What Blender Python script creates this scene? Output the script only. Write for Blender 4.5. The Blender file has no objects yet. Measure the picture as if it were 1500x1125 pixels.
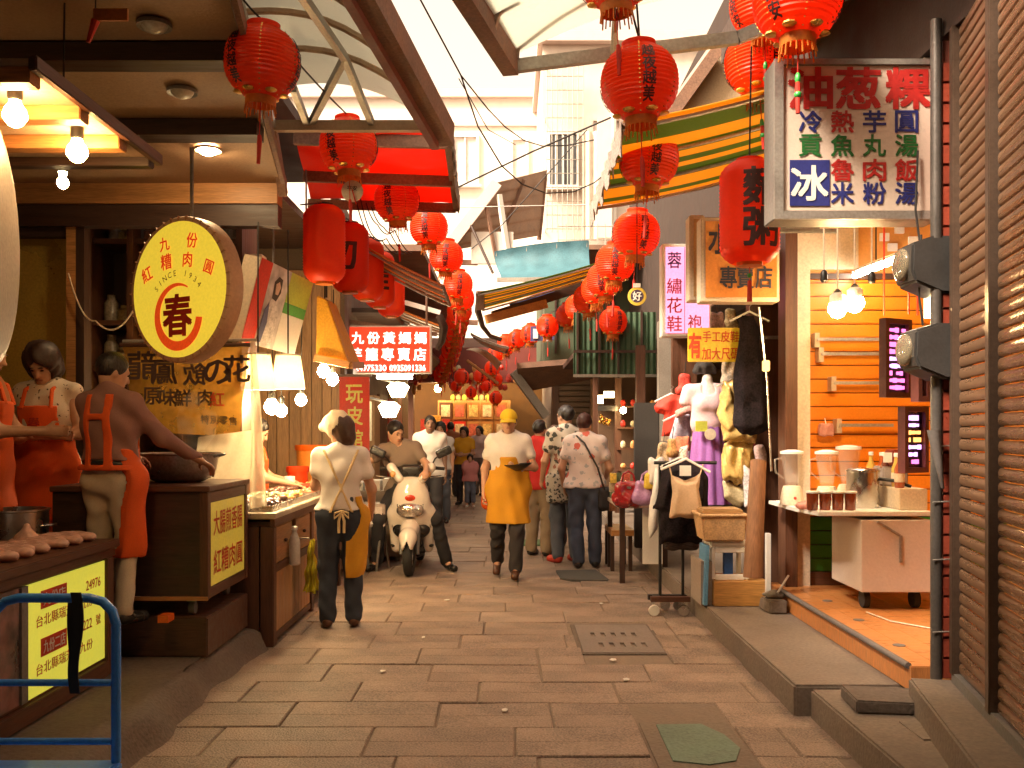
import bpy, bmesh, math, random
import numpy as np
from mathutils import Vector, Matrix, Euler

scene = bpy.context.scene
COL = scene.collection
R = math.radians
random.seed(7); np.random.seed(7)

# ------------------------------------------------------------------ camera
F, CX, CY, EYE = 1400.0, 745.0, 630.0, 1.5      # focal length and principal point in photo pixels, eye height
cam_data = bpy.data.cameras.new('camera')
cam_data.sensor_width = 36.0
cam_data.lens = 36.0 * F / 1500.0
cam_data.shift_x = (750 - CX) / 1500.0
cam_data.shift_y = (CY - 562.5) / 1500.0
cam_data.clip_start = 0.05
cam_data.clip_end = 500
cam = bpy.data.objects.new('camera', cam_data)
cam.location = (0, 0, EYE)
cam.rotation_euler = (R(90), 0, 0)
COL.objects.link(cam)
scene.camera = cam

# ------------------------------------------------------------------ sky and sun
SUN_EL, SUN_ROT = 46, 238
world = bpy.data.worlds.new('World')
scene.world = world
world.use_nodes = True
wn = world.node_tree
wn.nodes.clear()
w_out = wn.nodes.new('ShaderNodeOutputWorld')
w_bg = wn.nodes.new('ShaderNodeBackground')
w_sky = wn.nodes.new('ShaderNodeTexSky')
w_sky.sky_type = 'NISHITA'
w_sky.sun_disc = False
w_sky.sun_elevation = R(SUN_EL)
w_sky.sun_rotation = R(SUN_ROT)
w_sky.air_density = 1.2
w_sky.dust_density = 5.0
w_sky.ozone_density = 0.6
w_hs = wn.nodes.new('ShaderNodeHueSaturation')
w_hs.inputs['Saturation'].default_value = 0.25      # thin white overcast
w_tint = wn.nodes.new('ShaderNodeMix')
w_tint.data_type = 'RGBA'; w_tint.blend_type = 'MULTIPLY'
w_tint.inputs[0].default_value = 1.0
w_tint.inputs[7].default_value = (1.0, 0.77, 0.54, 1)
wn.links.new(w_sky.outputs[0], w_hs.inputs['Color'])
wn.links.new(w_hs.outputs[0], w_tint.inputs[6])
wn.links.new(w_tint.outputs[2], w_bg.inputs[0])
w_bg.inputs[1].default_value = 0.15
wn.links.new(w_bg.outputs[0], w_out.inputs[0])

sun_data = bpy.data.lights.new('sun', 'SUN')
sun_data.energy = 2.8
sun_data.angle = R(14)
sun_data.color = (1.0, 0.88, 0.72)
sun = bpy.data.objects.new('sun', sun_data)
_a = R(SUN_ROT)
_sd = Vector((math.sin(_a) * math.cos(R(SUN_EL)), math.cos(_a) * math.cos(R(SUN_EL)), math.sin(R(SUN_EL))))
sun.rotation_euler = _sd.to_track_quat('Z', 'Y').to_euler()
sun.location = (0, 0, 30)
COL.objects.link(sun)

vs = scene.view_settings
vs.view_transform = 'Standard'
vs.look = 'None'
vs.gamma = 1.0
vs.use_curve_mapping = False
vs.exposure = 1.85
scene.render.engine = 'CYCLES'
cy = scene.cycles
cy.use_denoising = True
cy.max_bounces = 8
cy.diffuse_bounces = 4
cy.glossy_bounces = 3
cy.transmission_bounces = 6
cy.transparent_max_bounces = 12
cy.caustics_reflective = False
cy.caustics_refractive = False
cy.sample_clamp_indirect = 6.0

# ------------------------------------------------------------------ helpers
def P(x, y, d):
    """photo pixel at a chosen distance -> point in the street"""
    return Vector(((x - CX) / F * d, d, EYE + (CY - y) / F * d))

def wm(o):
    if o.parent is None:
        return o.matrix_basis.copy()
    return wm(o.parent) @ o.matrix_parent_inverse @ o.matrix_basis

def adopt(o, parent, world=True):
    if parent is not None:
        o.parent = parent
        if world:
            o.matrix_parent_inverse = wm(parent).inverted()

def tag(o, label=None, cat=None, group=None, kind=None):
    if label: o['label'] = label
    if cat: o['category'] = cat
    if group: o['group'] = group
    if kind: o['kind'] = kind
    return o

def thing(name, label, cat, loc=(0, 0, 0), rz=0.0, group=None):
    o = bpy.data.objects.new(name, None)
    o.empty_display_size = 0.1
    o.location = loc
    o.rotation_euler = (0, 0, rz)
    COL.objects.link(o)
    return tag(o, label, cat, group)

def copy_tree(o, parent=None):
    c = o.copy()
    COL.objects.link(c)
    c.parent = parent
    for ch in list(o.children):
        copy_tree(ch, c)
    return c

class MB:
    """collects faces, then links them as one mesh object"""
    def __init__(s):
        s.v = []; s.f = []; s.m = []; s.cur = 0; s.parts = []
    def add(s, vs_, fs_):
        b = len(s.v)
        s.v += [tuple(q) for q in vs_]
        s.f += [tuple(b + i for i in q) for q in fs_]
        s.m += [s.cur] * len(fs_)
        return s
    def hexa(s, p):
        return s.add(p, [(0, 3, 2, 1), (4, 5, 6, 7), (0, 1, 5, 4), (1, 2, 6, 5), (2, 3, 7, 6), (3, 0, 4, 7)])
    def box(s, x0, x1, y0, y1, z0, z1):
        return s.hexa([(x0, y0, z0), (x1, y0, z0), (x1, y1, z0), (x0, y1, z0), (x0, y0, z1), (x1, y0, z1), (x1, y1, z1), (x0, y1, z1)])
    def obox(s, c, size, ax=None):
        """oriented box: ax = (ux, uy, uz) unit vectors"""
        c = Vector(c)
        ux, uy, uz = ax if ax else (Vector((1, 0, 0)), Vector((0, 1, 0)), Vector((0, 0, 1)))
        hx, hy, hz = [q / 2 for q in size]
        return s.hexa([c + ux * a * hx + uy * b * hy + uz * e * hz for a, b, e in ((-1, -1, -1), (1, -1, -1), (1, 1, -1), (-1, 1, -1), (-1, -1, 1), (1, -1, 1), (1, 1, 1), (-1, 1, 1))])
    def beam(s, p0, p1, w, h, up=(0, 0, 1)):
        p0, p1 = Vector(p0), Vector(p1)
        d = (p1 - p0); L = d.length; d.normalize()
        u = Vector(up); u = u - d * u.dot(d)
        if u.length < 1e-4: u = Vector((1, 0, 0)) - d * d.x
        u.normalize(); r = d.cross(u)
        return s.obox((p0 + p1) / 2, (w, L, h), (r, d, u))
    def tube(s, pts, r, n=8, cap=True):
        pts = [Vector(p) for p in pts]
        rs = r if isinstance(r, (list, tuple)) else [r] * len(pts)
        t0 = (pts[1] - pts[0]).normalized()
        u = Vector((0, 0, 1)) if abs(t0.z) < .9 else Vector((1, 0, 0))
        u = (u - t0 * u.dot(t0)).normalized()
        vs_ = []
        for i, p in enumerate(pts):
            a = pts[max(i - 1, 0)]; b = pts[min(i + 1, len(pts) - 1)]
            t = (b - a).normalized()
            u = u - t * u.dot(t)
            u = u.normalized() if u.length > 1e-6 else t.orthogonal().normalized()
            w = t.cross(u)
            for k in range(n):
                q = 2 * math.pi * k / n
                vs_.append(p + (u * math.cos(q) + w * math.sin(q)) * rs[i])
        fs_ = [(i * n + k, i * n + (k + 1) % n, (i + 1) * n + (k + 1) % n, (i + 1) * n + k) for i in range(len(pts) - 1) for k in range(n)]
        if cap:
            fs_ += [tuple(range(n))[::-1], tuple((len(pts) - 1) * n + k for k in range(n))]
        return s.add(vs_, fs_)
    def lathe(s, prof, n=24, c=(0, 0, 0), ax=None, cap=True):
        """prof: list of (radius, height)"""
        c = Vector(c)
        ux, uy, uz = ax if ax else (Vector((1, 0, 0)), Vector((0, 1, 0)), Vector((0, 0, 1)))
        vs_ = []
        for r, z in prof:
            for k in range(n):
                q = 2 * math.pi * k / n
                vs_.append(c + (ux * math.cos(q) + uy * math.sin(q)) * r + uz * z)
        m = len(prof)
        fs_ = [(i * n + k, i * n + (k + 1) % n, (i + 1) * n + (k + 1) % n, (i + 1) * n + k) for i in range(m - 1) for k in range(n)]
        if cap:
            fs_ += [tuple(range(n))[::-1], tuple((m - 1) * n + k for k in range(n))]
        return s.add(vs_, fs_)
    def ball(s, c, r, n=12, m=8, ax=None):
        rx, ry, rz = (r, r, r) if not isinstance(r, (tuple, list)) else r
        c = Vector(c)
        ux, uy, uz = ax if ax else (Vector((1, 0, 0)), Vector((0, 1, 0)), Vector((0, 0, 1)))
        vs_ = [c - uz * rz]
        for i in range(1, m):
            p = math.pi * i / m - math.pi / 2
            for k in range(n):
                q = 2 * math.pi * k / n
                vs_.append(c + ux * rx * math.cos(p) * math.cos(q) + uy * ry * math.cos(p) * math.sin(q) + uz * rz * math.sin(p))
        vs_.append(c + uz * rz)
        fs_ = [(0, 1 + (k + 1) % n, 1 + k) for k in range(n)]
        for i in range(m - 2):
            for k in range(n):
                fs_.append((1 + i * n + k, 1 + i * n + (k + 1) % n, 1 + (i + 1) * n + (k + 1) % n, 1 + (i + 1) * n + k))
        e = len(vs_) - 1; b = 1 + (m - 2) * n
        fs_ += [(e, b + k, b + (k + 1) % n) for k in range(n)]
        return s.add(vs_, fs_)
    def sheet(s, fn, nu, nv, thick=0.0, mats=None):
        """surface fn(u, v), u and v in 0..1, given a thickness; mats(i, j) picks a slot per cell"""
        g = [[Vector(fn(i / nu, j / nv)) for j in range(nv + 1)] for i in range(nu + 1)]
        nrm = [[None] * (nv + 1) for _ in range(nu + 1)]
        for i in range(nu + 1):
            for j in range(nv + 1):
                a = g[min(i + 1, nu)][j] - g[max(i - 1, 0)][j]
                b = g[i][min(j + 1, nv)] - g[i][max(j - 1, 0)]
                q = a.cross(b)
                nrm[i][j] = q.normalized() if q.length > 1e-9 else Vector((0, 0, 1))
        W = nv + 1; N = (nu + 1) * W
        vs_ = [g[i][j] for i in range(nu + 1) for j in range(W)]
        base = len(s.f)
        fs_ = [(i * W + j, (i + 1) * W + j, (i + 1) * W + j + 1, i * W + j + 1) for i in range(nu) for j in range(nv)]
        ml = [mats(i, j) if mats else s.cur for i in range(nu) for j in range(nv)]
        if thick:
            vs_ += [g[i][j] - nrm[i][j] * thick for i in range(nu + 1) for j in range(W)]
            fs_ += [(N + i * W + j, N + i * W + j + 1, N + (i + 1) * W + j + 1, N + (i + 1) * W + j) for i in range(nu) for j in range(nv)]
            ml = ml + ml
            for i in range(nu):
                fs_ += [(i * W, N + i * W, N + (i + 1) * W, (i + 1) * W), (i * W + nv, (i + 1) * W + nv, N + (i + 1) * W + nv, N + i * W + nv)]
                ml += [mats(i, 0) if mats else s.cur, mats(i, nv - 1) if mats else s.cur]
            for j in range(nv):
                fs_ += [(j, j + 1, N + j + 1, N + j), (nu * W + j, N + nu * W + j, N + nu * W + j + 1, nu * W + j + 1)]
                ml += [mats(0, j) if mats else s.cur, mats(nu - 1, j) if mats else s.cur]
        s.add(vs_, fs_)
        s.m[base:] = ml
        return s
    def prism(s, outline, off):
        """closed outline (list of 3D points) extruded by vector off"""
        n = len(outline); off = Vector(off)
        a = [Vector(p) for p in outline]; b = [p + off for p in a]
        return s.add(a + b, [tuple(range(n))[::-1], tuple(range(n, 2 * n))] + [(k, (k + 1) % n, n + (k + 1) % n, n + k) for k in range(n)])
    def build(s, name, mat, parent=None, smooth=None, bevel=0.0, world=True):
        if len(s.parts) > 1 and name == 'lettering':          # each word or character is a part of its own
            for a, b in s.parts:
                m_ = MB(); fs_ = s.f[a:b]; lo = min(min(q) for q in fs_); hi = max(max(q) for q in fs_)
                m_.v = s.v[lo:hi + 1]; m_.f = [tuple(i - lo for i in q) for q in fs_]; m_.m = [0] * len(fs_)
                o = m_.build(name, mat, parent, smooth, bevel, world)
            return o
        me = bpy.data.meshes.new(name)
        me.from_pydata(s.v, [], s.f)
        for m_ in (mat if isinstance(mat, (list, tuple)) else [mat]):
            me.materials.append(m_)
        if any(s.m):
            me.polygons.foreach_set('material_index', s.m)
        if bevel:
            bm = bmesh.new(); bm.from_mesh(me)
            bmesh.ops.recalc_face_normals(bm, faces=bm.faces)
            es = [e for e in bm.edges if len(e.link_faces) == 2 and e.calc_face_angle(0) > 0.5]
            bmesh.ops.bevel(bm, geom=es, offset=bevel, offset_type='OFFSET', segments=2, affect='EDGES', clamp_overlap=True)
            bm.to_mesh(me); bm.free()
        elif len(s.f) < 60000:
            bm = bmesh.new(); bm.from_mesh(me)
            bmesh.ops.recalc_face_normals(bm, faces=bm.faces)
            bm.to_mesh(me); bm.free()
        if smooth is not None:
            me.polygons.foreach_set('use_smooth', [True] * len(me.polygons))
            me.set_sharp_from_angle(angle=R(smooth))
        me.update()
        o = bpy.data.objects.new(name, me)
        COL.objects.link(o)
        adopt(o, parent, world)
        return o

# ------------------------------------------------------------------ materials
MATS = {}
def mat(name, col, rough=.6, var=.18, scale=5.0, fine=60.0, bump=.15, metal=0.0, spec=.5, emit=0.0, ecol=None,
        transl=0.0, tcol=None, alpha=1.0, glass=0.0, coat=0.0, rnd=0.0, coords='Object', dirt=0.0, dcol=(.05, .035, .025), stretch=None):
    if name in MATS: return MATS[name]
    m = bpy.data.materials.new(name); m.use_nodes = True
    nt = m.node_tree; N = nt.nodes; L = nt.links
    N.clear()
    out = N.new('ShaderNodeOutputMaterial')
    b = N.new('ShaderNodeBsdfPrincipled')
    tc = N.new('ShaderNodeTexCoord')
    src = tc.outputs[coords]
    if stretch:
        mp = N.new('ShaderNodeMapping'); mp.inputs['Scale'].default_value = stretch
        L.new(src, mp.inputs['Vector']); src = mp.outputs[0]
    n1 = N.new('ShaderNodeTexNoise'); n1.inputs['Scale'].default_value = scale; n1.inputs['Detail'].default_value = 5
    n2 = N.new('ShaderNodeTexNoise'); n2.inputs['Scale'].default_value = fine; n2.inputs['Detail'].default_value = 3
    L.new(src, n1.inputs['Vector']); L.new(src, n2.inputs['Vector'])
    ad = N.new('ShaderNodeMath'); ad.operation = 'ADD'
    L.new(n1.outputs[0], ad.inputs[0]); L.new(n2.outputs[0], ad.inputs[1])
    mr = N.new('ShaderNodeMapRange')
    mr.inputs['From Min'].default_value = .7; mr.inputs['From Max'].default_value = 1.3
    mr.inputs['To Min'].default_value = 1 - var; mr.inputs['To Max'].default_value = 1 + var
    L.new(ad.outputs[0], mr.inputs['Value'])
    val = mr.outputs[0]
    if rnd:
        oi = N.new('ShaderNodeObjectInfo')
        m2 = N.new('ShaderNodeMapRange'); m2.inputs['To Min'].default_value = 1 - rnd; m2.inputs['To Max'].default_value = 1 + rnd
        L.new(oi.outputs['Random'], m2.inputs['Value'])
        mu = N.new('ShaderNodeMath'); mu.operation = 'MULTIPLY'
        L.new(val, mu.inputs[0]); L.new(m2.outputs[0], mu.inputs[1]); val = mu.outputs[0]
    mx = N.new('ShaderNodeVectorMath'); mx.operation = 'SCALE'
    mx.inputs[0].default_value = col
    L.new(val, mx.inputs['Scale'])
    csock = mx.outputs[0]
    if dirt:
        n3 = N.new('ShaderNodeTexNoise'); n3.inputs['Scale'].default_value = scale * .5; n3.inputs['Detail'].default_value = 8; n3.inputs['Roughness'].default_value = .7
        L.new(src, n3.inputs['Vector'])
        cr = N.new('ShaderNodeMapRange'); cr.inputs['From Min'].default_value = .48; cr.inputs['From Max'].default_value = .72
        cr.inputs['To Max'].default_value = dirt
        L.new(n3.outputs[0], cr.inputs['Value'])
        dm = N.new('ShaderNodeMix'); dm.data_type = 'RGBA'
        dm.inputs[7].default_value = (*dcol, 1)
        L.new(cr.outputs[0], dm.inputs[0]); L.new(csock, dm.inputs[6]); csock = dm.outputs[2]
    L.new(csock, b.inputs['Base Color'])
    b.inputs['Roughness'].default_value = rough
    rr = N.new('ShaderNodeMapRange'); rr.inputs['From Min'].default_value = .3; rr.inputs['From Max'].default_value = .7
    rr.inputs['To Min'].default_value = max(.02, rough - .1); rr.inputs['To Max'].default_value = min(1, rough + .1)
    L.new(n1.outputs[0], rr.inputs['Value']); L.new(rr.outputs[0], b.inputs['Roughness'])
    b.inputs['Metallic'].default_value = metal
    b.inputs['Specular IOR Level'].default_value = spec
    b.inputs['Coat Weight'].default_value = coat
    if glass: b.inputs['Transmission Weight'].default_value = glass
    if emit:
        b.inputs['Emission Color'].default_value = (*(ecol or col), 1)
        b.inputs['Emission Strength'].default_value = emit
    if bump:
        bp = N.new('ShaderNodeBump'); bp.inputs['Strength'].default_value = bump; bp.inputs['Distance'].default_value = .01
        L.new(ad.outputs[0], bp.inputs['Height']); L.new(bp.outputs[0], b.inputs['Normal'])
    sh = b.outputs[0]
    if transl:
        t = N.new('ShaderNodeBsdfTranslucent'); t.inputs[0].default_value = (*(tcol or col), 1)
        ms = N.new('ShaderNodeMixShader'); ms.inputs[0].default_value = transl
        L.new(sh, ms.inputs[1]); L.new(t.outputs[0], ms.inputs[2]); sh = ms.outputs[0]
    if alpha < 1:
        t = N.new('ShaderNodeBsdfTransparent')
        ms = N.new('ShaderNodeMixShader'); ms.inputs[0].default_value = alpha
        L.new(t.outputs[0], ms.inputs[1]); L.new(sh, ms.inputs[2]); sh = ms.outputs[0]
    L.new(sh, out.inputs[0])
    MATS[name] = m
    return m

def wood(name, col, axis=0, rough=.5, var=.35, rnd=.12, scale=3.0):
    st = [16.0, 16.0, 16.0]; st[axis] = 1.2
    return mat(name, col, rough=rough, var=var, scale=scale * .5, fine=scale * 3, bump=.12, rnd=rnd, stretch=tuple(st), dirt=.25)

def glow(name, col, strength):
    """a surface that gives off light"""
    if name in MATS: return MATS[name]
    m = bpy.data.materials.new(name); m.use_nodes = True
    N = m.node_tree.nodes; N.clear()
    o = N.new('ShaderNodeOutputMaterial'); e = N.new('ShaderNodeEmission')
    e.inputs[0].default_value = (*col, 1); e.inputs[1].default_value = strength
    m.node_tree.links.new(e.outputs[0], o.inputs[0])
    MATS[name] = m
    return m

# ------------------------------------------------------------------ lettering
_tc = bpy.data.curves.new('lettering', 'FONT')
_tc.align_x = 'CENTER'; _tc.align_y = 'CENTER'; _tc.resolution_u = 2
_to = bpy.data.objects.new('lettering', _tc)
_tcache = {}
def glyphs(s, bold=0.0):
    k = (s, bold)
    if k not in _tcache:
        _tc.body = s; _tc.size = 1.0; _tc.offset = bold
        me = bpy.data.meshes.new_from_object(_to)
        v = [x.co.copy() for x in me.vertices]
        f = [tuple(p.vertices) for p in me.polygons]
        if v:
            x0 = min(q.x for q in v); x1 = max(q.x for q in v); y0 = min(q.y for q in v); y1 = max(q.y for q in v)
            c = Vector(((x0 + x1) / 2, (y0 + y1) / 2, 0)); v = [q - c for q in v]
            _tcache[k] = (v, f, x1 - x0, y1 - y0)
        else:
            _tcache[k] = ([], [], 1, 1)
        bpy.data.meshes.remove(me)
    return _tcache[k]

STROKES = ((-.6, -.6), (.6, -.6), (.6, .6), (-.6, .6))     # overprints that thicken the strokes
def write(mb, s, c, ux, uy, h, w=None, bold=.02, squash=1.0):
    """lay the glyphs of s centred at c in the plane (ux, uy); h = height of the ink; w forces its width"""
    v, f, gw, gh = glyphs(s)
    sy = h / gh; sx = (w / gw) if w else sy * squash
    c = Vector(c); n = ux.cross(uy)
    b0 = len(mb.f)
    for k, (a, b) in enumerate(STROKES if bold > .012 else STROKES[:1]):
        mb.add([c + ux * (q.x + a * bold) * sx + uy * (q.y + b * bold) * sy + n * k * .0004 for q in v], f)
    mb.parts.append((b0, len(mb.f)))
    return mb
# ------------------------------------------------------------------ smooth solid bodies (people, scooter, bags)
def _smin(a, b, k):
    h = np.clip(.5 + .5 * (b - a) / k, 0, 1)
    return b * (1 - h) + a * h - k * h * (1 - h)

class Sdf:
    def __init__(s): s.p = []; s.posts = []
    def cone(s, a, b, ra, rb, k=.025, flat=None, op='add'):
        a = np.array(a, dtype=np.float32); b = np.array(b, dtype=np.float32)
        m = max(ra, rb)
        def fn(X, Y, Z):
            ba = b - a; L2 = float(ba @ ba) + 1e-9
            px, py, pz = X - a[0], Y - a[1], Z - a[2]
            t = np.clip((px * ba[0] + py * ba[1] + pz * ba[2]) / L2, 0, 1)
            qx, qy, qz = px - t * ba[0], py - t * ba[1], pz - t * ba[2]
            if flat is not None:
                n, fac = flat
                dn = (qx * n[0] + qy * n[1] + qz * n[2]) * (1 / fac - 1)
                qx, qy, qz = qx + dn * n[0], qy + dn * n[1], qz + dn * n[2]
            d = np.sqrt(qx * qx + qy * qy + qz * qz) - (ra + (rb - ra) * t)
            return d * (flat[1] if flat is not None else 1.0)
        s.p.append((fn, np.minimum(a, b) - m, np.maximum(a, b) + m, k, op)); return s
    def ell(s, c, r, rot=None, k=.02, op='add'):
        c = np.array(c, dtype=np.float32); r = np.array(r, dtype=np.float32); m = float(r.max())
        Q = np.array(rot, dtype=np.float32) if rot is not None else None     # columns = local axes
        def fn(X, Y, Z):
            x, y, z = X - c[0], Y - c[1], Z - c[2]
            if Q is not None:
                x, y, z = (x * Q[0, 0] + y * Q[1, 0] + z * Q[2, 0], x * Q[0, 1] + y * Q[1, 1] + z * Q[2, 1], x * Q[0, 2] + y * Q[1, 2] + z * Q[2, 2])
            k0 = np.sqrt((x / r[0]) ** 2 + (y / r[1]) ** 2 + (z / r[2]) ** 2)
            k1 = np.sqrt((x / r[0] ** 2) ** 2 + (y / r[1] ** 2) ** 2 + (z / r[2] ** 2) ** 2) + 1e-6
            return k0 * (k0 - 1) / k1
        s.p.append((fn, c - m, c + m, k, op)); return s
    def rbox(s, c, half, r, rot=None, k=.02, op='add'):
        c = np.array(c, dtype=np.float32); hf = np.array(half, dtype=np.float32)
        Q = np.array(rot, dtype=np.float32) if rot is not None else None
        m = float(np.linalg.norm(hf)) if Q is not None else hf
        def fn(X, Y, Z):
            x, y, z = X - c[0], Y - c[1], Z - c[2]
            if Q is not None:
                x, y, z = (x * Q[0, 0] + y * Q[1, 0] + z * Q[2, 0], x * Q[0, 1] + y * Q[1, 1] + z * Q[2, 1], x * Q[0, 2] + y * Q[1, 2] + z * Q[2, 2])
            qx, qy, qz = np.abs(x) - hf[0] + r, np.abs(y) - hf[1] + r, np.abs(z) - hf[2] + r
            o = np.sqrt(np.maximum(qx, 0) ** 2 + np.maximum(qy, 0) ** 2 + np.maximum(qz, 0) ** 2)
            return o + np.minimum(np.maximum(qx, np.maximum(qy, qz)), 0) - r
        s.p.append((fn, c - m, c + m, k, op)); return s
    def post(s, fn): s.posts.append(fn); return s
    def mesh(s, h=.011):
        lo = np.min([q[1] for q in s.p if q[4] == 'add'], axis=0) - .05
        hi = np.max([q[2] for q in s.p if q[4] == 'add'], axis=0) + .05
        n = np.ceil((hi - lo) / h).astype(int) + 1
        ax = [lo[i] + h * np.arange(n[i], dtype=np.float32) for i in range(3)]
        D = np.full(n, .12, dtype=np.float32)
        for fn, a, b, k, op in s.p:
            i0 = np.clip(((a - .06 - lo) / h).astype(int), 0, n - 1); i1 = np.clip(((b + .06 - lo) / h).astype(int) + 2, 1, n)
            if np.any(i1 <= i0): continue
            sl = tuple(slice(int(i0[i]), int(i1[i])) for i in range(3))
            X = ax[0][sl[0]][:, None, None]; Y = ax[1][sl[1]][None, :, None]; Z = ax[2][sl[2]][None, None, :]
            d = fn(X, Y, Z)
            if op == 'add': D[sl] = _smin(D[sl], d, k)
            elif op == 'sub': D[sl] = -_smin(-D[sl], d, k)
        X, Y, Z = ax[0][:, None, None], ax[1][None, :, None], ax[2][None, None, :]
        for fn in s.posts: D = fn(D, X, Y, Z)
        D = np.ascontiguousarray(np.broadcast_to(D, n)).copy()
        D[0] = D[-1] = .05; D[:, 0] = D[:, -1] = .05; D[:, :, 0] = D[:, :, -1] = .05
        return nets(D, lo, h)

def nets(D, lo, h):
    n = np.array(D.shape); c = n - 1
    S = np.zeros((c[0], c[1], c[2], 3), dtype=np.float32); K = np.zeros(tuple(c), dtype=np.float32)
    edges = []
    for a in range(3):
        s0 = [slice(None)] * 3; s1 = [slice(None)] * 3
        s0[a] = slice(0, -1); s1[a] = slice(1, None)
        d0, d1 = D[tuple(s0)], D[tuple(s1)]
        I = np.argwhere((d0 < 0) != (d1 < 0))
        if len(I) == 0: continue
        v0 = d0[tuple(I.T)]; v1 = d1[tuple(I.T)]
        t = v0 / (v0 - v1)
        pos = I.astype(np.float32).copy(); pos[:, a] += t
        b, e = [q for q in range(3) if q != a]
        for db in (0, -1):
            for de in (0, -1):
                J = I.copy(); J[:, b] += db; J[:, e] += de
                ok = np.all((J >= 0) & (J < c), axis=1)
                Jk = J[ok]
                np.add.at(S, tuple(Jk.T), pos[ok]); np.add.at(K, tuple(Jk.T), 1)
        edges.append((a, b, e, I, v0 < 0))
    cells = np.argwhere(K > 0)
    idx = np.full(tuple(c), -1, dtype=np.int64)
    idx[tuple(cells.T)] = np.arange(len(cells))
    V = S[tuple(cells.T)] / K[tuple(cells.T)][:, None] * h + np.array(lo, dtype=np.float32)
    Q = []
    for a, b, e, I, ins in edges:
        ok = (I[:, b] > 0) & (I[:, e] > 0) & (I[:, b] < c[b]) & (I[:, e] < c[e])
        I = I[ok]; ins = ins[ok]
        q = []
        for db, de in ((-1, -1), (0, -1), (0, 0), (-1, 0)):
            J = I.copy(); J[:, b] += db; J[:, e] += de
            q.append(idx[tuple(J.T)])
        q = np.stack(q, 1)
        flip = ins if a != 1 else ~ins
        q[~flip] = q[~flip][:, ::-1]
        Q.append(q)
    return V, np.concatenate(Q) if Q else np.zeros((0, 4), int)

def sdf_obj(name, s, m, parent=None, h=.011, local=True):
    V, Q = s.mesh(h)
    me = bpy.data.meshes.new(name)
    me.from_pydata(V.tolist(), [], Q.tolist())
    me.polygons.foreach_set('use_smooth', [True] * len(me.polygons))
    me.materials.append(m)
    me.update()
    o = bpy.data.objects.new(name, me)
    COL.objects.link(o)
    adopt(o, parent, not local)
    return o

def folds(amp, wl=.09, seed=0, vert=.35):
    """soft cloth creases"""
    rs = np.random.RandomState(seed)
    W = []
    for i in range(4):
        v = rs.normal(size=3); v[2] = rs.choice([-1, 1]) * vert * rs.uniform(.5, 1.3) * np.hypot(v[0], v[1]); v /= np.linalg.norm(v)
        W.append((v * 2 * math.pi / (wl * rs.uniform(.9, 2.2)), rs.uniform(0, 6.28), rs.uniform(2, 6)))
    def fn(D, X, Y, Z):
        q = 0
        for w, ph, g in W:
            a = np.sin(X * w[0] + Y * w[1] + Z * w[2] + ph + .8 * np.sin(Z * 7 + ph))
            q = q + a * np.clip(.5 + .8 * np.sin(Z * g * 2 + X * 5 + ph * 3), 0, 1)
        return D + amp * .42 * q
    return fn
# ------------------------------------------------------------------ palette
STONE = mat('granite_paving', (.28, .205, .16), rough=.55, spec=.4, var=.6, scale=3, fine=100, bump=.9, rnd=.1, dirt=.3, dcol=(.14, .10, .075), coords='Object')
MORTAR = mat('mortar', (.2, .15, .115), rough=.9, bump=.4)
CONC = mat('concrete', (.19, .145, .11), rough=.8, var=.25, scale=4, fine=50, bump=.5, dirt=.55, dcol=(.07, .05, .04))
CONC_D = mat('dark_concrete', (.13, .10, .08), rough=.85, var=.3, scale=4, fine=50, bump=.6, dirt=.5)
BROWN = wood('brown_wood', (.10, .038, .018), axis=0)
BROWN_V = wood('brown_wood_upright', (.10, .038, .018), axis=2)
BROWN_Y = wood('brown_wood_long', (.10, .038, .018), axis=1)
DARKW = wood('dark_wood', (.045, .02, .012), axis=0)
DARKW_V = wood('dark_wood_upright', (.045, .02, .012), axis=2)
ORANGE_W = wood('honey_wood', (.42, .19, .06), axis=0)
HONEY_Y = wood('honey_wood_long', (.42, .19, .06), axis=1)
TAN_V = wood('tan_boards', (.36, .2, .09), axis=2)
CREAM = mat('cream_paint', (.62, .5, .36), rough=.6, dirt=.2, dcol=(.3, .2, .12))
BEIGE = mat('beige_panel', (.5, .36, .24), rough=.65, var=.12, dirt=.2, dcol=(.3, .2, .12))
STEEL = mat('steel', (.55, .52, .48), rough=.3, metal=1, var=.1, bump=.03)
GALV = mat('galvanised_steel', (.38, .35, .31), rough=.5, metal=.7, var=.2, dirt=.4, dcol=(.16, .09, .05))
GREYM = mat('grey_metal', (.2, .185, .17), rough=.5, metal=.3, var=.2, dirt=.4)
BLACK = mat('black_plastic', (.018, .017, .016), rough=.45, var=.2, bump=.03)
RUBBER = mat('rubber', (.022, .021, .02), rough=.75)
WHITE = mat('white_paint', (.75, .72, .66), rough=.45, var=.06, dirt=.15, dcol=(.4, .33, .25))
PALEWALL = mat('pale_render', (.72, .66, .6), rough=.8, var=.08, dirt=.2, dcol=(.5, .42, .36))
PINKWALL = mat('pinkish_render', (.62, .5, .44), rough=.8, var=.1, dirt=.25, dcol=(.4, .3, .26))
GLASS_D = mat('dark_glass', (.06, .06, .065), rough=.08, var=.1, bump=0, spec=.8)
RUST = mat('rusty_steel', (.2, .105, .065), rough=.75, var=.35, scale=7, fine=60, dirt=.5)
POLY = mat('polycarbonate', (.62, .62, .56), rough=.35, var=.1, transl=.65, tcol=(.75, .75, .68), bump=.05, dirt=.25, dcol=(.3, .27, .2))
WIRE = mat('black_cable', (.02, .016, .014), rough=.6, bump=0)
REDP = mat('red_paint', (.55, .03, .015), rough=.45)
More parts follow.
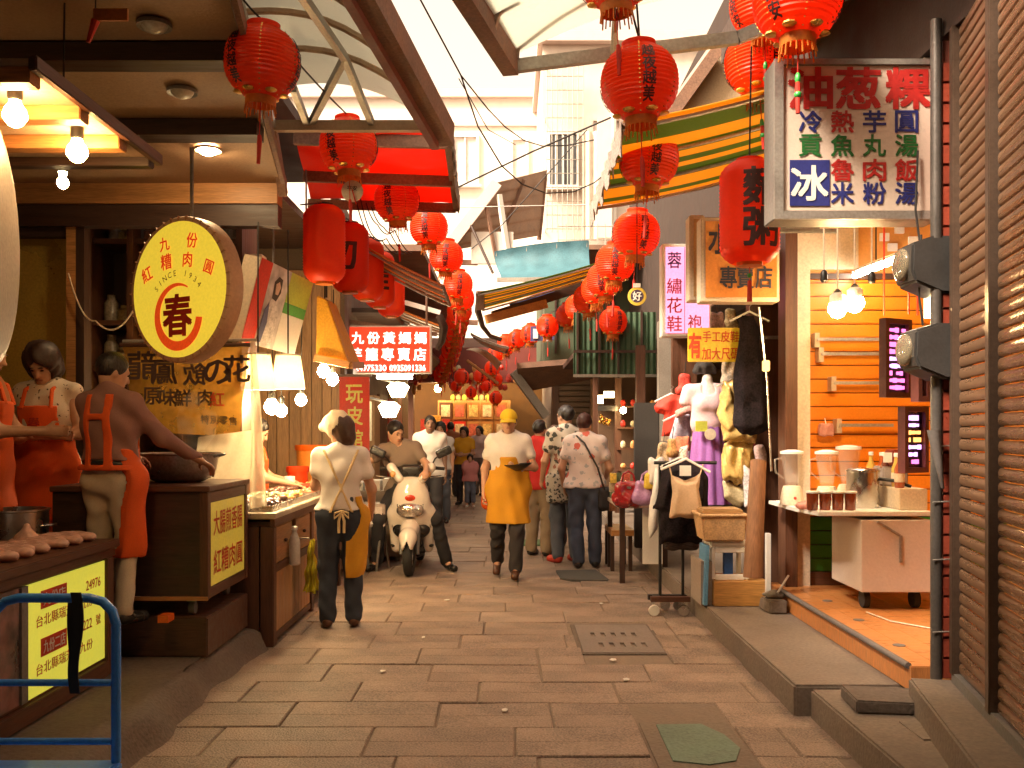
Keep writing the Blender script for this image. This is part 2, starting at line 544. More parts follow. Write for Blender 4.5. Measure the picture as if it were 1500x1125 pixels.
TILE_O = mat('terracotta_laminate', (.5, .2, .06), rough=.35, var=.3, scale=4, fine=20, bump=.05, stretch=(1.5, 12, 12), dirt=.3, dcol=(.22, .08, .03))

# ------------------------------------------------------------------ ground, street, pavements
g = MB().add([(-120, -40, -.05), (120, -40, -.05), (120, 200, -.05), (-120, 200, -.05)], [(0, 1, 2, 3)])
tag(g.build('ground', CONC_D), kind='structure')
st = MB().box(-4.6, 4.0, -2, 27, -.045, -.009)
street = tag(st.build('street', MORTAR), kind='structure')

rows = []
y = 3.55; k = 0
off = 0.0
while y < 26.5:
    off = (off + .36 + random.uniform(-.07, .07)) % .7
    w = .435 + random.uniform(-.02, .03)
    rows.append((y, y + w, off)); y += w; k += 1
slabs = []
holes = [(.50, 1.06, 6.42, 7.36), (.66, 1.13, 4.22, 4.92)]
for i, (y0, y1, of) in enumerate(rows):
    rr = random.Random(int(of * 1e6))
    x = -1.86 - of if y0 < 6.6 else -2.6 - of
    xe = 1.6
    while x < xe:
        L = rr.uniform(.6, .82)
        a, b = max(x, -1.86 if y0 < 6.6 else -2.5), min(x + L, xe)
        x += L
        if b - a < .1: continue
        segs = [(a, b)]
        for hx0, hx1, hy0, hy1 in holes:
            if y1 > hy0 + .02 and y0 < hy1 - .02:
                ns = []
                for p, q in segs:
                    if q <= hx0 or p >= hx1: ns.append((p, q))
                    else:
                        if p < hx0 - .06: ns.append((p, hx0))
                        if q > hx1 + .06: ns.append((hx1, q))
                segs = ns
        for p, q in segs: slabs.append((p, q, y0, y1, i))
def slab(mb, p, q, y0, y1, i, c):
    gx = .003 + random.uniform(0, .004); gy0 = gy1 = .0035
    dz = random.uniform(-.004, .004); tx = random.uniform(-.004, .004); ty = random.uniform(-.003, .003)
    j = lambda: random.uniform(-.003, .003)
    o = [(p + gx + j(), y0 + gy0 + j()), (q - gx + j(), y0 + gy0 + j()), (q - gx + j(), y1 - gy1 + j()), (p + gx + j(), y1 - gy1 + j())]
    e = .006
    inn = [(o[0][0] + e, o[0][1] + e), (o[1][0] - e, o[1][1] + e), (o[2][0] - e, o[2][1] - e), (o[3][0] + e, o[3][1] - e)]
    zs = [dz - tx - ty, dz + tx - ty, dz + tx + ty, dz - tx + ty]
    cx, cy_ = c
    v = [(a - cx, b - cy_, -.04) for a, b in o] + [(o[m][0] - cx, o[m][1] - cy_, zs[m] - .006) for m in range(4)] + [(inn[m][0] - cx, inn[m][1] - cy_, zs[m]) for m in range(4)]
    gl = random.uniform(.46, .54)
    for s_, dz_ in ((gl - .006, 0), (gl, -.0035), (gl + .006, 0)):
        for a, b in ((8, 11), (9, 10)):
            v.append(tuple(v[a][m] + (v[b][m] - v[a][m]) * s_ + (dz_ if m == 2 else 0) for m in range(3)))
    f = [(0, 1, 5, 4), (1, 2, 6, 5), (2, 3, 7, 6), (3, 0, 4, 7), (4, 5, 9, 8), (5, 6, 10, 17, 15, 13, 9), (6, 7, 11, 10), (7, 4, 8, 12, 14, 16, 11), (8, 9, 13, 12), (12, 13, 15, 14), (14, 15, 17, 16), (16, 17, 10, 11)]
    mb.add(v, f)
far = MB()
for n, (p, q, y0, y1, i) in enumerate(slabs):
    if n < 298:
        m_ = MB(); c = ((p + q) / 2, (y0 + y1) / 2)
        slab(m_, p, q, y0, y1, i, c)
        o = m_.build('paving_slab', STONE, street)
        o.location = (c[0], c[1], 0)
    else:
        slab(far, p, q, y0, y1, i, (0, 0))
tag(far.build('far_paving', mat('granite_paving_far', (.28, .205, .16), rough=.62, var=.35, scale=1.5, fine=30, bump=.3, dirt=.3, dcol=(.14, .10, .075)), street), kind='stuff')

# drain and inspection cover set into the paving
t = thing('drain_cover', 'grey concrete drain cover with two rows of slots in the paving', 'drain cover', (.78, 6.9, 0))
pl = MB()
x0, x1, y0, y1 = .505, 1.055, 6.43, 7.35
ys = [y0, 6.60, 6.73, 6.93, 7.06, y1]
for r_ in range(5):
    if r_ in (1, 3):
        xx = x0; 
        for k in range(5):
            a = .60 + k * .075 + (.03 if r_ == 1 else 0)
            pl.box(xx, a, ys[r_], ys[r_ + 1], -.04, .004); xx = a + .032
        pl.box(xx, x1, ys[r_], ys[r_ + 1], -.04, .004)
    else:
        pl.box(x0, x1, ys[r_], ys[r_ + 1], -.04, .004)
pl.build('plate', mat('drain_concrete', (.2, .16, .14), rough=.7, var=.2, bump=.3, dirt=.3), t)
fr = MB()
for a in ((x0 - .03, x0 - .002, y0 - .03, y1 + .03), (x1 + .002, x1 + .03, y0 - .03, y1 + .03)):
    fr.box(*a, -.04, .0)
fr.box(x0 - .001, x1 + .001, y0 - .03, y0 - .002, -.04, 0).box(x0 - .001, x1 + .001, y1 + .002, y1 + .03, -.04, 0)
fr.build('frame', CONC_D, t)

t = thing('inspection_cover', 'green painted inspection cover in a concrete surround', 'manhole cover', (.9, 4.55, 0))
MB().box(.67, 1.12, 4.23, 4.91, -.04, -.002).build('surround', CONC, t)
out = [(.75, 4.86), (.98, 4.87), (1.06, 4.7), (1.09, 4.5), (1.03, 4.33), (.9, 4.28), (.745, 4.33)]
MB().prism([(a, b, -.01) for a, b in out], (0, 0, .014)).build('lid', mat('green_cover', (.13, .2, .15), rough=.65, var=.3, scale=6, bump=.4, dirt=.4), t)

MB_ = MB().prism([(.50, 10.15, -.02), (.52, 9.62, -.02), (.62, 9.5, -.02), (.98, 9.46, -.02), (1.0, 9.55, -.02), (.93, 10.2, -.02)], (0, 0, .034))
tag(MB_.build('floor_mat', mat('grey_mat', (.07, .065, .06), rough=.9, bump=.5), bevel=.004), 'grey mat lying on the paving at the feet of the couple', 'mat')
tag(MB().box(.16, .62, 12.4, 13.0, -.02, .014).build('floor_mat', mat('green_mat', (.1, .17, .08), rough=.9, bump=.5)), 'green mat on the paving beyond the man in a yellow cap', 'mat')

rs_ = random.Random(5)
for k, (px, py) in enumerate(((898, 968), (918, 997), (740, 1042), (560, 985), (620, 935), (1168, 1012), (655, 880), (880, 885))):
    q = P(px, py, 2100 / (py - 630)); a = rs_.uniform(0, 3)
    o = MB().prism([(q.x + .022 * math.cos(a + j * 1.3) * rs_.uniform(.5, 1.3), q.y + .03 * math.sin(a + j * 1.3), .006) for j in range(5)], (0, 0, .004)).build('paper_scrap', WHITE)
    tag(o, 'pale scrap of paper on the paving, %s' % ('just in front of the drain cover', 'left of the green inspection cover', 'in the middle of the near paving', 'near the left kerb', 'in front of the white-capped worker', 'by the right kerb', 'in front of the scooter', 'in front of the grey mat')[k], 'litter', 'paper scraps on the paving')
# right pavement
sw = MB().box(1.5, 4.6, 5.02, 27, -.04, .16)
tag(sw.build('pavement_right', CONC, bevel=.012), kind='structure')
sw = MB().box(1.58, 4.6, -1, 5.0, -.04, .145)
sw.box(1.80, 2.02, 4.16, 4.44, .13, .151)
tag(sw.build('pavement_right_near', CONC, bevel=.01), kind='structure')
# left pavement: rough cast concrete edge
def kerbL(u, v):
    yy = -1 + u * 7.55
    n = .03 * math.sin(yy * 3.1) + .02 * math.sin(yy * 9.7 + 1) + random.uniform(-.008, .008)
    prof = [(-1.66, -.02), (-1.70, .02), (-1.735, .075), (-1.775, .125), (-1.83, .148), (-2.0, .15), (-5.2, .15)]
    i = min(int(v * 6 + 1e-6), 5); tt = v * 6 - i
    a, b = prof[i], prof[i + 1]
    X = a[0] + (b[0] - a[0]) * tt; Z = a[1] + (b[1] - a[1]) * tt
    w = 1 if v < .6 else 0
    return (X + n * w * (.6 + v), yy, Z + (random.uniform(-.01, .01) if .1 < v < .7 else 0))
kl = MB().sheet(kerbL, 90, 12)
tag(kl.build('pavement_left', CONC_D, smooth=50), kind='structure')
tag(MB().box(-4.6, -1.9, 6.56, 6.6, -.04, .148).build('pavement_left_edge', CONC_D), kind='structure')

# ------------------------------------------------------------------ window helper (part of a building)
def window(parent, x0, x1, z0, z1, y, frame_m, pane_m, fw=.06, depth=.08, bars=(0, 0), sill=True):
    w = MB()
    w.box(x0, x0 + fw, y - depth, y, z0, z1).box(x1 - fw, x1, y - depth, y, z0, z1)
    w.box(x0 + fw, x1 - fw, y - depth, y, z0, z0 + fw).box(x0 + fw, x1 - fw, y - depth, y, z1 - fw, z1)
    for k in range(bars[0]):
        a = x0 + (x1 - x0) * (k + 1) / (bars[0] + 1)
        w.box(a - fw / 4, a + fw / 4, y - depth * .8, y - depth * .3, z0 + fw, z1 - fw)
    o = w.build('window', frame_m, parent)
    MB().box(x0 + fw, x1 - fw, y - depth * .25, y - .004, z0 + fw, z1 - fw).build('pane', pane_m, o)
    if sill: MB().box(x0 - .08, x1 + .08, y - depth - .1, y - .004, z0 - .09, z0 - .004).build('sill', frame_m, o)
    return o

# ------------------------------------------------------------------ far pale houses, in full daylight
t = thing('apartment_building', 'sunlit white apartment house with small windows closing the view above the street', 'building', (-3, 34, 0))
MB().box(-9, 1.4, 34, 42, -.04, 13.3).build('wall', PALEWALL, t)
MB().box(-9.2, 1.6, 33.8, 42.2, 13.3, 13.6).build('roof', PINKWALL, t)
MB().box(-9, 1.4, 33.9, 33.996, 12.3, 12.45).build('string_course', PINKWALL, t)
window(t, -2.05, -1.05, 10.2, 12.0, 33.99, WHITE, mat('pale_blind', (.6, .52, .5), rough=.7), fw=.1, depth=.12, bars=(1, 0))
window(t, .05, .7, 9.9, 11.9, 33.99, WHITE, mat('pale_blind', (.6, .52, .5)), fw=.1, depth=.12)
window(t, -6.2, -5.0, 10.2, 12.0, 33.99, WHITE, GLASS_D, fw=.1, depth=.12, bars=(1, 0))
window(t, -6.2, -5.0, 6.2, 8.0, 33.99, WHITE, GLASS_D, fw=.1, depth=.12, bars=(1, 0))

t = thing('balcony_house', 'pale house with barred balcony windows above the blue tarpaulin', 'building', (3, 28, 0))
MB().box(1.0, 8.5, 28, 35, -.04, 12.8).build('wall', mat('warm_pale_render', (.62, .53, .46), rough=.8, var=.12, dirt=.3, dcol=(.42, .33, .28)), t)
MB().box(.85, 8.7, 27.7, 35.2, 12.8, 13.1).build('roof', PINKWALL, t)
window(t, 1.15, 2.05, 8.6, 10.2, 27.99, WHITE, GLASS_D, fw=.06, depth=.1, bars=(3, 0))
window(t, 2.4, 3.3, 8.4, 10.6, 27.99, PINKWALL, mat('pale_blind', (.6, .52, .5)), fw=.07, depth=.1, bars=(1, 0))
window(t, 1.2, 2.0, 5.4, 7.0, 27.99, WHITE, GLASS_D, fw=.06, depth=.1, bars=(2, 0))
cg = MB()
for k in range(8):
    cg.tube([(1.1 + k * .15, 27.55, 7.2), (1.1 + k * .15, 27.55, 12.2)], .014, 5)
for k in range(13):
    cg.tube([(1.08, 27.55, 7.3 + k * .4), (2.17, 27.55, 7.3 + k * .4)], .014, 5)
    if k % 4 == 0: cg.tube([(1.08, 27.55, 7.3 + k * .4), (1.08, 28, 7.3 + k * .4)], .012, 5)
cg.build('window_grille', GALV, t)
cg = MB()
for k in range(9):
    cg.tube([(1.4 + k * .22, 26.9, 4.9), (1.4 + k * .22, 26.9, 7.3)], .014, 5)
for k in range(7):
    cg.tube([(1.38, 26.9, 4.95 + k * .38), (3.2, 26.9, 4.95 + k * .38)], .014, 5)
cg.build('balcony_grille', GALV, t)
MB().box(1.2, 3.6, 26.8, 28, 4.55, 4.72).build('balcony_slab', PINKWALL, t)
cu = MB()
cu.sheet(lambda u, v: (2.15 + u * .75, 27.5 + .06 * math.sin(u * 22), 7.0 + v * 3.1), 30, 4, .02)
cu.build('curtain', mat('pale_cloth', (.72, .66, .58), rough=.9, transl=.3), t)
MB().box(2.55, 2.95, 27.3, 27.5, 7.0, 10.4).build('downpipe', PINKWALL, t)
MB().tube([(3.05, 27.8, 2.5), (3.05, 27.8, 12.5)], .09, 8).build('downpipe', WHITE, t)
for xx in (2.3, 2.75):
    s_ = MB(); s_.box(xx, xx + .34, 27.1, 27.45, 6.3, 6.75); s_.build('air_conditioner', WHITE, t)

# lean-to shed roof in the gap
t = thing('lean_to_shed', 'brown corrugated lean-to roof on white struts beyond the left awnings', 'shed', (-.3, 19.5, 0))
a, b, c_, d_ = P(652, 368, 19), P(728, 268, 19), P(800, 250, 22), P(792, 345, 22)
def shedroof(u, v):
    p = (Vector(a) * (1 - u) + Vector(b) * u) * (1 - v) + (Vector(d_) * (1 - u) + Vector(c_) * u) * v
    return p + Vector((0, 0, .03 * math.sin(u * 34)))
MB().sheet(shedroof, 48, 6, .02).build('roof_sheet', mat('rusty_roof', (.3, .19, .12), rough=.7, var=.3, dirt=.4), t, smooth=60)
for v in (.02, .5, .98):
    MB().beam(Vector(shedroof(0, v)) - Vector((0, 0, .09)), Vector(shedroof(1, v)) - Vector((0, 0, .09)), .07, .1).build('rafter', RUST, t)
MB().beam(a, b, .12, .22).build('fascia', PINKWALL, t)
MB().beam(P(731, 285, 19), P(744, 372, 19.1), .09, .09).build('strut', WHITE, t)
MB().beam(P(712, 300, 19), P(728, 385, 19.1), .06, .06).build('strut', RUST, t)
MB().beam(P(670, 350, 19), P(700, 310, 19), .08, .08).build('strut', WHITE, t)
MB().box(P(690, 0, 19).x, P(752, 0, 19).x, 19.1, 19.2, P(0, 385, 19).z, P(0, 338, 19).z).build('side_panel', mat('pale_corrugated', (.5, .45, .4), rough=.6), t)
for z_ in (3.4, 4.6):
    MB().beam((-2.4, 19.15, z_ + .3), (P(700, 0, 19.15).x, 19.15, z_ + .25), .08, .1).build('bracket_beam', RUST, t)

# ------------------------------------------------------------------ end of the street: lit shop
t = thing('picture_shop', 'warmly lit souvenir shop with framed pictures at the far end of the street', 'shop', (-.6, 25, 0))
SHOPW = mat('warm_shop_wall', (.2, .11, .05), rough=.7)
MB().box(-5, 4.2, 27.2, 27.4, -.04, 4.0).build('wall', SHOPW, t)
MB().box(-5, 4.2, 24.9, 27.2, 3.1, 3.9).build('ceiling', DARKW, t)
MB().box(-5, 4.2, 24.3, 24.9, 2.72, 3.6).build('fascia', mat('red_fascia', (.16, .03, .02), rough=.6), t)
for xx in (-2.75, 1.0):
    MB().box(xx, xx + .3, 24.6, 24.9, -.04, 2.72).build('column', BROWN_V, t)
cab = MB().box(-1.95, .05, 26.3, 26.9, .05, 2.32).build('display_rack', wood('rack_wood', (.55, .33, .13), axis=2), t)
k = 0
for r_ in range(3):
    for c in range(5):
        xa = -1.9 + c * .38; za = 1.8 - r_ * .52
        fo = MB()
        fo.box(xa, xa + .34, 26.24, 26.3, za, za + .46)
        fo.build('picture_frame', [BROWN, ORANGE_W, REDP][(c + r_) % 3] if c < 2 else ORANGE_W, cab)
        MB().box(xa + .05, xa + .29, 26.225, 26.239, za + .07, za + .39).build('picture', mat('picture_%d' % (k % 3), [(.6, .5, .35), (.5, .12, .08), (.62, .42, .16)][k % 3], rough=.5, var=.5, scale=12), cab)
        k += 1
for xa, za, w_, h_, cl in ((-2.4, .9, .22, .9, (.5, .04, .02)), (-2.1, .8, .25, 1.1, (.6, .3, .05)), (-1.8, 1.0, .2, .8, (.45, .03, .02)), (.3, .6, .5, .9, (.16, .1, .06)), (.95, .7, .4, .8, (.3, .2, .1)), (1.5, .5, .6, 1.0, (.25, .08, .05))):
    MB().box(xa, xa + w_, 26.0, 26.15, za, za + h_).build('hanging_goods', mat('goods_%d' % int(cl[0] * 100), cl, rough=.6, var=.5, scale=15), t)
MB().box(-.9, 1.6, 25.6, 26.2, .05, .9).build('counter', DARKW, t)
for xx, zz in ((-1.9, 2.62), (-.7, 2.8), (.5, 2.65), (-3.2, 2.6)):
    MB().ball((xx, 25.7, zz), (.09, .09, .11), 10, 6).build('lamp', glow('shop_lamp', (1, .62, .25), 60), t)
for k in range(60):
    xx = random.uniform(-2.4, 1.3)
    MB().ball((xx, 24.15 + random.uniform(-.1, .1), random.uniform(2.5, 3.1)), (.07, .07, random.uniform(.06, .16)), 8, 5).build('trinket', mat('trinket_%d' % (k % 4), [(.6, .04, .02), (.6, .3, .1), (.5, .45, .3), (.35, .03, .02)][k % 4], rough=.5), t)
for k in range(7):
    MB().ball((-1.55 + k * .16, 26.5, 2.4), (.07, .07, .09), 8, 5).build('ornament', mat('ornament_%d' % (k % 2), [(.6, .6, .12), (.65, .5, .3)][k % 2]), t)

# back of the street on the right: shuttered building with dark upper floor
t = thing('shuttered_building', 'dark building with closed roller shutter and green upper wall on the right', 'building', (2, 19, 0))
MB().box(.85, 5, 19, 24.2, -.04, 2.75).build('wall', mat('brown_render', (.1, .06, .035), rough=.8, dirt=.4), t)
MB().box(.8, 5.2, 16.5, 24.3, 4.62, 4.7).build('added_shade_roof', RUST, t)  # hidden roof, added to keep daylight off the far right side
MB().box(.7, 5, 18.7, 24, 2.75, 4.6).build('upper_wall', mat('green_render', (.07, .085, .045), rough=.7, dirt=.5), t)
for k in range(4):
    MB().box(.9 + k * .55, .94 + k * .55, 18.66, 18.696, 3.0, 4.3).build('wall_batten', DARKW_V, t)
MB().box(.72, 3.2, 18.62, 18.696, 3.55, 3.6).build('wall_batten', DARKW, t)
SH = mat('brown_shutter', (.15, .09, .055), rough=.5, metal=.3, var=.2, dirt=.4)
for k in range(23):
    MB().box(1.0, 1.62, 18.9 + .02 * (k % 2), 18.99, .2 + k * .11, .285 + k * .11).build('shutter_slat', SH, t, bevel=.01)
MB().box(1.62, 1.75, 18.9, 18.999, .16, 2.7).build('post', TAN_V, t)
MB().box(.86, 1.0, 18.88, 18.999, .16, 2.7).build('post', BROWN_V, t)
aw = MB().hexa([P(757, 540, 18), P(880, 530, 18), P(880, 553, 18.9), P(765, 575, 18.9), P(757, 532, 18), P(880, 522, 18), P(880, 545, 18.9), P(765, 567, 18.9)])
aw.build('awning_board', RUST, t)
MB().beam(P(752, 545, 18.2), P(800, 610, 18.5), .07, .16).build('brace', mat('grey_brace', (.3, .27, .24), rough=.6), t)
MB().hexa([P(777, 500, 18.3), P(812, 498, 18.3), P(812, 498, 18.5), P(777, 500, 18.5), P(777, 478, 18.3), P(812, 476, 18.3), P(812, 476, 18.5), P(777, 478, 18.5)]).build('sign_board', mat('navy_board', (.06, .05, .13), rough=.5), t)
MB().box(P(781, 0, 18.28).x, P(788, 0, 18.28).x, 18.27, 18.29, P(0, 496, 18.3).z, P(0, 482, 18.3).z).build('sign_mark', WHITE, t)
MB().box(P(800, 0, 18.28).x, P(803, 0, 18.28).x, 18.27, 18.29, P(0, 500, 18.3).z, P(0, 480, 18.3).z).build('sign_mark', WHITE, t)

# ------------------------------------------------------------------ right: row of shops between the clothes stall and the shuttered house
t = thing('trinket_shop', 'dim trinket shop with warm lamps behind the couple', 'shop', (2.2, 14.5, 0))
MB().box(1.66, 4.4, 17.6, 17.8, .16, 3.2).build('back_wall', mat('shop_brown', (.13, .065, .03), rough=.7, var=.3), t)
MB().box(1.0, 4.4, 14.0, 17.6, 2.62, 2.7).build('ceiling', DARKW, t)
gs = MB().sheet(lambda u, v: (.95 + 1.2 * u, 13.93 + .012 * math.sin(u * 90), 2.27 + .95 * v), 96, 2, .008).build('green_sheet', mat('green_plastic_sheet', (.05, .1, .05), rough=.5, transl=.2, tcol=(.06, .14, .07), var=.3, dirt=.4), t, smooth=60)
for px in (846, 878, 906, 940): MB().box(P(px, 0, 13.88).x - .015, P(px, 0, 13.88).x + .015, 13.88, 13.91, 2.25, 3.24).build('batten', DARKW_V, gs)
for z_ in (2.27, 2.62): MB().box(.94, 2.16, 13.86, 13.879, z_, z_ + .04).build('batten', GALV if z_ < 2.5 else DARKW, gs)
MB().box(4.2, 4.4, 8.0, 17.6, .16, 3.0).build('side_wall', mat('shop_brown', (.2, .11, .055)), t)
for (px, w_, d) in ((872, .07, 14.6), (905, .1, 15.5), (938, .12, 13.0)):
    q = P(px, 0, d)
    MB().box(q.x - w_ / 2, q.x + w_ / 2, d - w_ / 2, d + w_ / 2, .16, 2.65).build('post', BROWN_V, t)
for r_ in range(5):
    sh = MB().box(1.75, 3.0, 15.4, 15.8, .5 + r_ * .34, .53 + r_ * .34).build('shelf', BROWN, t)
    for c in range(7):
        MB().ball((1.85 + c * .16, 15.45, .58 + r_ * .34), (.05, .05, random.uniform(.04, .08)), 7, 5).build('trinket', mat('trinket_%d' % ((c * 3 + r_) % 4), (.5, .3, .1)), sh)
for k, (px, py, d) in enumerate(((913, 601, 14.8),)):
    q = P(px, py, d)
    MB().ball(q, .05, 12, 8).build('bulb', glow('trinket_bulb', (1, .62, .25), 90), t)
for px, py, w_, h_ in ((879, 585, .10, .13), (892, 578, .16, .1)):
    q = P(px, py, 15)
    MB().box(q.x - w_ / 2, q.x + w_ / 2, 14.98, 15.0, q.z - h_ / 2, q.z + h_ / 2).build('lamp_panel', glow('lamp_panel', (1, .75, .35), 4.5), t)
q = P(887, 603, 14.9)
for k in range(9):
    MB().ball((q.x + random.uniform(-.08, .1), 14.95, q.z - .05 - random.uniform(0, .16)), random.uniform(.02, .04), 7, 5).build('gilt_ornament', mat('gilt', (.75, .42, .1), rough=.25, metal=1), t)
MB().box(P(873, 0, 14.9).x, P(905, 0, 14.9).x, 14.92, 14.95, P(0, 602, 14.9).z, P(0, 594, 14.9).z).build('price_board', BLACK, t)
pb = P(947, 640, 10.9)
tag(MB().box(pb.x - .14, pb.x + .14, 10.85, 10.95, .16, P(0, 590, 10.9).z).build('display_board', mat('dark_board', (.035, .028, .022), rough=.7), bevel=.01), 'tall dark display board standing between trinket shop and clothes', 'board')

# upper storeys on the right, above the clothes stall
t = thing('brown_house', 'dark brown two storey house over the clothes stall and the food shop', 'building', (2.6, 9, 0))
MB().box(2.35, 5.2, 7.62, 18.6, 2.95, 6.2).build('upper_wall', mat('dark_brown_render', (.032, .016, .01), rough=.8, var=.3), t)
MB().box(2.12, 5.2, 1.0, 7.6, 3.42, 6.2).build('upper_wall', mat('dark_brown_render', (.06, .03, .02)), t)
MB().box(1.55, 2.118, 1.0, 6.7, 4.15, 4.22).build('soffit', DARKW, t)
MB().box(1.5, 1.56, 1.0, 6.74, 4.08, 4.3).build('fascia', DARKW, t)
MB().box(1.98, 2.118, 1.0, 3.9, 3.3, 3.548).build('eaves_beam', DARKW, t)
q0, q1 = P(985, 168, 9.2), P(1055, 95, 9.2)
MB().hexa([P(985, 175, 9.6), P(1130, 150, 9.6), P(1130, 60, 9.6), P(1045, 75, 9.6), P(985, 175, 9.75), P(1130, 150, 9.75), P(1130, 60, 9.75), P(1045, 75, 9.75)]).build('gable_panel', mat('tan_board', (.42, .3, .18), rough=.7, dirt=.3), t)
MB().beam(P(975, 180, 9.5), P(1052, 72, 9.5), .09, .12).build('barge_board', RUST, t)
MB().beam(P(965, 180, 9.55), P(1040, 72, 9.55), .14, .04).build('pale_trim', PINKWALL, t)
for yy in (8.2, 12.0):
    MB().box(2.05, 2.35, yy - .06, yy + .06, .16, 3.0).build('post', BROWN_V, t)
MB().box(2.0, 2.36, 7.63, 12.2, 2.72, 2.95).build('lintel', DARKW, t)
MB().box(4.0, 4.15, 7.5, 12.2, .16, 2.95).build('back_wall', mat('shop_brown', (.2, .11, .055)), t)
MB().box(P(965, 0, 12.3).x, P(1002, 0, 12.3).x, 12.3, 12.45, .16, P(0, 470, 12.3).z).build('pier', mat('grey_render', (.2, .165, .13), rough=.8, dirt=.4), t)

# ------------------------------------------------------------------ the street goes on behind the camera: shop houses, and an unseen canopy added to darken the foreground
for sx_, lab in ((-1, 'shop house on the left side behind the camera'), (1, 'shop house on the right side behind the camera')):
    t = thing('shop_house', lab, 'building', (sx_ * 3.2, -7, 0))
    x0, x1 = (-6, -2.3) if sx_ < 0 else (2.3, 6)
    MB().box(x0, x1, -18, .48 if sx_ < 0 else .98, -.04, 7.0).build('wall', mat('brown_render', (.14, .095, .06)), t)
    MB().box(x0 - .1, x1 + .1, -18.1, .47, 7.0, 7.2).build('roof', RUST, t)
    for k in range(4):
        xf = x1 if sx_ < 0 else x0
        MB().box(xf - .03, xf + .03, -16 + k * 4, -13.2 + k * 4, .1, 2.6).build('shop_front', [SHOPW, BROWN_V, GREYM, TAN_V][k], t)
t = thing('added_shade_canopy', 'unseen canvas canopy added behind the camera to shade the near street', 'canopy', (0, -6, 4))
MB().sheet(lambda u, v: (-2.3 + 4.6 * u, -16 + 18.8 * v, 4.3 - .25 * math.sin(math.pi * u)), 12, 10, .01).build('canvas', mat('brown_tarpaulin', (.3, .2, .12), rough=.8), t)
for k in range(6): MB().tube([(-2.3, -16 + k * 3.72, 4.34), (0, -16 + k * 3.72, 4.08), (2.3, -16 + k * 3.72, 4.34)], .03, 6).build('crossbar', GALV, t)
# ------------------------------------------------------------------ awnings and canopies
YEL = mat('yellow_canvas', (.62, .37, .04), rough=.75, transl=.45, tcol=(.85, .45, .02), var=.2, dirt=.25, dcol=(.3, .15, .02))
GRN = mat('green_canvas', (.13, .17, .03), rough=.75, transl=.5, tcol=(.16, .22, .03), var=.2)
ORC = mat('orange_canvas', (.55, .23, .06), rough=.75, transl=.55, tcol=(.75, .3, .06), var=.2, dirt=.3, dcol=(.25, .1, .04))
BRC = mat('brown_canvas', (.22, .085, .035), rough=.75, transl=.45, tcol=(.3, .1, .03), var=.2)
REDC = mat('red_canvas', (.62, .04, .012), rough=.7, transl=.5, tcol=(.9, .07, .015), var=.15)
BLUEC = mat('blue_tarpaulin', (.06, .16, .2), rough=.6, transl=.12, tcol=(.08, .22, .28), var=.3, dirt=.35, dcol=(.04, .1, .12))
RAG = mat('weathered_canvas_edge', (.3, .25, .22), rough=.85, var=.4, dirt=.5)

def awning(name, label, A, B, C, D, pattern, mats, sag=.05, sub=2, rag=None, rods=True, valance=0.0):
    """A-B near edge (street end to wall end), D-C far edge. Stripes run from the street edge to the wall"""
    A, B, C, D = map(Vector, (A, B, C, D))
    t = thing(name, label, 'awning', (A + B + C + D) / 4 - Vector((0, 0, .2)))
    nv = len(pattern) * sub
    def fn(u, v):
        p = (A * (1 - u) + B * u) * (1 - v) + (D * (1 - u) + C * u) * v
        return p - Vector((0, 0, sag * 4 * u * (1 - u) + sag * .5 * abs(math.sin(v * math.pi * 3))))
    MB().sheet(fn, 12, nv, .006, lambda i, j: pattern[j // sub]).build('canvas', mats, t, smooth=40)
    if rods:
        for v in (0.02, .34, .67, .98):
            MB().tube([Vector(fn(u / 6, v)) - Vector((0, 0, .03)) for u in range(7)], .014, 6).build('support_rod', GALV, t)
        MB().tube([Vector(fn(0.01, v)) - Vector((0, 0, .012)) for v in (0, .5, 1)], .02, 6).build('front_bar', RUST, t)
        MB().tube([Vector(fn(0.99, v)) - Vector((0, 0, .012)) for v in (0, .5, 1)], .022, 6).build('wall_bar', RUST, t)
    if rag:
        rg = MB().sheet(lambda u, v: Vector(fn(0.0, u)) + Vector((-.02 + .012 * math.sin(u * 60), 0, -v * (rag + .035 * math.sin(u * 37) + .03 * math.sin(u * 91)))), 60, 3, .006)
        rg.build('valance', RAG, t, smooth=40)
    if valance:
        MB().sheet(lambda u, v: Vector(fn(u, 0.0)) + Vector((0, -.004, -v * valance)), 12, 2, .005).build('valance', mats[1], t)
    return t

YG = [0, 1, 1, 0, 0, 1, 0, 1, 0, 1, 1, 0, 0, 1, 0]
awning('striped_awning', 'yellow and green striped canvas awning with ragged grey edge near the round lanterns',
       (.715, 5.95, 3.42), (2.1, 5.95, 3.78), (2.1, 8.2, 3.72), (.72, 8.2, 3.42), YG, [YEL, GRN], sag=.03, rag=.16)
awning('striped_awning', 'low green and yellow striped awning reaching across the street in the middle distance',
       P(700, 428, 12.0), P(880, 383, 12.2), P(905, 392, 13.4), P(706, 452, 13.4), [1, 0, 1, 0, 0, 1, 0, 1, 0], [YEL, GRN], sag=.02, rag=.0)
# torn strips and junk under its free end
t = thing('awning_bracket', 'bent dark bracket arm hanging under the end of the low striped awning', 'bracket', P(705, 480, 12.6))
MB().tube([P(703, 432, 12.3), P(700, 455, 12.5), P(707, 478, 12.6), P(718, 492, 12.7), P(735, 498, 12.7)], [.05, .045, .035, .03, .03], 7).build('arm', DARKW, t, smooth=50)
MB().beam(P(703, 428, 12.2), P(704, 452, 12.3), .1, .12).build('end_plate', RUST, t)
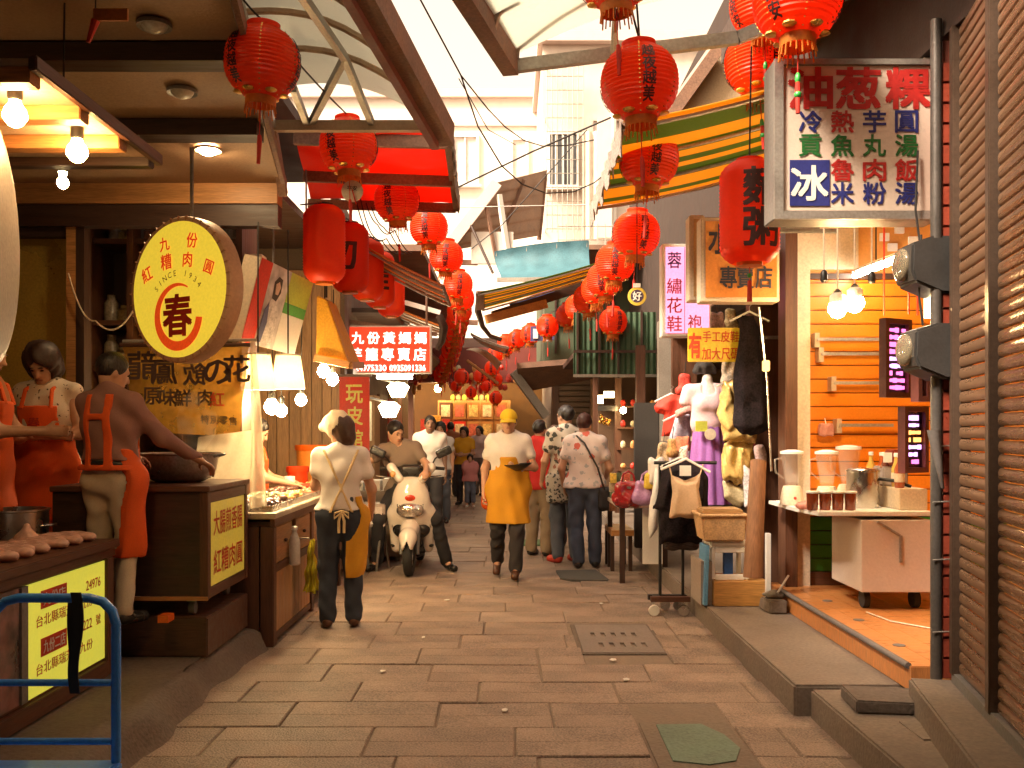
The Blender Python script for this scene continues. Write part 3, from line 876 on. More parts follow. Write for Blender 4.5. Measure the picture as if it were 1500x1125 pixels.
# boards under the low awning
for k, (a, b, m_, lab) in enumerate(((P(722, 462, 13.2), P(862, 418, 13.6), DARKW, 'dark beam under the low striped awning'), (P(712, 468, 12.9), P(800, 445, 13.2), ORANGE_W, 'honey coloured batten under the low striped awning'))):
    tag(MB().beam(a, b, .08, .12).build('awning_batten', m_), lab, 'batten')
tag(MB().beam(P(748, 450, 13.4), P(812, 428, 13.7), .03, .12).build('blue_strip', mat('blue_white_strip', (.12, .16, .4), rough=.6, var=.9, scale=2.5, fine=3)), 'blue and white strip of cloth hanging under the low awning', 'cloth')

t = thing('tarpaulin_canopy', 'curved blue tarpaulin canopy behind the low striped awning', 'canopy', P(800, 400, 15))
def blue(u, v):
    q = math.pi * (.05 + .5 * v)
    X0, X1 = P(728, 0, 15).x, P(872, 0, 15).x
    zb, zt = P(0, 408, 15).z, P(0, 341, 15).z
    top = zt - (1 - u) ** 2 * .16
    return (X0 + (X1 - X0) * u + .06 * math.sin(v * 5) * (1 - u), 14.7 + 1.5 * math.sin(q) + .006 * math.sin(u * 25), zb + (top - zb) * (1 - math.cos(q)) * 1.0)
MB().sheet(blue, 26, 12, .008).build('canvas', BLUEC, t, smooth=60)
for u in (.02, .34, .66, .98):
    MB().tube([Vector(blue(u, k / 8)) - Vector((0, -.02, .02)) for k in range(9)], .016, 6).build('hoop', GALV, t)
MB().beam(P(728, 410, 14.7), P(872, 408, 14.7), .05, .06).build('base_rail', GALV, t)

# left: clear canopy, red canvas, brown striped awnings
t = thing('clear_canopy', 'translucent plastic canopy on a steel frame above the left stalls', 'canopy', (-1.1, 5.2, 3.6))
OB0, OB1 = P(520, -60, 4.7), P(655, 192, 6.6)
IN0, IN1 = Vector((-1.62, 4.3, 4.25)), Vector((-1.66, 6.62, 3.86))
def clear(u, v):
    o = OB0 * (1 - u) + OB1 * u; i = IN0 * (1 - u) + IN1 * u
    p = i * (1 - v) + o * v
    return p + Vector((0, 0, .16 * math.sin(math.pi * min(1, v * 1.0)) + .0))
MB().sheet(clear, 10, 14, .006).build('plastic_sheet', POLY, t, smooth=60)
for u in (.06, .24, .42, .6, .78):
    MB().tube([Vector(clear(u, v / 10)) - Vector((0, 0, .03)) for v in range(11)], .022, 6).build('purlin', BEIGE, t)
MB().beam(OB0 - Vector((0, 0, .03)), OB1 - Vector((0, 0, .03)), .1, .16).build('edge_channel', RUST, t)
MB().beam(OB1 + Vector((-.075, -.05, -.05)), OB0 + Vector((-.075, 0, -.05)), .05, .2).build('edge_channel', mat('red_brown_steel', (.2, .05, .03), rough=.6, dirt=.5), t)
MB().beam(P(395, 185, 6.6), P(645, 185, 6.6), .06, .07).build('tie_beam', BEIGE, t)
for a, b in (((505, 85, 6.0), (455, 182, 6.6)), ((505, 85, 6.0), (545, 182, 6.6)), ((430, 130, 6.2), (450, 182, 6.6)), ((440, -10, 5.0), (505, 85, 6.0)), ((345, -20, 5.2), (400, 185, 6.6))):
    MB().beam(P(*a), P(*b), .04, .05).build('strut', GALV, t)
MB().beam(P(398, 185, 6.6), P(415, 285, 7.0), .06, .06).build('hanger', RUST, t)

t = thing('red_awning', 'red canvas awning behind the clear canopy on the left', 'awning', (-.9, 8, 3.5))
A, B, C, D = P(655, 195, 7.2), P(430, 190, 7.2), P(455, 292, 9.6), P(668, 300, 9.6)
def redf(u, v):
    p = (A * (1 - u) + B * u) * (1 - v) + (D * (1 - u) + C * u) * v
    return p + Vector((0, 0, .02 * math.sin(u * 9 + v * 7)))
MB().sheet(redf, 10, 14, .006).build('canvas', REDC, t, smooth=50)
for v in (.02, .5, .97):
    MB().beam(Vector(redf(0, v)) - Vector((0, 0, .06)), Vector(redf(1, v)) - Vector((0, 0, .06)), .05, .09).build('rafter', RUST, t)
MB().beam(A - Vector((0, 0, .02)), D - Vector((0, 0, .02)), .05, .1).build('edge_beam', RUST, t)
MB().sheet(lambda u, v: Vector(redf(0, u)) + Vector((.03 + .01 * math.sin(u * 50), 0, .04 - v * (.13 + .03 * math.sin(u * 41)))), 50, 2, .006).build('valance', RAG, t)
MB().beam(C, C + Vector((0, 0, -.9)), .05, .05).build('hanger', RUST, t)

OB = [0, 1, 0, 0, 1, 0, 1, 0, 0, 1, 0]
awning('brown_awning', 'brown and orange striped awning above the red lanterns on the left', P(650, 418, 9.8), P(520, 352, 9.8), P(560, 395, 11.2), P(660, 445, 11.2), OB, [ORC, BRC], sag=.02)
awning('brown_awning', 'faded orange awning with a pale front edge behind the red shop sign', P(650, 478, 12.6), P(560, 440, 12.6), P(575, 462, 14.0), P(652, 490, 14.0), [0, 0, 1, 0, 0, 1, 0], [ORC, BRC], sag=.02)
tag(MB().beam(P(583, 440, 12.5), P(645, 458, 12.5), .02, .06).build('awning_edge', WHITE), 'pale edge strip along the faded orange awning', 'strip')
t = thing('awning_crank', 'dark winding arm of the faded orange awning', 'bracket', P(648, 500, 12.6))
MB().tube([P(643, 462, 12.5), P(650, 480, 12.5), P(647, 500, 12.6), P(640, 512, 12.6)], [.05, .06, .05, .03], 7).build('arm', DARKW, t, smooth=50)

awning('pale_awning', 'pale pink and white awning at the far left bend of the street', P(745, 508, 17.5), P(690, 488, 17.5), P(700, 498, 19.5), P(742, 515, 19.5), [0, 1, 0, 1, 0], [mat('pale_canvas', (.6, .5, .42), rough=.8, transl=.4), ORC], sag=.03)
t = thing('canvas_flap', 'cream canvas flap hanging on a stick at the bend of the street', 'canopy', P(700, 525, 18.5))
MB().sheet(lambda u, v: P(683 + 46 * u + 6 * v, 512 + 30 * u * u - 10 * v + 8 * v * (1 - u), 18.5 + v), 8, 5, .01).build('canvas', mat('cream_canvas', (.55, .47, .36), rough=.85, transl=.3), t, smooth=60)
MB().tube([P(684, 528, 18.4), P(730, 562, 18.4)], .03, 6).build('stick', ORANGE_W, t)

# right: clear canopy overhead
t = thing('clear_canopy', 'pale translucent canopy with a brown end beam overhead on the right', 'canopy', (.6, 4.8, 3.6))
a0, a1 = P(748, 98, 5.5), P(1080, 56, 5.5)
b0, b1 = P(690, -10, 4.35), P(1110, -10, 4.6)
def clr(u, v):
    p = (a0 * (1 - u) + a1 * u) * (1 - v) + (b0 * (1 - u) + b1 * u) * v
    return p + Vector((0, 0, .22 * math.sin(math.pi * min(u * 1.3, 1) * .5) + .06))
MB().sheet(clr, 12, 8, .006).build('plastic_sheet', POLY, t, smooth=60)
MB().beam(a0, a1, .05, .07).build('front_rail', GALV, t)
MB().beam(a0 + Vector((0, 0, .02)), P(672, -30, 4.3), .09, .14).build('end_beam', RUST, t)
MB().tube([a0 + Vector((.02, 0, .02)), P(757, 50, 5.4), P(775, 20, 5.3), P(800, -10, 5.2), P(860, -40, 5.1)], .028, 6).build('arched_rib', GALV, t, smooth=60)
MB().tube([P(718, 50, 4.9), P(727, 20, 4.85), P(750, -12, 4.8)], .025, 6).build('arched_rib', GALV, t, smooth=60)
MB().tube([P(898, 83, 5.48), P(904, -10, 4.9)], .02, 6).build('hanger', GALV, t)
MB().beam(a1, Vector((2.15, 5.5, 4.1)), .05, .07).build('wall_bracket', GALV, t)

# ------------------------------------------------------------------ left arcade ceiling
t = thing('arcade_house', 'brown shop house with a beamed beige arcade ceiling over the meat stall', 'building', (-3.2, 5, 0))
e0, e1 = Vector((-1.20, 3.6, 3.66)), Vector((-1.675, 7.02, 3.30))
def edge(y): 
    u = (y - 3.6) / (7.02 - 3.6)
    return e0 + (e1 - e0) * u
s_ = MB()
ya, yb = .5, 7.02
p0, p1 = edge(ya), edge(yb)
s_.hexa([(-5.2, ya, p0.z), p0, p1, (-5.2, yb, p1.z), (-5.2, ya, p0.z + .06), p0 + Vector((0, 0, .06)), p1 + Vector((0, 0, .06)), (-5.2, yb, p1.z + .06)])
s_.build('soffit', mat('brown_panel', (.3, .18, .1), rough=.65, var=.15, dirt=.3, dcol=(.12, .07, .04)), t)
def soffit_z(y): return edge(y).z
def cbeam(y, w, h, m, name='beam', inset=0.0):
    z = soffit_z(y)
    MB().box(-5.2, edge(y).x - inset, y - w / 2, y + w / 2, z - h, z - .004).build(name, m, t)
for y_, w_, h_ in ((5.02, .16, .10), (5.95, .17, .10), (4.25, .2, .07)):
    cbeam(y_, w_, h_, DARKW, inset=.02)
MB().beam(edge(.6) + Vector((.03, 0, 0)), edge(7.05) + Vector((.03, 0, 0)), .03, .07).build('fascia', RUST, t)
z = soffit_z(7.05)
MB().box(-5.2, -1.69, 6.98, 7.14, z - .14, z + .02).build('lintel', ORANGE_W, t)
MB().box(-5.2, -1.69, 7.0, 7.12, z - .30, z - .144).build('lintel', DARKW, t)
for px, py, lit in ((305, 216, 1), (267, 131, 0), (226, 33, 0)):
    # ray to the sloping ceiling
    d = 4.0
    for _ in range(40):
        d = 1400 * (soffit_z(d) - EYE) / (CY - py)
    q = P(px, py, d)
    ring = MB().lathe([(.085, -.02), (.085, .0), (.062, .0), (.062, -.012), (.085, -.02)], 24, (q.x, q.y, q.z - .004), cap=False).build('downlight', GREYM if not lit else BEIGE, t, smooth=40)
    MB().lathe([(.066, -.012), (.05, -.035), (.02, -.048), (.001, -.05)], 20, (q.x, q.y, q.z - .004), cap=False).build('lens', glow('downlight_glow', (1, .72, .38), 95) if lit else mat('milky_lens', (.45, .4, .33), rough=.3), ring, smooth=60)
# house walls (behind the stalls and above)
MB().box(-5.4, -5.2, .5, 11, .14, 6.5).build('wall', mat('stall_wall', (.2, .12, .06), rough=.8), t)
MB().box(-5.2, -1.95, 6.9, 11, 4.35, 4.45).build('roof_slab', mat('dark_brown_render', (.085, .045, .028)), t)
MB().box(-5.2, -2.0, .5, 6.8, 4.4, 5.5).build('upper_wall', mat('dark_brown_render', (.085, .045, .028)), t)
MB().box(-5.2, -2.0, 7.2, 10.9, 3.55, 3.62).build('ceiling', DARKW, t)
# rear partition of the meat stall: brass coloured panel and a dark glazed dresser
GOLD = mat('brass_panel', (.55, .36, .07), rough=.35, metal=.5, var=.2, scale=2, bump=.04)
MB().box(-5.2, P(112, 0, 7.15).x, 7.15, 7.22, .14, 3.0).build('brass_panel', GOLD, t)
for a, b, m_ in ((104, 118, ORANGE_W), (118, 130, DARKW_V)):
    MB().box(P(a, 0, 7.12).x, P(b, 0, 7.12).x, 7.04, 7.16, .14, 3.02).build('door_post', m_, t)
MB().box(-5.2, P(104, 0, 7.12).x, 7.06, 7.148, 2.93, 3.0).build('door_head', DARKW, t)

d = 7.6
t = thing('dresser', 'dark open dresser full of jars behind the oval sign', 'cabinet', (-2.6, d, .14))
xa, xb = P(128, 0, d).x, P(352, 0, d).x
MB().box(xa, xb, d + .45, d + .5, .14, 3.4).build('back', mat('dresser_back', (.05, .024, .014), rough=.6), t)
for px in (128, 190, 262, 350):
    x = P(px, 0, d).x
    MB().box(x - .025, x + .025, d, d + .45, .14, 3.4).build('upright', BROWN_V, t)
for py in (352, 472, 540, 610):
    z = P(0, py, d).z
    sh = MB().box(xa + .03, xb - .03, d + .03, d + .44, z - .02, z + .02).build('shelf', BROWN, t)
    for k in range(11):
        x = xa + .12 + k * (xb - xa - .2) / 10.5 + random.uniform(-.02, .02)
        hh = random.uniform(.1, .3)
        cl = [(.25, .2, .14), (.4, .3, .12), (.13, .1, .09), (.3, .12, .06), (.2, .22, .2)][k % 5]
        MB().lathe([(.055, 0), (.06, .02), (.06, hh * .7), (.035, hh * .85), (.035, hh)], 10, (x, d + .22, z + .022)).build('jar', mat('jar_%d' % (k % 5), cl, rough=.25, var=.4), sh, smooth=40)
# left shops further on
t = thing('shop_row', 'row of narrow shop fronts behind the fish stall on the left', 'building', (-2.4, 15, 0))
MB().box(-4.6, P(505, 0, 10.8).x, 10.8, 10.95, -.04, 3.6).build('partition', mat('board_backing', (.1, .06, .035), rough=.8), t)
xL = -4.55
while xL < P(500, 0, 10.8).x - .1:
    w_ = random.uniform(.1, .14)
    MB().box(xL, xL + w_ - .008, 10.76 + random.uniform(0, .012), 10.798, -.03, 3.3).build('wall_board', TAN_V, t)
    xL += w_
MB().box(-4.7, -4.55, 7.0, 10.8, -.04, 3.6).build('side_wall', mat('stall_wall', (.2, .12, .06)), t)
MB().hexa([(-2.05, 11.0, -.04), (-1.95, 11.0, -.04), (-2.55, 24.2, -.04), (-2.75, 24.2, -.04), (-2.05, 11.0, 4.2), (-1.95, 11.0, 4.2), (-2.55, 24.2, 4.2), (-2.75, 24.2, 4.2)]).build('wall', mat('grey_brown_front', (.1, .06, .038), rough=.7, dirt=.3), t)
def facX(y): return -1.95 + (y - 11.0) * (-.6 / 13.2)
for y_, w_, m_ in ((11.9, .25, GREYM), (12.8, .3, mat('pale_panel', (.45, .38, .3), rough=.6)), (14.6, .3, TAN_V), (16.2, .5, BROWN_V), (17.4, .3, mat('red_panel', (.4, .04, .02))), (18.6, .4, mat('gold_panel', (.5, .3, .08))), (20, .5, REDP), (21.5, .6, TAN_V)):
    MB().box(facX(y_), facX(y_) + .07 + random.uniform(0, .04), y_ - w_, y_ + w_, .05, random.uniform(2.0, 2.4)).build('shop_panel', m_, t)
for y_, z_, hh in ((13.2, 1.35, .55), (13.25, .95, .3)):
    MB().box(facX(y_) + .115, facX(y_) + .125, y_ - .2, y_ + .25, z_, z_ + hh).build('notice', mat('paper_notice', (.6, .56, .42), rough=.8, var=.4, scale=14), t)
MB().box(-3.2, -1.3, 14.4, 24.2, 4.2, 4.3).build('added_shade_roof', RUST, t)  # roof added over the left row to darken the far street
MB().box(facX(12.6) - .1, facX(12.6) + .5, 12.2, 24, 3.0, 3.06).build('soffit', DARKW, t)
# ------------------------------------------------------------------ lamps
def bulb_lamp(label, pos, drop=.5, r=.045, col=(1, .66, .3), power=110, shade=None, group=None, cord_m=None, socket=True):
    pos = Vector(pos)
    t = thing('hanging_lamp', label, 'lamp', pos, 0, group)
    MB().tube([pos + Vector((0, 0, .12)), pos + Vector((0.01, 0, .12 + drop))], .005, 6).build('cord', cord_m or WIRE, t)
    if socket: MB().lathe([(.018, .05), (.026, .06), (.026, .11), (.012, .125)], 12, pos).build('socket', BLACK, t, smooth=40)
    MB().lathe([(.004, -r * 1.05), (r * .55, -r * .85), (r * .95, -r * .3), (r, .0), (r * .85, r * .5), (r * .5, r * 1.0), (.02, .052)], 16, pos).build('bulb', glow('bulb_%d_%d' % (int(col[2] * 100), int(power)), col, power), t, smooth=80)
    if shade:
        MB().lathe([(.03, .12), (.1, .09), (.14, .03), (.136, .03), (.096, .084), (.03, .114)], 20, pos, cap=False).build('shade', shade, t, smooth=50)
    return t

# ------------------------------------------------------------------ meat counter in the left foreground
t = thing('meat_counter', 'brown wooden counter with a glowing yellow address panel in the left foreground', 'counter', (-2.6, 4.2, .15))
XF = -2.2
MB().box(-3.05, XF - .012, 2.6, 5.28, .17, .80).build('body', BROWN_Y, t)
MB().box(-3.1, XF + .03, 2.55, 5.34, .85, .895).build('top', BROWN_Y, t, bevel=.006)
MB().box(-3.05, XF + .012, 2.58, 5.32, .802, .848).build('top_rail', BROWN_Y, t, bevel=.004)
MB().box(XF - .05, XF + .012, 5.21, 5.3, .16, .80).build('corner_post', BROWN_V, t, bevel=.005)
MB().box(XF - .012, XF + .02, 2.6, 5.21, .16, .245).build('bottom_rail', BROWN_Y, t, bevel=.004)
y0, y1, z0, z1 = 4.36, 5.2, .262, .79
pn = MB().box(XF - .006, XF + .002, y0, y1, z0, z1).build('light_panel', mat('yellow_lit_panel', (.75, .7, .06), rough=.4, var=.05, emit=.13, ecol=(.85, .88, .1), bump=0), t)
MB().box(XF - .006, XF + .01, y0 - .06, y0 - .002, z0, z1).build('divider', GREYM, t)
MB().box(XF - .008, XF, 2.7, y0 - .062, z0, z1).build('picture_panel', mat('food_print', (.16, .1, .09), rough=.35, var=.9, scale=5, fine=11, dirt=.5, dcol=(.35, .05, .03)), t)
UX, UZ, NX = Vector((0, 1, 0)), Vector((0, 0, 1)), Vector((1, 0, 0))
REDL = mat('red_lettering', (.55, .035, .01), rough=.5, var=.05, bump=0)
lt = MB(); wt = MB()
def onpanel(yc, zc, off=.006): return Vector((XF + off, yc, zc))
for zc, s_ in ((.70, '九份店'), (.475, '九份二店')):
    MB().obox(onpanel(4.62, zc, .0035), (.003, .26, .085), None).build('red_label', REDL, pn)
    write(wt, s_, onpanel(4.62, zc, .006), UX, UZ, .06, w=.22, bold=.02)
for zc, s_ in ((.605, '台北縣瑞芳鎮九份'), (.38, '台北縣瑞芳鎮九份')):
    write(lt, s_, onpanel(4.74, zc), UX, UZ, .055, w=.6, bold=.015)
write(lt, '222', onpanel(4.98, .49), UX, UZ, .05, bold=.02); write(lt, '號', onpanel(5.11, .49), UX, UZ, .055, bold=.02)
write(lt, '24976', onpanel(5.05, .69), UX, UZ, .05, bold=.02)
REDL = mat('red_lettering', (.55, .035, .01), rough=.5, var=.05, bump=0)
lt.build('lettering', REDL, pn); wt.build('lettering', mat('white_lettering', (.8, .78, .7), rough=.5, var=.03, bump=0), pn)

# pale raw dumpling rolls in film on the counter
DOUGH = mat('pink_dough', (.68, .42, .34), rough=.28, var=.2, scale=9, fine=40, coat=.3)
rr = random.Random(3)
spots = [(-2.33 - .05 * (k % 2), 5.2 - .085 * k, k) for k in range(14)]
for n, (x, y_, k) in enumerate(spots):
    s = Sdf()
    s.cone((-.10, 0, 0), (.10, .01, .0), .034, .036, k=.02).cone((-.02, -.02, .012), (.05, .02, .012), .032, .03, k=.02)
    o = sdf_obj('dumpling_roll', s, DOUGH, None, h=.013)
    o.location = (x - .06, y_, .895 + .034); o.rotation_euler = (0, 0, rr.uniform(-.25, .25)); o.scale = (1.1, 1, .72); o.location.z -= .009
    tag(o, '%s meat roll from the post end of the yellow panelled counter' % 'first second third fourth fifth sixth seventh eighth ninth tenth eleventh twelfth thirteenth fourteenth'.split()[n], 'food', 'meat rolls laid out on the foreground counter')
s = Sdf().cone((0, 0, .0), (0, 0, .1), .05, .02, k=.02).ell((0, 0, .03), (.07, .05, .05))
o = sdf_obj('dough_lump', s, DOUGH, None, h=.012); o.location = P(39, 776, 4.95)
o.location.z = .9; tag(o, 'peaked lump of pink dough rising above the meat rolls', 'food')

# floor boxes under the stall
tag(MB().box(-4.2, -1.79, 5.68, 6.56, .152, .385).build('plinth', wood('plinth_wood', (.085, .038, .022), axis=0), bevel=.008), 'low brown plinth carrying the wok cabinet', 'plinth')
tag(MB().box(-5.0, -2.3, 5.34, 5.67, .152, .385).build('floor_board', wood('plinth_wood', (.085, .038, .022), axis=0)), 'raised brown floor board where the cooks stand', 'platform')
tag(MB().box(-2.02, -1.96, 5.5, 5.6, .39, .43).build('dust_pan', mat('orange_plastic', (.75, .12, .01), rough=.4)), 'small orange plastic handle on the plinth beside the cabinet', 'tool')

# ------------------------------------------------------------------ wok cabinet on castors
t = thing('wok_cabinet', 'dark brown wheeled cabinet with yellow price panel under the wok', 'cabinet', (-2.1, 6.1, .385))
xl, xr, ya, yb, zb, zt = -2.72, -1.79, 5.69, 6.56, .49, 1.165
MB().box(xl, xr - .012, ya + .01, yb - .01, zb + .02, zt - .035).build('body', DARKW, t)
MB().box(xl - .01, xr + .012, ya - .012, yb + .01, zt - .033, zt).build('top', BROWN, t, bevel=.004)
for y_ in (ya, yb - .06):
    MB().box(xr - .05, xr, y_, y_ + .06, zb, zt - .036).build('stile', BROWN_V, t, bevel=.003)
for z_ in (zb, zt - .1):
    MB().box(xr - .03, xr - .002, ya + .061, yb - .061, z_, z_ + .062).build('rail', BROWN_Y, t, bevel=.003)
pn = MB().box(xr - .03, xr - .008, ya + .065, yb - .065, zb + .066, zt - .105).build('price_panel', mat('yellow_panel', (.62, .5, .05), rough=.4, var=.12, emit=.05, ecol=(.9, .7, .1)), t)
lt = MB()
for r_, s_ in enumerate(('大腸煎 香腸', '紅糟肉圓')):
    write(lt, s_.replace(' ', ''), (xr - .004, (ya + yb) / 2, .93 - r_ * .24), UX, UZ, .15, w=.62, bold=.02)
lt.build('lettering', REDL, pn)
MB().box(xl, xr - .002, ya - .008, ya + .009, zb - .005, zb + .018).build('bottom_trim', ORANGE_W, t)
for x_, y_ in ((xr - .12, ya + .09), (xr - .12, yb - .1), (xl + .1, ya + .09)):
    c = MB().lathe([(.012, -.018), (.036, -.018), (.04, -.01), (.04, .01), (.036, .018), (.012, .018)], 14, (x_, y_, .387 + .04), (Vector((0, 1, 0)), Vector((0, 0, 1)), Vector((1, 0, 0)))).build('castor', GREYM, t, smooth=40)
    MB().box(x_ - .03, x_ + .03, y_ - .02, y_ + .02, .387 + .082, zb).build('castor_fork', STEEL, c)

# wok
wx, wy = P(263, 0, 6.18).x, 6.18
t = thing('wok', 'big dark steel mixing bowl full of filling on the brown cabinet', 'bowl', (wx, wy, 1.166))
prof = [(.06, 0.0), (.15, .004), (.2, .03), (.228, .08), (.24, .14), (.245, .175), (.258, .182), (.258, .188), (.238, .186), (.228, .14), (.21, .08), (.16, .04), (.04, .03)]
MB().lathe(prof, 40, (wx, wy, 1.166)).build('bowl', mat('dark_steel_bowl', (.34, .28, .25), rough=.36, metal=.75, var=.3, dirt=.3), t, smooth=50)
s = Sdf()
for k in range(22):
    a = rr.uniform(0, 6.28); q = .19 * math.sqrt(rr.random())
    s.ell((wx + q * math.cos(a), wy + q * math.sin(a), 1.166 + .155), (.04, .035, .022), k=.015)
s.ell((wx, wy, 1.29), (.215, .215, .05), k=.02)
sdf_obj('filling', s, mat('pale_filling', (.6, .38, .24), rough=.5, var=.3, scale=20), t, h=.012, local=False)
for sx in (-1, 1):
    MB().tube([(wx + sx * .235, wy - .05, 1.33), (wx + sx * .285, wy - .04, 1.345), (wx + sx * .285, wy + .04, 1.345), (wx + sx * .235, wy + .05, 1.33)], .008, 6).build('handle', GREYM, t, smooth=60)

# clear plastic curtain beside the wok
t = thing('plastic_curtain', 'clear plastic sheet hanging beside the wok, catching the lamp light', 'curtain', (-1.9, 6.62, 1.0))
CLEAR = mat('clear_film', (.85, .75, .6), rough=.22, var=.1, alpha=.42, transl=.45, tcol=(.9, .78, .6), bump=.3)
def pc(u, v):
    a = P(366, 500, 6.75) * (1 - v) + P(366, 745, 6.62) * v
    b = P(372, 500, 6.9) * (1 - v) + P(392, 742, 6.75) * v
    p = a * (1 - u) + b * u
    return p + Vector((0, .03 * math.sin(u * 7 + v * 3), 0))
def pc2(u, v):
    a = P(290 - 10 * v, 640 + 66 * v, 6.7); b = P(372, 630 + 75 * v, 6.72)
    p = a * (1 - u) + b * u
    return p + Vector((0, .02 * math.sin(u * 12 + v * 4), 0))
MB().sheet(pc, 10, 18, .003).build('film', CLEAR, t, smooth=80)
MB().sheet(pc2, 16, 10, .003).build('film', CLEAR, t, smooth=80)
MB().tube([P(180, 500, 6.8), P(376, 498, 6.8)], .012, 6).build('rail', GALV, t)

# amber banner of clear film with dark lettering (seen from behind)
d = 6.9
t = thing('film_banner', 'amber see-through banner with dark lettering behind the wok', 'banner', P(270, 640, d))
c00, c10, c11, c01 = P(180, 508, d), P(366, 508, d), P(350, 640, d), P(196, 632, d)
def bn(u, v):
    p = (c00 * (1 - u) + c10 * u) * (1 - v) + (c01 * (1 - u) + c11 * u) * v
    return p + Vector((0, .02 * math.sin(u * 11 + 2 * v) + .012 * math.sin(v * 13 + u * 3), 0))
MB().sheet(bn, 30, 18, .003).build('film', mat('amber_film', (.38, .2, .04), rough=.16, var=.35, alpha=.66, transl=.3, tcol=(.45, .24, .04), bump=.5, scale=6, fine=16), t, smooth=80)
lt = MB()
ux = (c10 - c00).normalized()
for s_, px, py, hh in (('龍', 207, 535, .2), ('鳳', 240, 545, .17), ('飲', 285, 548, .16), ('の', 318, 545, .17), ('花', 347, 540, .19), ('原', 222, 580, .12), ('味', 246, 582, .12), ('鮮', 268, 583, .12), ('肉', 300, 582, .11), ('特', 300, 614, .06), ('別', 314, 615, .06), ('零', 327, 616, .06), ('售', 341, 617, .06)):
    write(lt, s_, P(px, py, d - .06), -ux if s_ in '龍鳳飲' else ux, UZ, hh, bold=.03)
lt.build('lettering', mat('dark_lettering', (.06, .03, .02), rough=.6, bump=0), t)
write(MB(), '紅', P(318, 585, d - .06), ux, UZ, .1, bold=.03).build('lettering', REDL, t)
MB().tube([P(176, 505, d), P(370, 505, d)], .015, 6).build('rail', BROWN, t)

# ------------------------------------------------------------------ oval / round lit sign
def round_sign(label, center, dia, nrm, face_m, rim_m, thick=.2, studs=0):
    n = Vector(nrm).normalized(); up = Vector((0, 0, 1)); ux = up.cross(n).normalized()
    t = thing('round_sign', label, 'sign', Vector(center) - Vector((0, 0, dia / 2)))
    r = dia / 2
    ax = (ux, up, n)
    MB().lathe([(r * .98, -thick), (r, -thick + .01), (r, -.012), (r * .985, .0), (r * .93, .004), (r * .93, -.004), (r * .5, -.006)], 56, center, ax).build('rim', rim_m, t, smooth=40)
    fc = MB().lathe([(r * .928, .0), (r * .928, .0045), (.001, .0048)], 56, center, ax, cap=False).build('face', face_m, t, smooth=40)
    return t, fc, ux, up, n
cen = P(262, 424, 5.9)
rimM = mat('cream_rim', (.55, .33, .2), rough=.5, var=.12)
t, fc, ux, up, n = round_sign('round yellow lit sign with red characters and a red ring above the wok cabinet', cen, .905, (-math.sin(R(31)), -math.cos(R(31)), 0),
    mat('yellow_sign_face', (.62, .45, .03), rough=.4, var=.12, scale=2, emit=.2, ecol=(.9, .65, .05), bump=0), rimM, thick=.11)
lt = MB()
def sp(a, b, off=.01): return cen + ux * a + up * b + n * off
def tilt(deg): 
    c_, s_ = math.cos(R(deg)), math.sin(R(deg))
    return ux * c_ + up * s_, up * c_ - ux * s_
for s_, a, b, dg, hh in (('九', -.12, .29, 8, .085), ('份', .13, .29, -8, .09), ('紅', -.285, .115, 22, .09), ('糟', -.105, .178, 6, .095), ('肉', .09, .176, -6, .09), ('圓', .275, .115, -22, .08)):
    tx, ty = tilt(dg); write(lt, s_, sp(a, b), tx, ty, hh, bold=.025)
tx, ty = tilt(-22)
for q in (-1, 1):
    lt.obox(sp(.275, .115) + tx * q * .058, (.008, .003, .125), (tx, n, ty)); lt.obox(sp(.275, .115) + ty * q * .0585, (.124, .003, .008), (tx, n, ty))
lt.build('lettering', mat('backlit_red', (.6, .04, .01), rough=.5, emit=.12, ecol=(1, .06, .01), bump=0), fc)
lt = MB()
for k, ch in enumerate('SINCE 1934'):
    if ch == ' ': continue
    an = R(48 - k * 10.6); tx, ty = tilt(math.degrees(an))
    write(lt, ch, sp(-math.sin(an) * .262, -.16 + math.cos(an) * .262), tx, ty, .036, bold=.0)
lt.build('lettering', mat('brown_lettering', (.2, .07, .03), rough=.5), fc)
rg = MB(); N_ = 44
for k in range(N_):
    u0, u1 = k / N_, (k + 1) / N_
    def wv(u): return .004 + .026 * math.sin(min(1, u * 1.25) * math.pi * .62) 
    def rp(u, s_): 
        a = R(62 + u * 292); rad = .19 + s_ * wv(u)
        return sp(math.cos(a) * rad, -.16 + math.sin(a) * rad, .008)
    rg.add([rp(u0, -1), rp(u0, 1), rp(u1, 1), rp(u1, -1)], [(0, 1, 2, 3)])
rg.build('red_ring', mat('vermilion', (.75, .07, .01), rough=.45, emit=.12, ecol=(1, .09, .01), bump=0), fc)
write(MB(), '春', sp(.0, -.16, .012), ux, up, .25, bold=.045).build('lettering', mat('dark_red_lettering', (.42, .03, .012), rough=.5, bump=0), fc)
for k in range(40):
    a = R(k * 9)
    MB().obox(cen + ux * math.cos(a) * .438 + up * math.sin(a) * .438 + n * .002, (.03, .012, .006), (ux * math.cos(a) + up * math.sin(a), n, -ux * math.sin(a) + up * math.cos(a))).build('clip', mat('rim_clip', (.4, .2, .1), rough=.5), t)
MB().tube([cen + up * .44 - n * .1, cen + up * .9 - n * .1], .012, 6).build('hanger', GREYM, t)

cen2 = P(-19, 348, 3.3)
t, fc, ux, up, n = round_sign('edge of a big white round sign cut off by the left frame edge', cen2, .92, (.95, .24, 0), mat('white_sign_face', (.26, .25, .26), rough=.5), mat('white_rim', (.26, .25, .26), rough=.5), thick=.05)
MB().tube([cen2 + up * .45, cen2 + up * 1.2], .012, 6).build('hanger', GREYM, t)

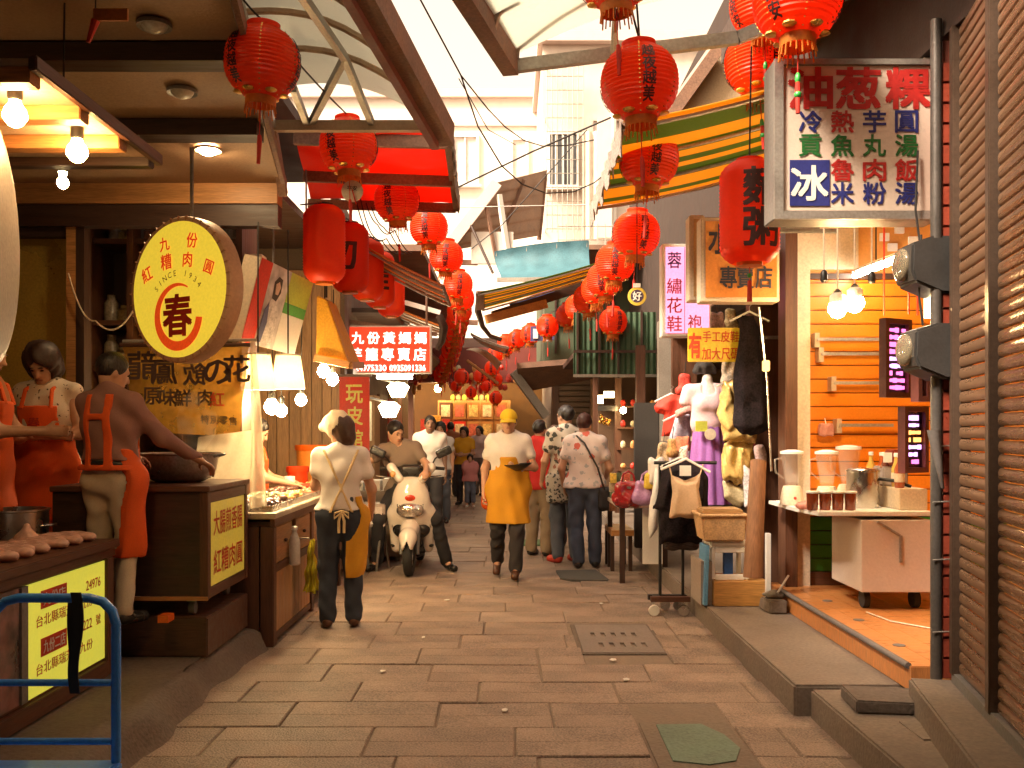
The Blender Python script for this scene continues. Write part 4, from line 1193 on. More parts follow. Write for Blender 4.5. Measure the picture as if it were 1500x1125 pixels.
# low stall hood with lamps at upper left
t = thing('stall_hood', 'low wooden hood with lamps over the meat counter', 'hood', (-2.3, 3.4, 2.7))
MB().box(-4.4, -1.58, 3.2, 4.28, 2.72, 2.745).build('ceiling_panel', BEIGE, t)
MB().box(-1.60, -1.57, 3.18, 4.34, 2.70, 2.75).build('edge_board', BROWN_Y, t, bevel=.004)
MB().box(-4.4, -1.605, 4.26, 4.33, 2.68, 2.719).build('end_board', DARKW, t, bevel=.004)
for y_ in (3.24, 3.62, 3.98):
    MB().box(-4.4, -1.605, y_ - .04, y_ + .04, 2.665, 2.719).build('joist', ORANGE_W, t, bevel=.004)
for x_ in (-4.2, -3.2):
    for y_ in (3.3, 4.2):
        MB().tube([(x_, y_, 2.77), (x_, y_, 3.55)], .012, 6).build('hanger', GREYM, t)
BW = 60
for k, (px, py, d, lab) in enumerate(((22, 168, 3.4, 'bare bulb glowing under the hood at the left frame edge'), (113, 216, 3.85, 'bare bulb glowing at the front of the hood'))):
    q = P(px, py, d); q.z = 2.62
    bulb_lamp(lab, q, drop=.0, r=.042, power=BW, socket=True, col=(1, .56, .2))
q = P(92, 268, 4.6)
bulb_lamp('small hanging bulb beyond the end of the hood', q, drop=.9, r=.028, power=55)

# hanging advert box with photo
t = thing('advert_box', 'tilted advert box with a red edge and a woman pictured, hanging over the lamps', 'sign', P(405, 515, 7.4))
tl, tr, br_, bl = P(383, 377, 7.1), P(458, 414, 8.0), P(430, 520, 7.95), P(352, 500, 7.1)
nn = (tr - tl).cross(bl - tl).normalized()
if nn.y > 0: nn = -nn
th = .14
MB().hexa([bl - nn * th, br_ - nn * th, br_, bl, tl - nn * th, tr - nn * th, tr, tl]).build('case', CREAM, t)
def ad(u, v, off=.004): return (tl * (1 - u) + tr * u) * (1 - v) + (bl * (1 - u) + br_ * u) * v + nn * off
def adp(u0, u1, v0, v1, m_, name, off=.004):
    MB().prism([ad(u0, v0, off), ad(u1, v0, off), ad(u1, v1, off), ad(u0, v1, off)], nn * .003).build(name, m_, t)
adp(0.0, .2, 0, 1, REDP, 'red_strip')
adp(.203, .56, 0, 1, mat('photo_print', (.5, .46, .46), rough=.4, var=.6, scale=4, fine=9), 'photo_print')
adp(.563, 1, .0, .38, mat('lime_print', (.42, .5, .07), rough=.4), 'print_block'); adp(.563, 1, .383, .52, mat('green_print', (.08, .35, .07), rough=.4), 'print_block'); adp(.563, 1, .523, 1, WHITE, 'print_block')
fig = MB()
au = (tr - tl).normalized(); av = (bl - tl).normalized()
def adpoly(pts, m_, name, off): MB().prism([ad(a, b, off) for a, b in pts], nn * .002).build(name, m_, t)
adpoly([(.3, .2), (.36, .12), (.43, .14), (.45, .3), (.4, .42), (.32, .4)], mat('print_hair', (.04, .025, .02)), 'print_figure', .0075)
adpoly([(.33, .22), (.38, .18), (.42, .24), (.4, .34), (.35, .34)], mat('print_skin', (.6, .4, .3)), 'print_figure', .0105)
adpoly([(.24, .95), (.24, .6), (.3, .42), (.42, .42), (.5, .6), (.5, .95)], mat('print_dress', (.6, .56, .55), var=.4, scale=12), 'print_figure', .0075)
adpoly([(.22, .95), (.24, .55), (.29, .46), (.33, .7), (.3, .95)], mat('print_navy', (.07, .07, .16)), 'print_figure', .0105)
lt = MB(); dk = MB(); rd = MB()
for k in range(4):
    write(dk, '黑糖珍珠'[k], ad(.62 + k * .1, .2), au, -av, .1, w=.075, bold=.04)
for k in range(5): write(lt, '芋圓地瓜圓'[k], ad(.62 + k * .085, .45), au, -av, .06, w=.06, bold=.02)
for r_ in range(5):
    for k in range(5): write(dk if r_ % 2 == 0 else rd, '紅豆綠豆花生芋頭'[(r_ + k) % 8], ad(.61 + k * .085, .58 + r_ * .09), au, -av, .045, w=.06, bold=.02)
for k in range(6): write(lt, '九份老街小吃'[k], ad(.1, .12 + k * .14), au, -av, .07, w=.07, bold=.02)
dk.build('lettering', mat('purple_lettering', (.1, .03, .09)), t); rd.build('lettering', REDL, t); lt.build('lettering', mat('white_lettering', (.8, .78, .7)), t)
MB().tube([ad(.2, 0), ad(.2, 0) + Vector((0, 0, .8))], .008, 6).build('hanger', GREYM, t); MB().tube([ad(.85, 0), ad(.85, 0) + Vector((0, 0, .9))], .008, 6).build('hanger', GREYM, t)
# pale backing sign behind it
t = thing('paper_sign', 'cream sign box half hidden between the round sign and the advert box', 'sign', P(355, 500, 7.7))
q0, q1 = P(335, 500, 7.75), P(384, 372, 7.75)
MB().box(q0.x, q1.x, 7.75, 7.9, q0.z, q1.z).build('case', CREAM, t, bevel=.006)
MB().box(q0.x + .03, q1.x - .03, 7.738, 7.749, P(0, 410, 7.75).z, q1.z - .03).build('top_panel', mat('pale_grey_panel', (.55, .5, .42)), t)
MB().box(q0.x + .03, q1.x - .03, 7.738, 7.749, q0.z + .03, P(0, 415, 7.75).z).build('lower_panel', mat('cream_green_panel', (.5, .5, .34), var=.2), t)
write(MB(), '魚丸', P(352, 452, 7.73), Vector((1, 0, 0)), UZ, .1, bold=.03).build('lettering', mat('dark_green_lettering', (.02, .08, .03)), t)

# frosted shades and bulbs over the fish stall
FROST = mat('frosted_shade', (.8, .74, .62), rough=.4, transl=.6, tcol=(.9, .8, .6), emit=.3, ecol=(1, .75, .42))
def box_lamp(label, px, py, d, w, hh, power):
    q = P(px, py, d)
    t = thing('shade_lamp', label, 'lamp', q)
    MB().lathe([(w * .36, hh / 2), (w * .5, -hh / 2), (w * .485, -hh / 2), (w * .35, hh / 2)], 24, q, cap=False).build('shade', FROST, t, smooth=50)
    MB().ball(q - Vector((0, 0, .03)), .05, 12, 8).build('bulb', glow('stall_bulb_%d' % power, (1, .72, .36), power), t, smooth=80)
    MB().tube([q + Vector((0, 0, hh / 2 - .02)), q + Vector((0, 0, 1.1))], .006, 6).build('cord', WIRE, t)
    MB().lathe([(.02, 0), (w * .37, 0), (w * .37, .012), (.02, .012)], 16, q + Vector((0, 0, hh / 2 - .006))).build('cap', WHITE, t)
box_lamp('large frosted lamp shade glowing beneath the advert box, left of a pair', 378, 545, 7.0, .25, .26, 130)
box_lamp('large frosted lamp shade glowing beneath the advert box, right of a pair', 422, 545, 7.4, .26, .26, 130)
for k, (px, py, d, r, lab) in enumerate(((398, 596, 7.6, .06, 'big bare bulb low over the fish trays, left one'), (412, 602, 7.9, .05, 'big bare bulb low over the fish trays, right one'), (441, 586, 8.3, .05, 'bare bulb above the white cap of the stall worker'), (474, 544, 8.4, .055, 'upper bulb under the yellow crate sign'), (487, 556, 8.7, .055, 'lower bulb under the yellow crate sign'))):
    bulb_lamp(lab, P(px, py, d), drop=.7, r=r, col=(1, .72, .36), power=100)

# yellow crate-like hanging sign
t = thing('yellow_lamp_box', 'worn yellow wooden lamp box hanging with bulbs beneath it', 'lamp box', P(492, 530, 8.4))
c = [P(463, 520, 8.2), P(510, 532, 8.2), P(528, 532, 8.9), P(484, 522, 8.9), P(464, 432, 8.2), P(480, 440, 8.2), P(492, 445, 8.9), P(476, 438, 8.9)]
MB().hexa(c).build('case', mat('yellow_worn_paint', (.62, .33, .02), rough=.6, var=.25, dirt=.35, dcol=(.25, .1, .02)), t, bevel=.01)
MB().beam(P(461, 524, 8.15), P(512, 535, 8.15), .05, .06).build('trim', ORANGE_W, t); MB().beam(P(512, 535, 8.15), P(530, 535, 8.9), .05, .06).build('trim', ORANGE_W, t)
MB().tube([P(478, 436, 8.5), P(478, 300, 8.5)], .01, 6).build('hanger', WIRE, t)

# ------------------------------------------------------------------ fish and snack stall
t = thing('fish_stall', 'wooden snack stall with drawers and a lit tray top beside the white-capped worker', 'stall', (-2.1, 8.4, 0))
XS = -1.64; y0, y1 = 6.62, 10.4
MB().box(-2.1, XS - .02, y0 + .05, y1, .12, .86).build('carcass', mat('stall_brown', (.14, .07, .035), rough=.6, dirt=.3), t)
MB().box(-2.14, XS + .03, y0 - .03, y1 + .05, .885, .925).build('top', mat('worn_steel_top', (.5, .42, .32), rough=.35, metal=.4, var=.2), t, bevel=.006)
MB().box(XS - .012, XS + .02, y0, y1, .83, .884).build('edge_rail', BROWN_Y, t)
for y_ in (y0, 7.9, 9.2, y1 - .1):
    MB().box(XS - .08, XS + .012, y_, y_ + .09, -.005, .829).build('leg', BROWN_V, t, bevel=.005)
MB().box(-2.1, XS - .09, y0, y0 + .08, -.005, .83).build('end_panel', BROWN_V, t)
ORP = wood('drawer_wood', (.34, .17, .07), axis=1)
for k, (a, b) in enumerate(((y0 + .11, 7.22), (7.34, 7.87), (8.02, 8.6), (8.62, 9.17), (9.32, 9.8))):
    dr = MB().box(XS - .02, XS + .004, a, b, .56, .82).build('drawer', ORP, t, bevel=.006)
    MB().ball((XS + .016, (a + b) / 2, .7), .014, 8, 6).build('knob', DARKW, dr)
yy = y0 + .1
while yy < 7.86:
    MB().box(XS - .02, XS + .0, yy, yy + .1, .08, .5).build('board', wood('drawer_board', (.36, .19, .085), axis=2), t)
    yy += .106
MB().box(XS - .02, XS + .008, y0 + .09, 7.88, .5, .555).build('mid_rail', BROWN_Y, t)
MB().box(XS - .02, XS + .006, y0 + .09, 7.88, .03, .075).build('bottom_rail', BROWN_Y, t)
# trays on it
FOODS = [((.62, .52, .36), 'cream'), ((.18, .09, .07), 'dark'), ((.6, .34, .12), 'golden'), ((.32, .33, .2), 'greenish'), ((.55, .22, .12), 'reddish')]
foodlab = ['steel tray of %s snacks on the fish stall, %s' % (FOODS[k % 5][1], w) for k, w in enumerate(('nearest the street edge', 'at the near inner corner', 'second along the street edge', 'second along the inner side', 'third along the street edge', 'third along the inner side', 'fourth along the street edge', 'fourth along the inner side'))]
foodlab[0] = 'steel tray of dark glossy skewers nearest the street edge'
n = 0
for r_ in range(4):
    for c in range(2):
        xa, xb = (-1.86, -1.66) if c == 0 else (-2.1, -1.88)
        ya_, yb_ = 6.72 + r_ * .72, 6.72 + r_ * .72 + .64
        tr_ = thing('food_tray', foodlab[n], 'tray', ((xa + xb) / 2, (ya_ + yb_) / 2, .926), 0, 'trays on the fish stall')
        tm = MB().box(xa, xb, ya_, yb_, .926, .934)
        for a in ((xa, xb, ya_, ya_ + .012), (xa, xb, yb_ - .012, yb_), (xa, xa + .012, ya_ + .013, yb_ - .013), (xb - .012, xb, ya_ + .013, yb_ - .013)): tm.box(*a, .9342, .965)
        tm.build('tray', STEEL, tr_)
        cl = FOODS[(n + 1) % 5 if n == 0 else n % 5][0]
        fd = MB()
        for k in range(34):
            a = rr.uniform(0, 3.14)
            fd.ball((rr.uniform(xa + .05, xb - .05), rr.uniform(ya_ + .05, yb_ - .05), .95 + rr.uniform(0, .035)), (rr.uniform(.03, .06), rr.uniform(.02, .03), rr.uniform(.016, .026)), 7, 5, (Vector((math.cos(a), math.sin(a), 0)), Vector((-math.sin(a), math.cos(a), 0)), UZ))
        tag(fd.build('snacks', mat('snack_%d' % (n % 5), cl, rough=.3, var=.7, scale=18, fine=60, coat=.4), tr_, smooth=60), kind='stuff')
        n += 1
ob = P(462, 655, 9.6)
def bucket(label, c, r, hh, m_, lipm=None, taper=.85):
    t = thing('bucket', label, 'bucket', c)
    MB().lathe([(r * taper, 0), (r, hh), (r * 1.06, hh), (r * 1.06, hh + .02), (r * .97, hh + .02), (r * .8, .02)], 26, c).build('body', m_, t, smooth=40)
    MB().lathe([(r * 1.075, hh - .03), (r * 1.1, hh - .02), (r * 1.1, hh + .022), (r * 1.075, hh + .024)], 26, c, cap=False).build('lip', lipm or m_, t, smooth=40)
    return t
ORB = mat('orange_tub', (.78, .14, .01), rough=.35, transl=.3, tcol=(.9, .2, .02))
bucket('tall orange tub at the back of the fish stall', Vector((P(456, 0, 9.7).x, 9.7, .926)), .15, .4, mat('amber_tub', (.75, .3, .05), rough=.35, transl=.4, tcol=(.9, .35, .05)), ORB, .92)
bucket('bright red square-sided tub beside the tall orange tub', Vector((P(436, 0, 9.2).x, 9.2, .926)), .1, .2, mat('red_tub', (.75, .06, .01), rough=.35, transl=.25), None, .95)
bucket('white cup standing on the fish stall', Vector((P(424, 0, 8.7).x, 8.7, .926)), .045, .13, WHITE, None, .8)
o = MB().lathe([(.1, 0), (.13, .04), (.13, .06), (.1, .075), (.02, .08)], 18, (P(440, 0, 9.0).x + .06, 8.9, .926)).build('covered_dish', mat('dark_red_dish', (.3, .05, .02), rough=.4), smooth=40)
tag(o, 'covered dark red dish next to the red tub', 'dish')
# bottle, yellow bags hooked to the side
q = Vector((XS + .055, 7.08, .5))
t = thing('plastic_bottle', 'white plastic bottle hooked on the stall drawer front', 'bottle', q)
MB().lathe([(.03, 0), (.042, .01), (.042, .16), (.035, .2), (.018, .24), (.018, .26)], 14, q).build('body', mat('milky_plastic', (.6, .55, .5), rough=.4, transl=.3), t, smooth=40)
MB().lathe([(.02, .26), (.022, .262), (.022, .285), (.01, .29)], 12, q).build('cap', WHITE, t)
q = Vector((XS + .09, 7.42, 0))
t = thing('plastic_bags', 'bunch of yellow plastic bags hanging from the stall', 'bags', q + Vector((0, 0, .28)))
YF = mat('yellow_film', (.72, .62, .04), rough=.3, transl=.4, tcol=(.8, .7, .05), var=.15)
for k in range(7):
    a0 = k * .9; rk = random.Random(k)
    def film(u, v, a0=a0, k=k, rk=(rk.uniform(.02, .05), rk.uniform(.3, .4), rk.uniform(0, 6))):
        a = a0 + (u - .5) * 1.9; r = .012 + rk[0] * v + .022 * v * math.sin(u * 13 + rk[2] + v * 4) + .012 * math.sin(v * 15 + k)
        return (q.x + r * math.cos(a) * .8 + .02, q.y + r * math.sin(a) * 1.5 + .03 * math.sin(k * 2), .64 - rk[1] * v + .012 * math.sin(u * 9 + k))
    MB().sheet(film, 16, 14, .002).build('bag', YF, t, smooth=50)
MB().tube([(q.x - .08, q.y, .66), (q.x, q.y, .66), (q.x + .02, q.y, .62)], .006, 6).build('hook', STEEL, t)

# red lit shop sign, red upright banner
d = 12.0
t = thing('shop_sign', 'red shop sign with white calligraphy and phone numbers', 'sign', P(570, 548, d))
q0, q1 = P(500, 547, d), P(632, 477, d)
MB().box(q0.x, q1.x, d, d + .12, q0.z, q1.z).build('case', WHITE, t, bevel=.005)
pn = MB().box(q0.x + .02, q1.x - .025, d - .008, d - .0005, q0.z + .02, q1.z - .02).build('face', mat('red_sign_face', (.62, .03, .01), rough=.4, emit=.32, ecol=(.9, .05, .015), bump=0), t)
lt = MB(); X1 = Vector((1, 0, 0))
for k, ch in enumerate('九份黃媽媽'): write(lt, ch, P(524 + k * 23, 495, d - .012), X1, UZ, .145, w=.15, bold=.03)
for k, ch in enumerate('芋籮專賣店'): write(lt, ch, P(521 + k * 23.5, 519, d - .012), X1, UZ, .155, w=.15, bold=.03)
write(lt, '24975330', P(543, 539, d - .012), X1, UZ, .075, w=.39, bold=.03); write(lt, '0935091336', P(597, 539, d - .012), X1, UZ, .075, w=.45, bold=.03)
lt.build('lettering', mat('lit_white_lettering', (.85, .8, .72), rough=.5, emit=.9, ecol=(1, .9, .75), bump=0), pn)
MB().beam(P(505, 470, d + .05), P(640, 490, d + .05), .04, .05).build('bracket', RUST, t); MB().tube([P(510, 478, d + .05), P(510, 430, d + .05)], .015, 6).build('hanger', RUST, t); MB().tube([P(625, 478, d + .05), P(625, 430, d + .05)], .015, 6).build('hanger', RUST, t)
t = thing('tube_lamp', 'white tube lamp under the red shop sign', 'lamp', P(575, 553, 12.1))
MB().tube([P(552, 552, 12.1), P(604, 553, 12.1)], .025, 8).build('tube', glow('tube_white', (1, .95, .85), 9), t)
MB().beam(P(550, 547, 12.13), P(606, 548, 12.13), .05, .025).build('housing', WHITE, t)
d = 10.68
t = thing('banner', 'tall red banner with yellow characters beside the fish stall', 'banner', P(520, 695, d))
q0, q1 = P(497, 690, d), P(541, 552, d)
bf = MB().box(q0.x, q1.x, d, d + .03, q0.z, q1.z).build('cloth', mat('red_banner', (.5, .03, .012), rough=.6, var=.15), t, bevel=.004)
lt = MB()
for ch, py in (('玩', 577), ('皮', 609), ('館', 643)): write(lt, ch, P(519, py, d - .006), X1, UZ, .2, w=.185, bold=.03)
lt.build('lettering', mat('yellow_green_lettering', (.55, .5, .1), rough=.5), bf)
MB().box(q0.x - .02, q1.x + .02, d - .002, d + .04, q1.z, q1.z + .03).build('rail', BROWN, t)
MB().box(q0.x, q0.x + .03, d + .031, d + .06, -.01, q1.z).build('post', BROWN_V, t)
# lamps on the shop fronts behind the rider
for px, py, d, w_, lab in ((583, 572, 13.0, .3, 'wide glowing lamp over the shop front behind the rider'), (570, 601, 12.2, .28, 'glowing lamp by the notices behind the rider')):
    q = P(px, py, d)
    t = thing('wall_lamp', lab, 'lamp', q)
    MB().lathe([(w_ * .28, -.09), (w_ * .46, .02), (w_ * .5, .05), (w_ * .3, .1), (.02, .11)], 20, q).build('globe', glow('globe', (1, .78, .45), 17), t, smooth=80)
    MB().tube([q + Vector((0, 0, .1)), q + Vector((-.25, .1, .16))], .015, 6).build('arm', GREYM, t)
# side counter and goods behind the rider
t = thing('side_stall', 'small grey stall with white foam boxes beside the scooter', 'stall', P(555, 735, 11))
q = P(555, 745, 11.2)
MB().box(q.x - .35, q.x + .28, 10.95, 11.9, .05, .8).build('body', mat('grey_stall', (.25, .2, .16), rough=.6), t, bevel=.01)
for dx, dy in ((-.3, 10.98), (.22, 10.98), (-.3, 11.82), (.22, 11.82)):
    MB().box(q.x + dx, q.x + dx + .05, dy, dy + .05, -.005, .05).build('leg', GREYM, t)
for k in range(3):
    tag(MB().box(q.x - .33 + k * .2, q.x - .16 + k * .2, 11.0, 11.3, .802, .9 + .02 * k).build('foam_box', WHITE, bevel=.008), 'white foam box on the side stall, %s' % ('left', 'middle', 'right')[k], 'box', 'foam boxes on the side stall')
t = thing('goods_crate', 'clear crate of red packets standing beside the scooter', 'crate', P(545, 745, 10.2))
q = P(546, 738, 10.2)
MB().box(q.x - .15, q.x + .15, 10.05, 10.4, .48, .72).build('crate', mat('cloudy_plastic', (.5, .4, .36), rough=.3, transl=.3), t, bevel=.01)
for k in range(6): MB().box(q.x - .13 + (k % 3) * .09, q.x - .06 + (k % 3) * .09, 10.035, 10.049, .51 + (k // 3) * .1, .59 + (k // 3) * .1).build('packet', mat('packet_%d' % (k % 2), [(.4, .03, .03), (.6, .5, .45)][k % 2]), t)
for dx in (-.12, .1):
    MB().tube([(q.x + dx, 10.1, .48), (q.x + dx - .05, 10.12, .0)], .014, 6).build('leg', GALV, t); MB().tube([(q.x + dx, 10.36, .48), (q.x + dx + .05, 10.38, .0)], .014, 6).build('leg', GALV, t)

# stove and pot behind the meat counter
t = thing('stove_bench', 'dark steel stove bench behind the meat counter', 'bench', (-3.1, 5.75, .385))
MB().box(-3.9, -2.78, 6.5, 7.0, .386, 1.0).build('body', mat('dark_stove', (.05, .035, .03), rough=.5, metal=.3), t, bevel=.01)
MB().box(-3.92, -2.77, 6.48, 7.02, 1.0, 1.02).build('top', STEEL, t)
q = Vector((P(22, 0, 5.42).x, 5.42, .62))
t = thing('stock_pot', 'tall steel stock pot behind the meat rolls', 'pot', q)
MB().lathe([(.17, 0), (.175, .01), (.175, .42), (.182, .424), (.182, .434), (.165, .434), (.162, .02)], 30, q).build('pot', STEEL, t, smooth=40)
for sx in (-1, 1): MB().tube([q + Vector((sx * .17, -.05, .34)), q + Vector((sx * .22, -.03, .345)), q + Vector((sx * .22, .03, .345)), q + Vector((sx * .17, .05, .34))], .007, 6).build('handle', STEEL, t, smooth=60)
tag(MB().box(q.x - .2, q.x + .2, 5.345, 5.62, .386, .62).build('pot_stand', mat('dark_stove', (.05, .035, .03)), bevel=.01), 'dark low stand under the steel stock pot', 'stand')
o = MB().lathe([(.05, 0), (.075, .015), (.07, .03), (.02, .045), (.012, .06)], 18, P(104, 700, 6.6)).build('pot_lid', STEEL, smooth=40)
o.location.z += 1.022 - P(104, 700, 6.6).z; o.name = 'steel_lid'; tag(o, 'small domed steel lid on the stove bench beside the cook', 'lid')  # a pot lid lying on the bench

# blue platform trolley
d = 3.6
t = thing('platform_trolley', 'blue tubular platform trolley with chipped paint in the left foreground', 'trolley', (-1.75, 3.3, 0))
BLUEP = mat('chipped_blue_paint', (.06, .3, .92), rough=.35, var=.12, scale=9, dirt=.25, dcol=(.12, .05, .03), coat=.2)
xl, xr = P(-12, 0, d).x, P(170, 0, d).x
zt = P(0, 876, d).z; zb = .25
c = .1
pts = [(xl, d, zb)] + [(xl, d, zt - c)] + [(xl + c * (1 - math.cos(a)), d, zt - c + c * math.sin(a)) for a in (R(30), R(60), R(90))] + [(xr - c, d, zt)] + [(xr - c + c * math.sin(a), d, zt - c + c * math.cos(a)) for a in (R(30), R(60), R(90))] + [(xr, d, zb)]
MB().tube(pts, .018, 12).build('handle_frame', BLUEP, t, smooth=60)
for py in (1000, 1086):
    z = P(0, py, d).z
    MB().tube([(xl + .016, d, z), (xr - .016, d, z)], .0135, 10).build('crossbar', BLUEP, t, smooth=60)
MB().box(xl - .02, xr + .015, 2.75, d + .03, .2, .25).build('deck', BLUEP, t, bevel=.012)
for x_, y_ in ((xl + .08, 2.9), (xr - .08, 2.9), (xl + .08, 3.5), (xr - .08, 3.5)):
    w_ = MB().lathe([(.02, -.018), (.065, -.018), (.07, -.01), (.07, .01), (.065, .018), (.02, .018)], 18, (x_, y_, .071), (Vector((0, 1, 0)), Vector((0, 0, 1)), Vector((1, 0, 0)))).build('wheel', RUBBER, t, smooth=40)
    MB().box(x_ - .028, x_ + .028, y_ - .02, y_ + .02, .142, .2).build('wheel_fork', GREYM, w_)
t = thing('strap', 'black rubber strap looped over the blue trolley bars', 'strap', P(112, 1000, d))
MB().sheet(lambda u, v: P(103 + 15 * v + 4 * math.sin(u * 6), 868 + 148 * u, d - .028 - .01 * math.sin(u * 3.1)), 16, 2, .006).build('front_band', BLACK, t, smooth=60)
MB().sheet(lambda u, v: P(100 + 10 * v - 2 * math.sin(u * 5), 872 + 120 * u, d + .03), 12, 2, .006).build('back_band', BLACK, t, smooth=60)
# ------------------------------------------------------------------ roller shutter at the right frame edge
SP0 = Vector((2.16, 4.58, 0)); SD = Vector((-.217, -.976, 0)).normalized(); SN = Vector((-SD.y, SD.x, 0)) * -1
if SN.x > 0: SN = -SN
t = thing('roller_shutter', 'closed brown steel roller shutter along the right frame edge', 'shutter', SP0 + SD * 1.2)
SHM = mat('shutter_steel', (.27, .15, .085), rough=.32, metal=.5, var=.12, scale=2, fine=14, bump=0, dirt=.15, dcol=(.06, .035, .022), stretch=(2, 1, 8))
def sp_(s, n, z): return SP0 + SD * s + SN * n + UZ * z
pitch = .056
def slat_mesh(s0, s1):
    m_ = MB()
    prof = [(0, .002), (.008, .007), (.012, .018), (.012, .036), (.008, .048), (0, .0535), (-.006, .053), (-.006, .002)]
    nn_ = len(prof)
    v = [SD * s0 + SN * a + UZ * b for a, b in prof] + [SD * s1 + SN * a + UZ * b for a, b in prof]
    m_.add(v, [(k, (k + 1) % nn_, nn_ + (k + 1) % nn_, nn_ + k) for k in range(nn_)] + [tuple(range(nn_))[::-1], tuple(range(nn_, 2 * nn_))])
    return m_
for s0, s1 in ((.05, .60), (.70, 2.6)):
    first = slat_mesh(s0, s1).build('slat', SHM, t, smooth=35, world=False)
    base = wm(t).inverted()
    k = 0; z = .34
    while z < 3.38:
        o = first if k == 0 else first.copy()
        if k: COL.objects.link(o)
        o.parent = t; o.matrix_parent_inverse = base
        o.location = SP0 + UZ * z + SN * random.uniform(-.0006, .0006)
        z += pitch; k += 1
for s in (0.015, .65, 2.63):
    MB().obox(sp_(s, .012, 1.88), (.06, .06, 3.1), (SD, SN, UZ)).build('guide_rail', mat('shutter_rail', (.13, .085, .06), rough=.4, metal=.6, dirt=.4), t, bevel=.004)
MB().obox(sp_(1.3, .0, .315), (2.6, .07, .05), (SD, SN, UZ)).build('bottom_bar', GREYM, t)
tag(MB().hexa([sp_(-.05, .22, .13), sp_(2.7, .22, .13), sp_(2.7, -.4, .13), sp_(-.05, -.4, .13), sp_(-.05, .22, .29), sp_(2.7, .22, .29), sp_(2.7, -.4, .29), sp_(-.05, -.4, .29)]).build('shutter_step', CONC, bevel=.01), 'concrete step under the roller shutter', 'step')

# ------------------------------------------------------------------ corner pier with pipes
t = thing('corner_pier', 'brick pier with steel pipes between the roller shutter and the food shop', 'pier', (2.15, 4.72, .16))
MB().box(2.118, 2.175, 4.66, 4.8, .29, 3.4).build('pier', mat('red_tile_backing', (.2, .05, .03), rough=.6), t)
for k in range(30):
    MB().box(2.112, 2.18, 4.645, 4.659, .295 + k * .1, .385 + k * .1).build('tile', mat('red_glazed_tile', (.3, .055, .03), rough=.3, var=.25, rnd=.25, dirt=.3), t, bevel=.003)
MB().tube([(2.085, 4.66, .17), (2.085, 4.66, 3.5)], .027, 14).build('pipe', mat('dark_grey_pipe', (.11, .095, .085), rough=.4, metal=.5, dirt=.3), t, smooth=60)
MB().box(2.182, 2.225, 4.6, 4.7, .28, 3.4).build('channel', mat('dark_grey_pipe', (.11, .095, .085)), t)
for z in (.52, .87, 1.15, 1.42):
    MB().tube([(2.055, 4.63, z), (2.13, 4.628, z + .004), (2.2, 4.6, z - .006)], .004, 5).build('wire_tie', GALV, t)
MB().lathe([(.03, 0), (.018, -.16), (.008, -.28), (.001, -.29)], 12, (2.04, 4.59, 1.5), (Vector((1, 0, 0)), Vector((0, 1, 0)), Vector((-.16, 0, 1)).normalized())).build('closed_umbrella', mat('grey_umbrella', (.12, .1, .09), rough=.7), t, smooth=60)

# flood lamps on the pier
def flood(label, px, py, d, hh):
    q = P(px, py, d)
    t = thing('flood_lamp', label, 'lamp', q)
    s_ = hh / 2
    pts = [(-.07, -.6), (-.09, -.2), (-.085, .75), (.02, 1.0), (.14, 1.0), (.14, -1.0), (.06, -1.0)]
    MB().prism([q + Vector((a, -.12, b * s_)) for a, b in pts], (0, .22, 0)).build('housing', mat('black_housing', (.035, .032, .03), rough=.55), t, bevel=.012)
    s = Sdf().ell((q.x - .09, q.y, q.z + .1 * s_), (.03, .09, s_ * .6), k=.02)
    sdf_obj('glass_front', s, mat('lamp_glass', (.75, .6, .4), rough=.08, glass=.8, var=.1, bump=0), t, h=.012, local=False)
    MB().tube([q + Vector((.14, 0, 0)), q + Vector((.2, .05, 0)), q + Vector((.2, .05, .3 * s_))], .015, 8).build('bracket', GREYM, t, smooth=60)
    MB().tube([q + Vector((0, 0, s_)), q + Vector((-.02, 0, s_ + .15)), q + Vector((.0, .02, s_ + .45))], .006, 6).build('cable', WIRE, t)
flood('upper black flood lamp bolted to the pier beside the shutter', 1347, 393, 4.75, .28)
flood('lower black flood lamp bolted to the pier beside the shutter', 1352, 517, 4.7, .27)
q = P(1360, 450, 4.9)
t = thing('strip_lamp', 'short lit strip lamp between the two flood lamps', 'lamp', q)
MB().tube([q + Vector((0, 0, -.055)), q + Vector((0, 0, .055))], .02, 10).build('tube', glow('strip_glow', (1, .8, .45), 14), t)
MB().box(q.x + .024, q.x + .06, q.y - .03, q.y + .03, q.z - .07, q.z + .07).build('holder', ORANGE_W, t)

# ------------------------------------------------------------------ food shop recess
t = thing('food_shop', 'small open food shop with orange slat wall and wooden floor on the right', 'shop', (2.9, 6.2, .16))
MB().box(2.055, 3.9, 4.88, 7.6, .165, .288).build('platform', mat('platform_side', (.45, .17, .05), rough=.4, var=.3, scale=3, fine=14, stretch=(12, 12, 1.5)), t)
fx = 2.06
k = 0
while fx < 3.85:
    yy = 4.885 - (k % 2) * .3
    while yy < 7.58:
        a, b = max(yy, 4.885), min(yy + .6, 7.585)
        MB().box(fx, min(fx + .147, 3.88), a, b - .003, .2885, .293).build('floor_plank', TILE_O, t)
        yy += .6
    fx += .15; k += 1
MB().tube([(2.05, 4.9, .292), (2.048, 5.5, .296), (2.055, 6.2, .29), (2.05, 7.2, .296)], .018, 8).build('edge_hose', mat('grey_hose', (.13, .11, .1), rough=.6), t, smooth=60)
WY = 7.45
MB().box(2.334, 3.88, WY + .002, WY + .0195, .3, 2.7).build('slat_backing', DARKW, t)
MB().box(2.3, 3.9, WY + .02, WY + .12, .29, 3.4).build('wall', mat('orange_wall', (.6, .27, .06), rough=.6, var=.1), t)
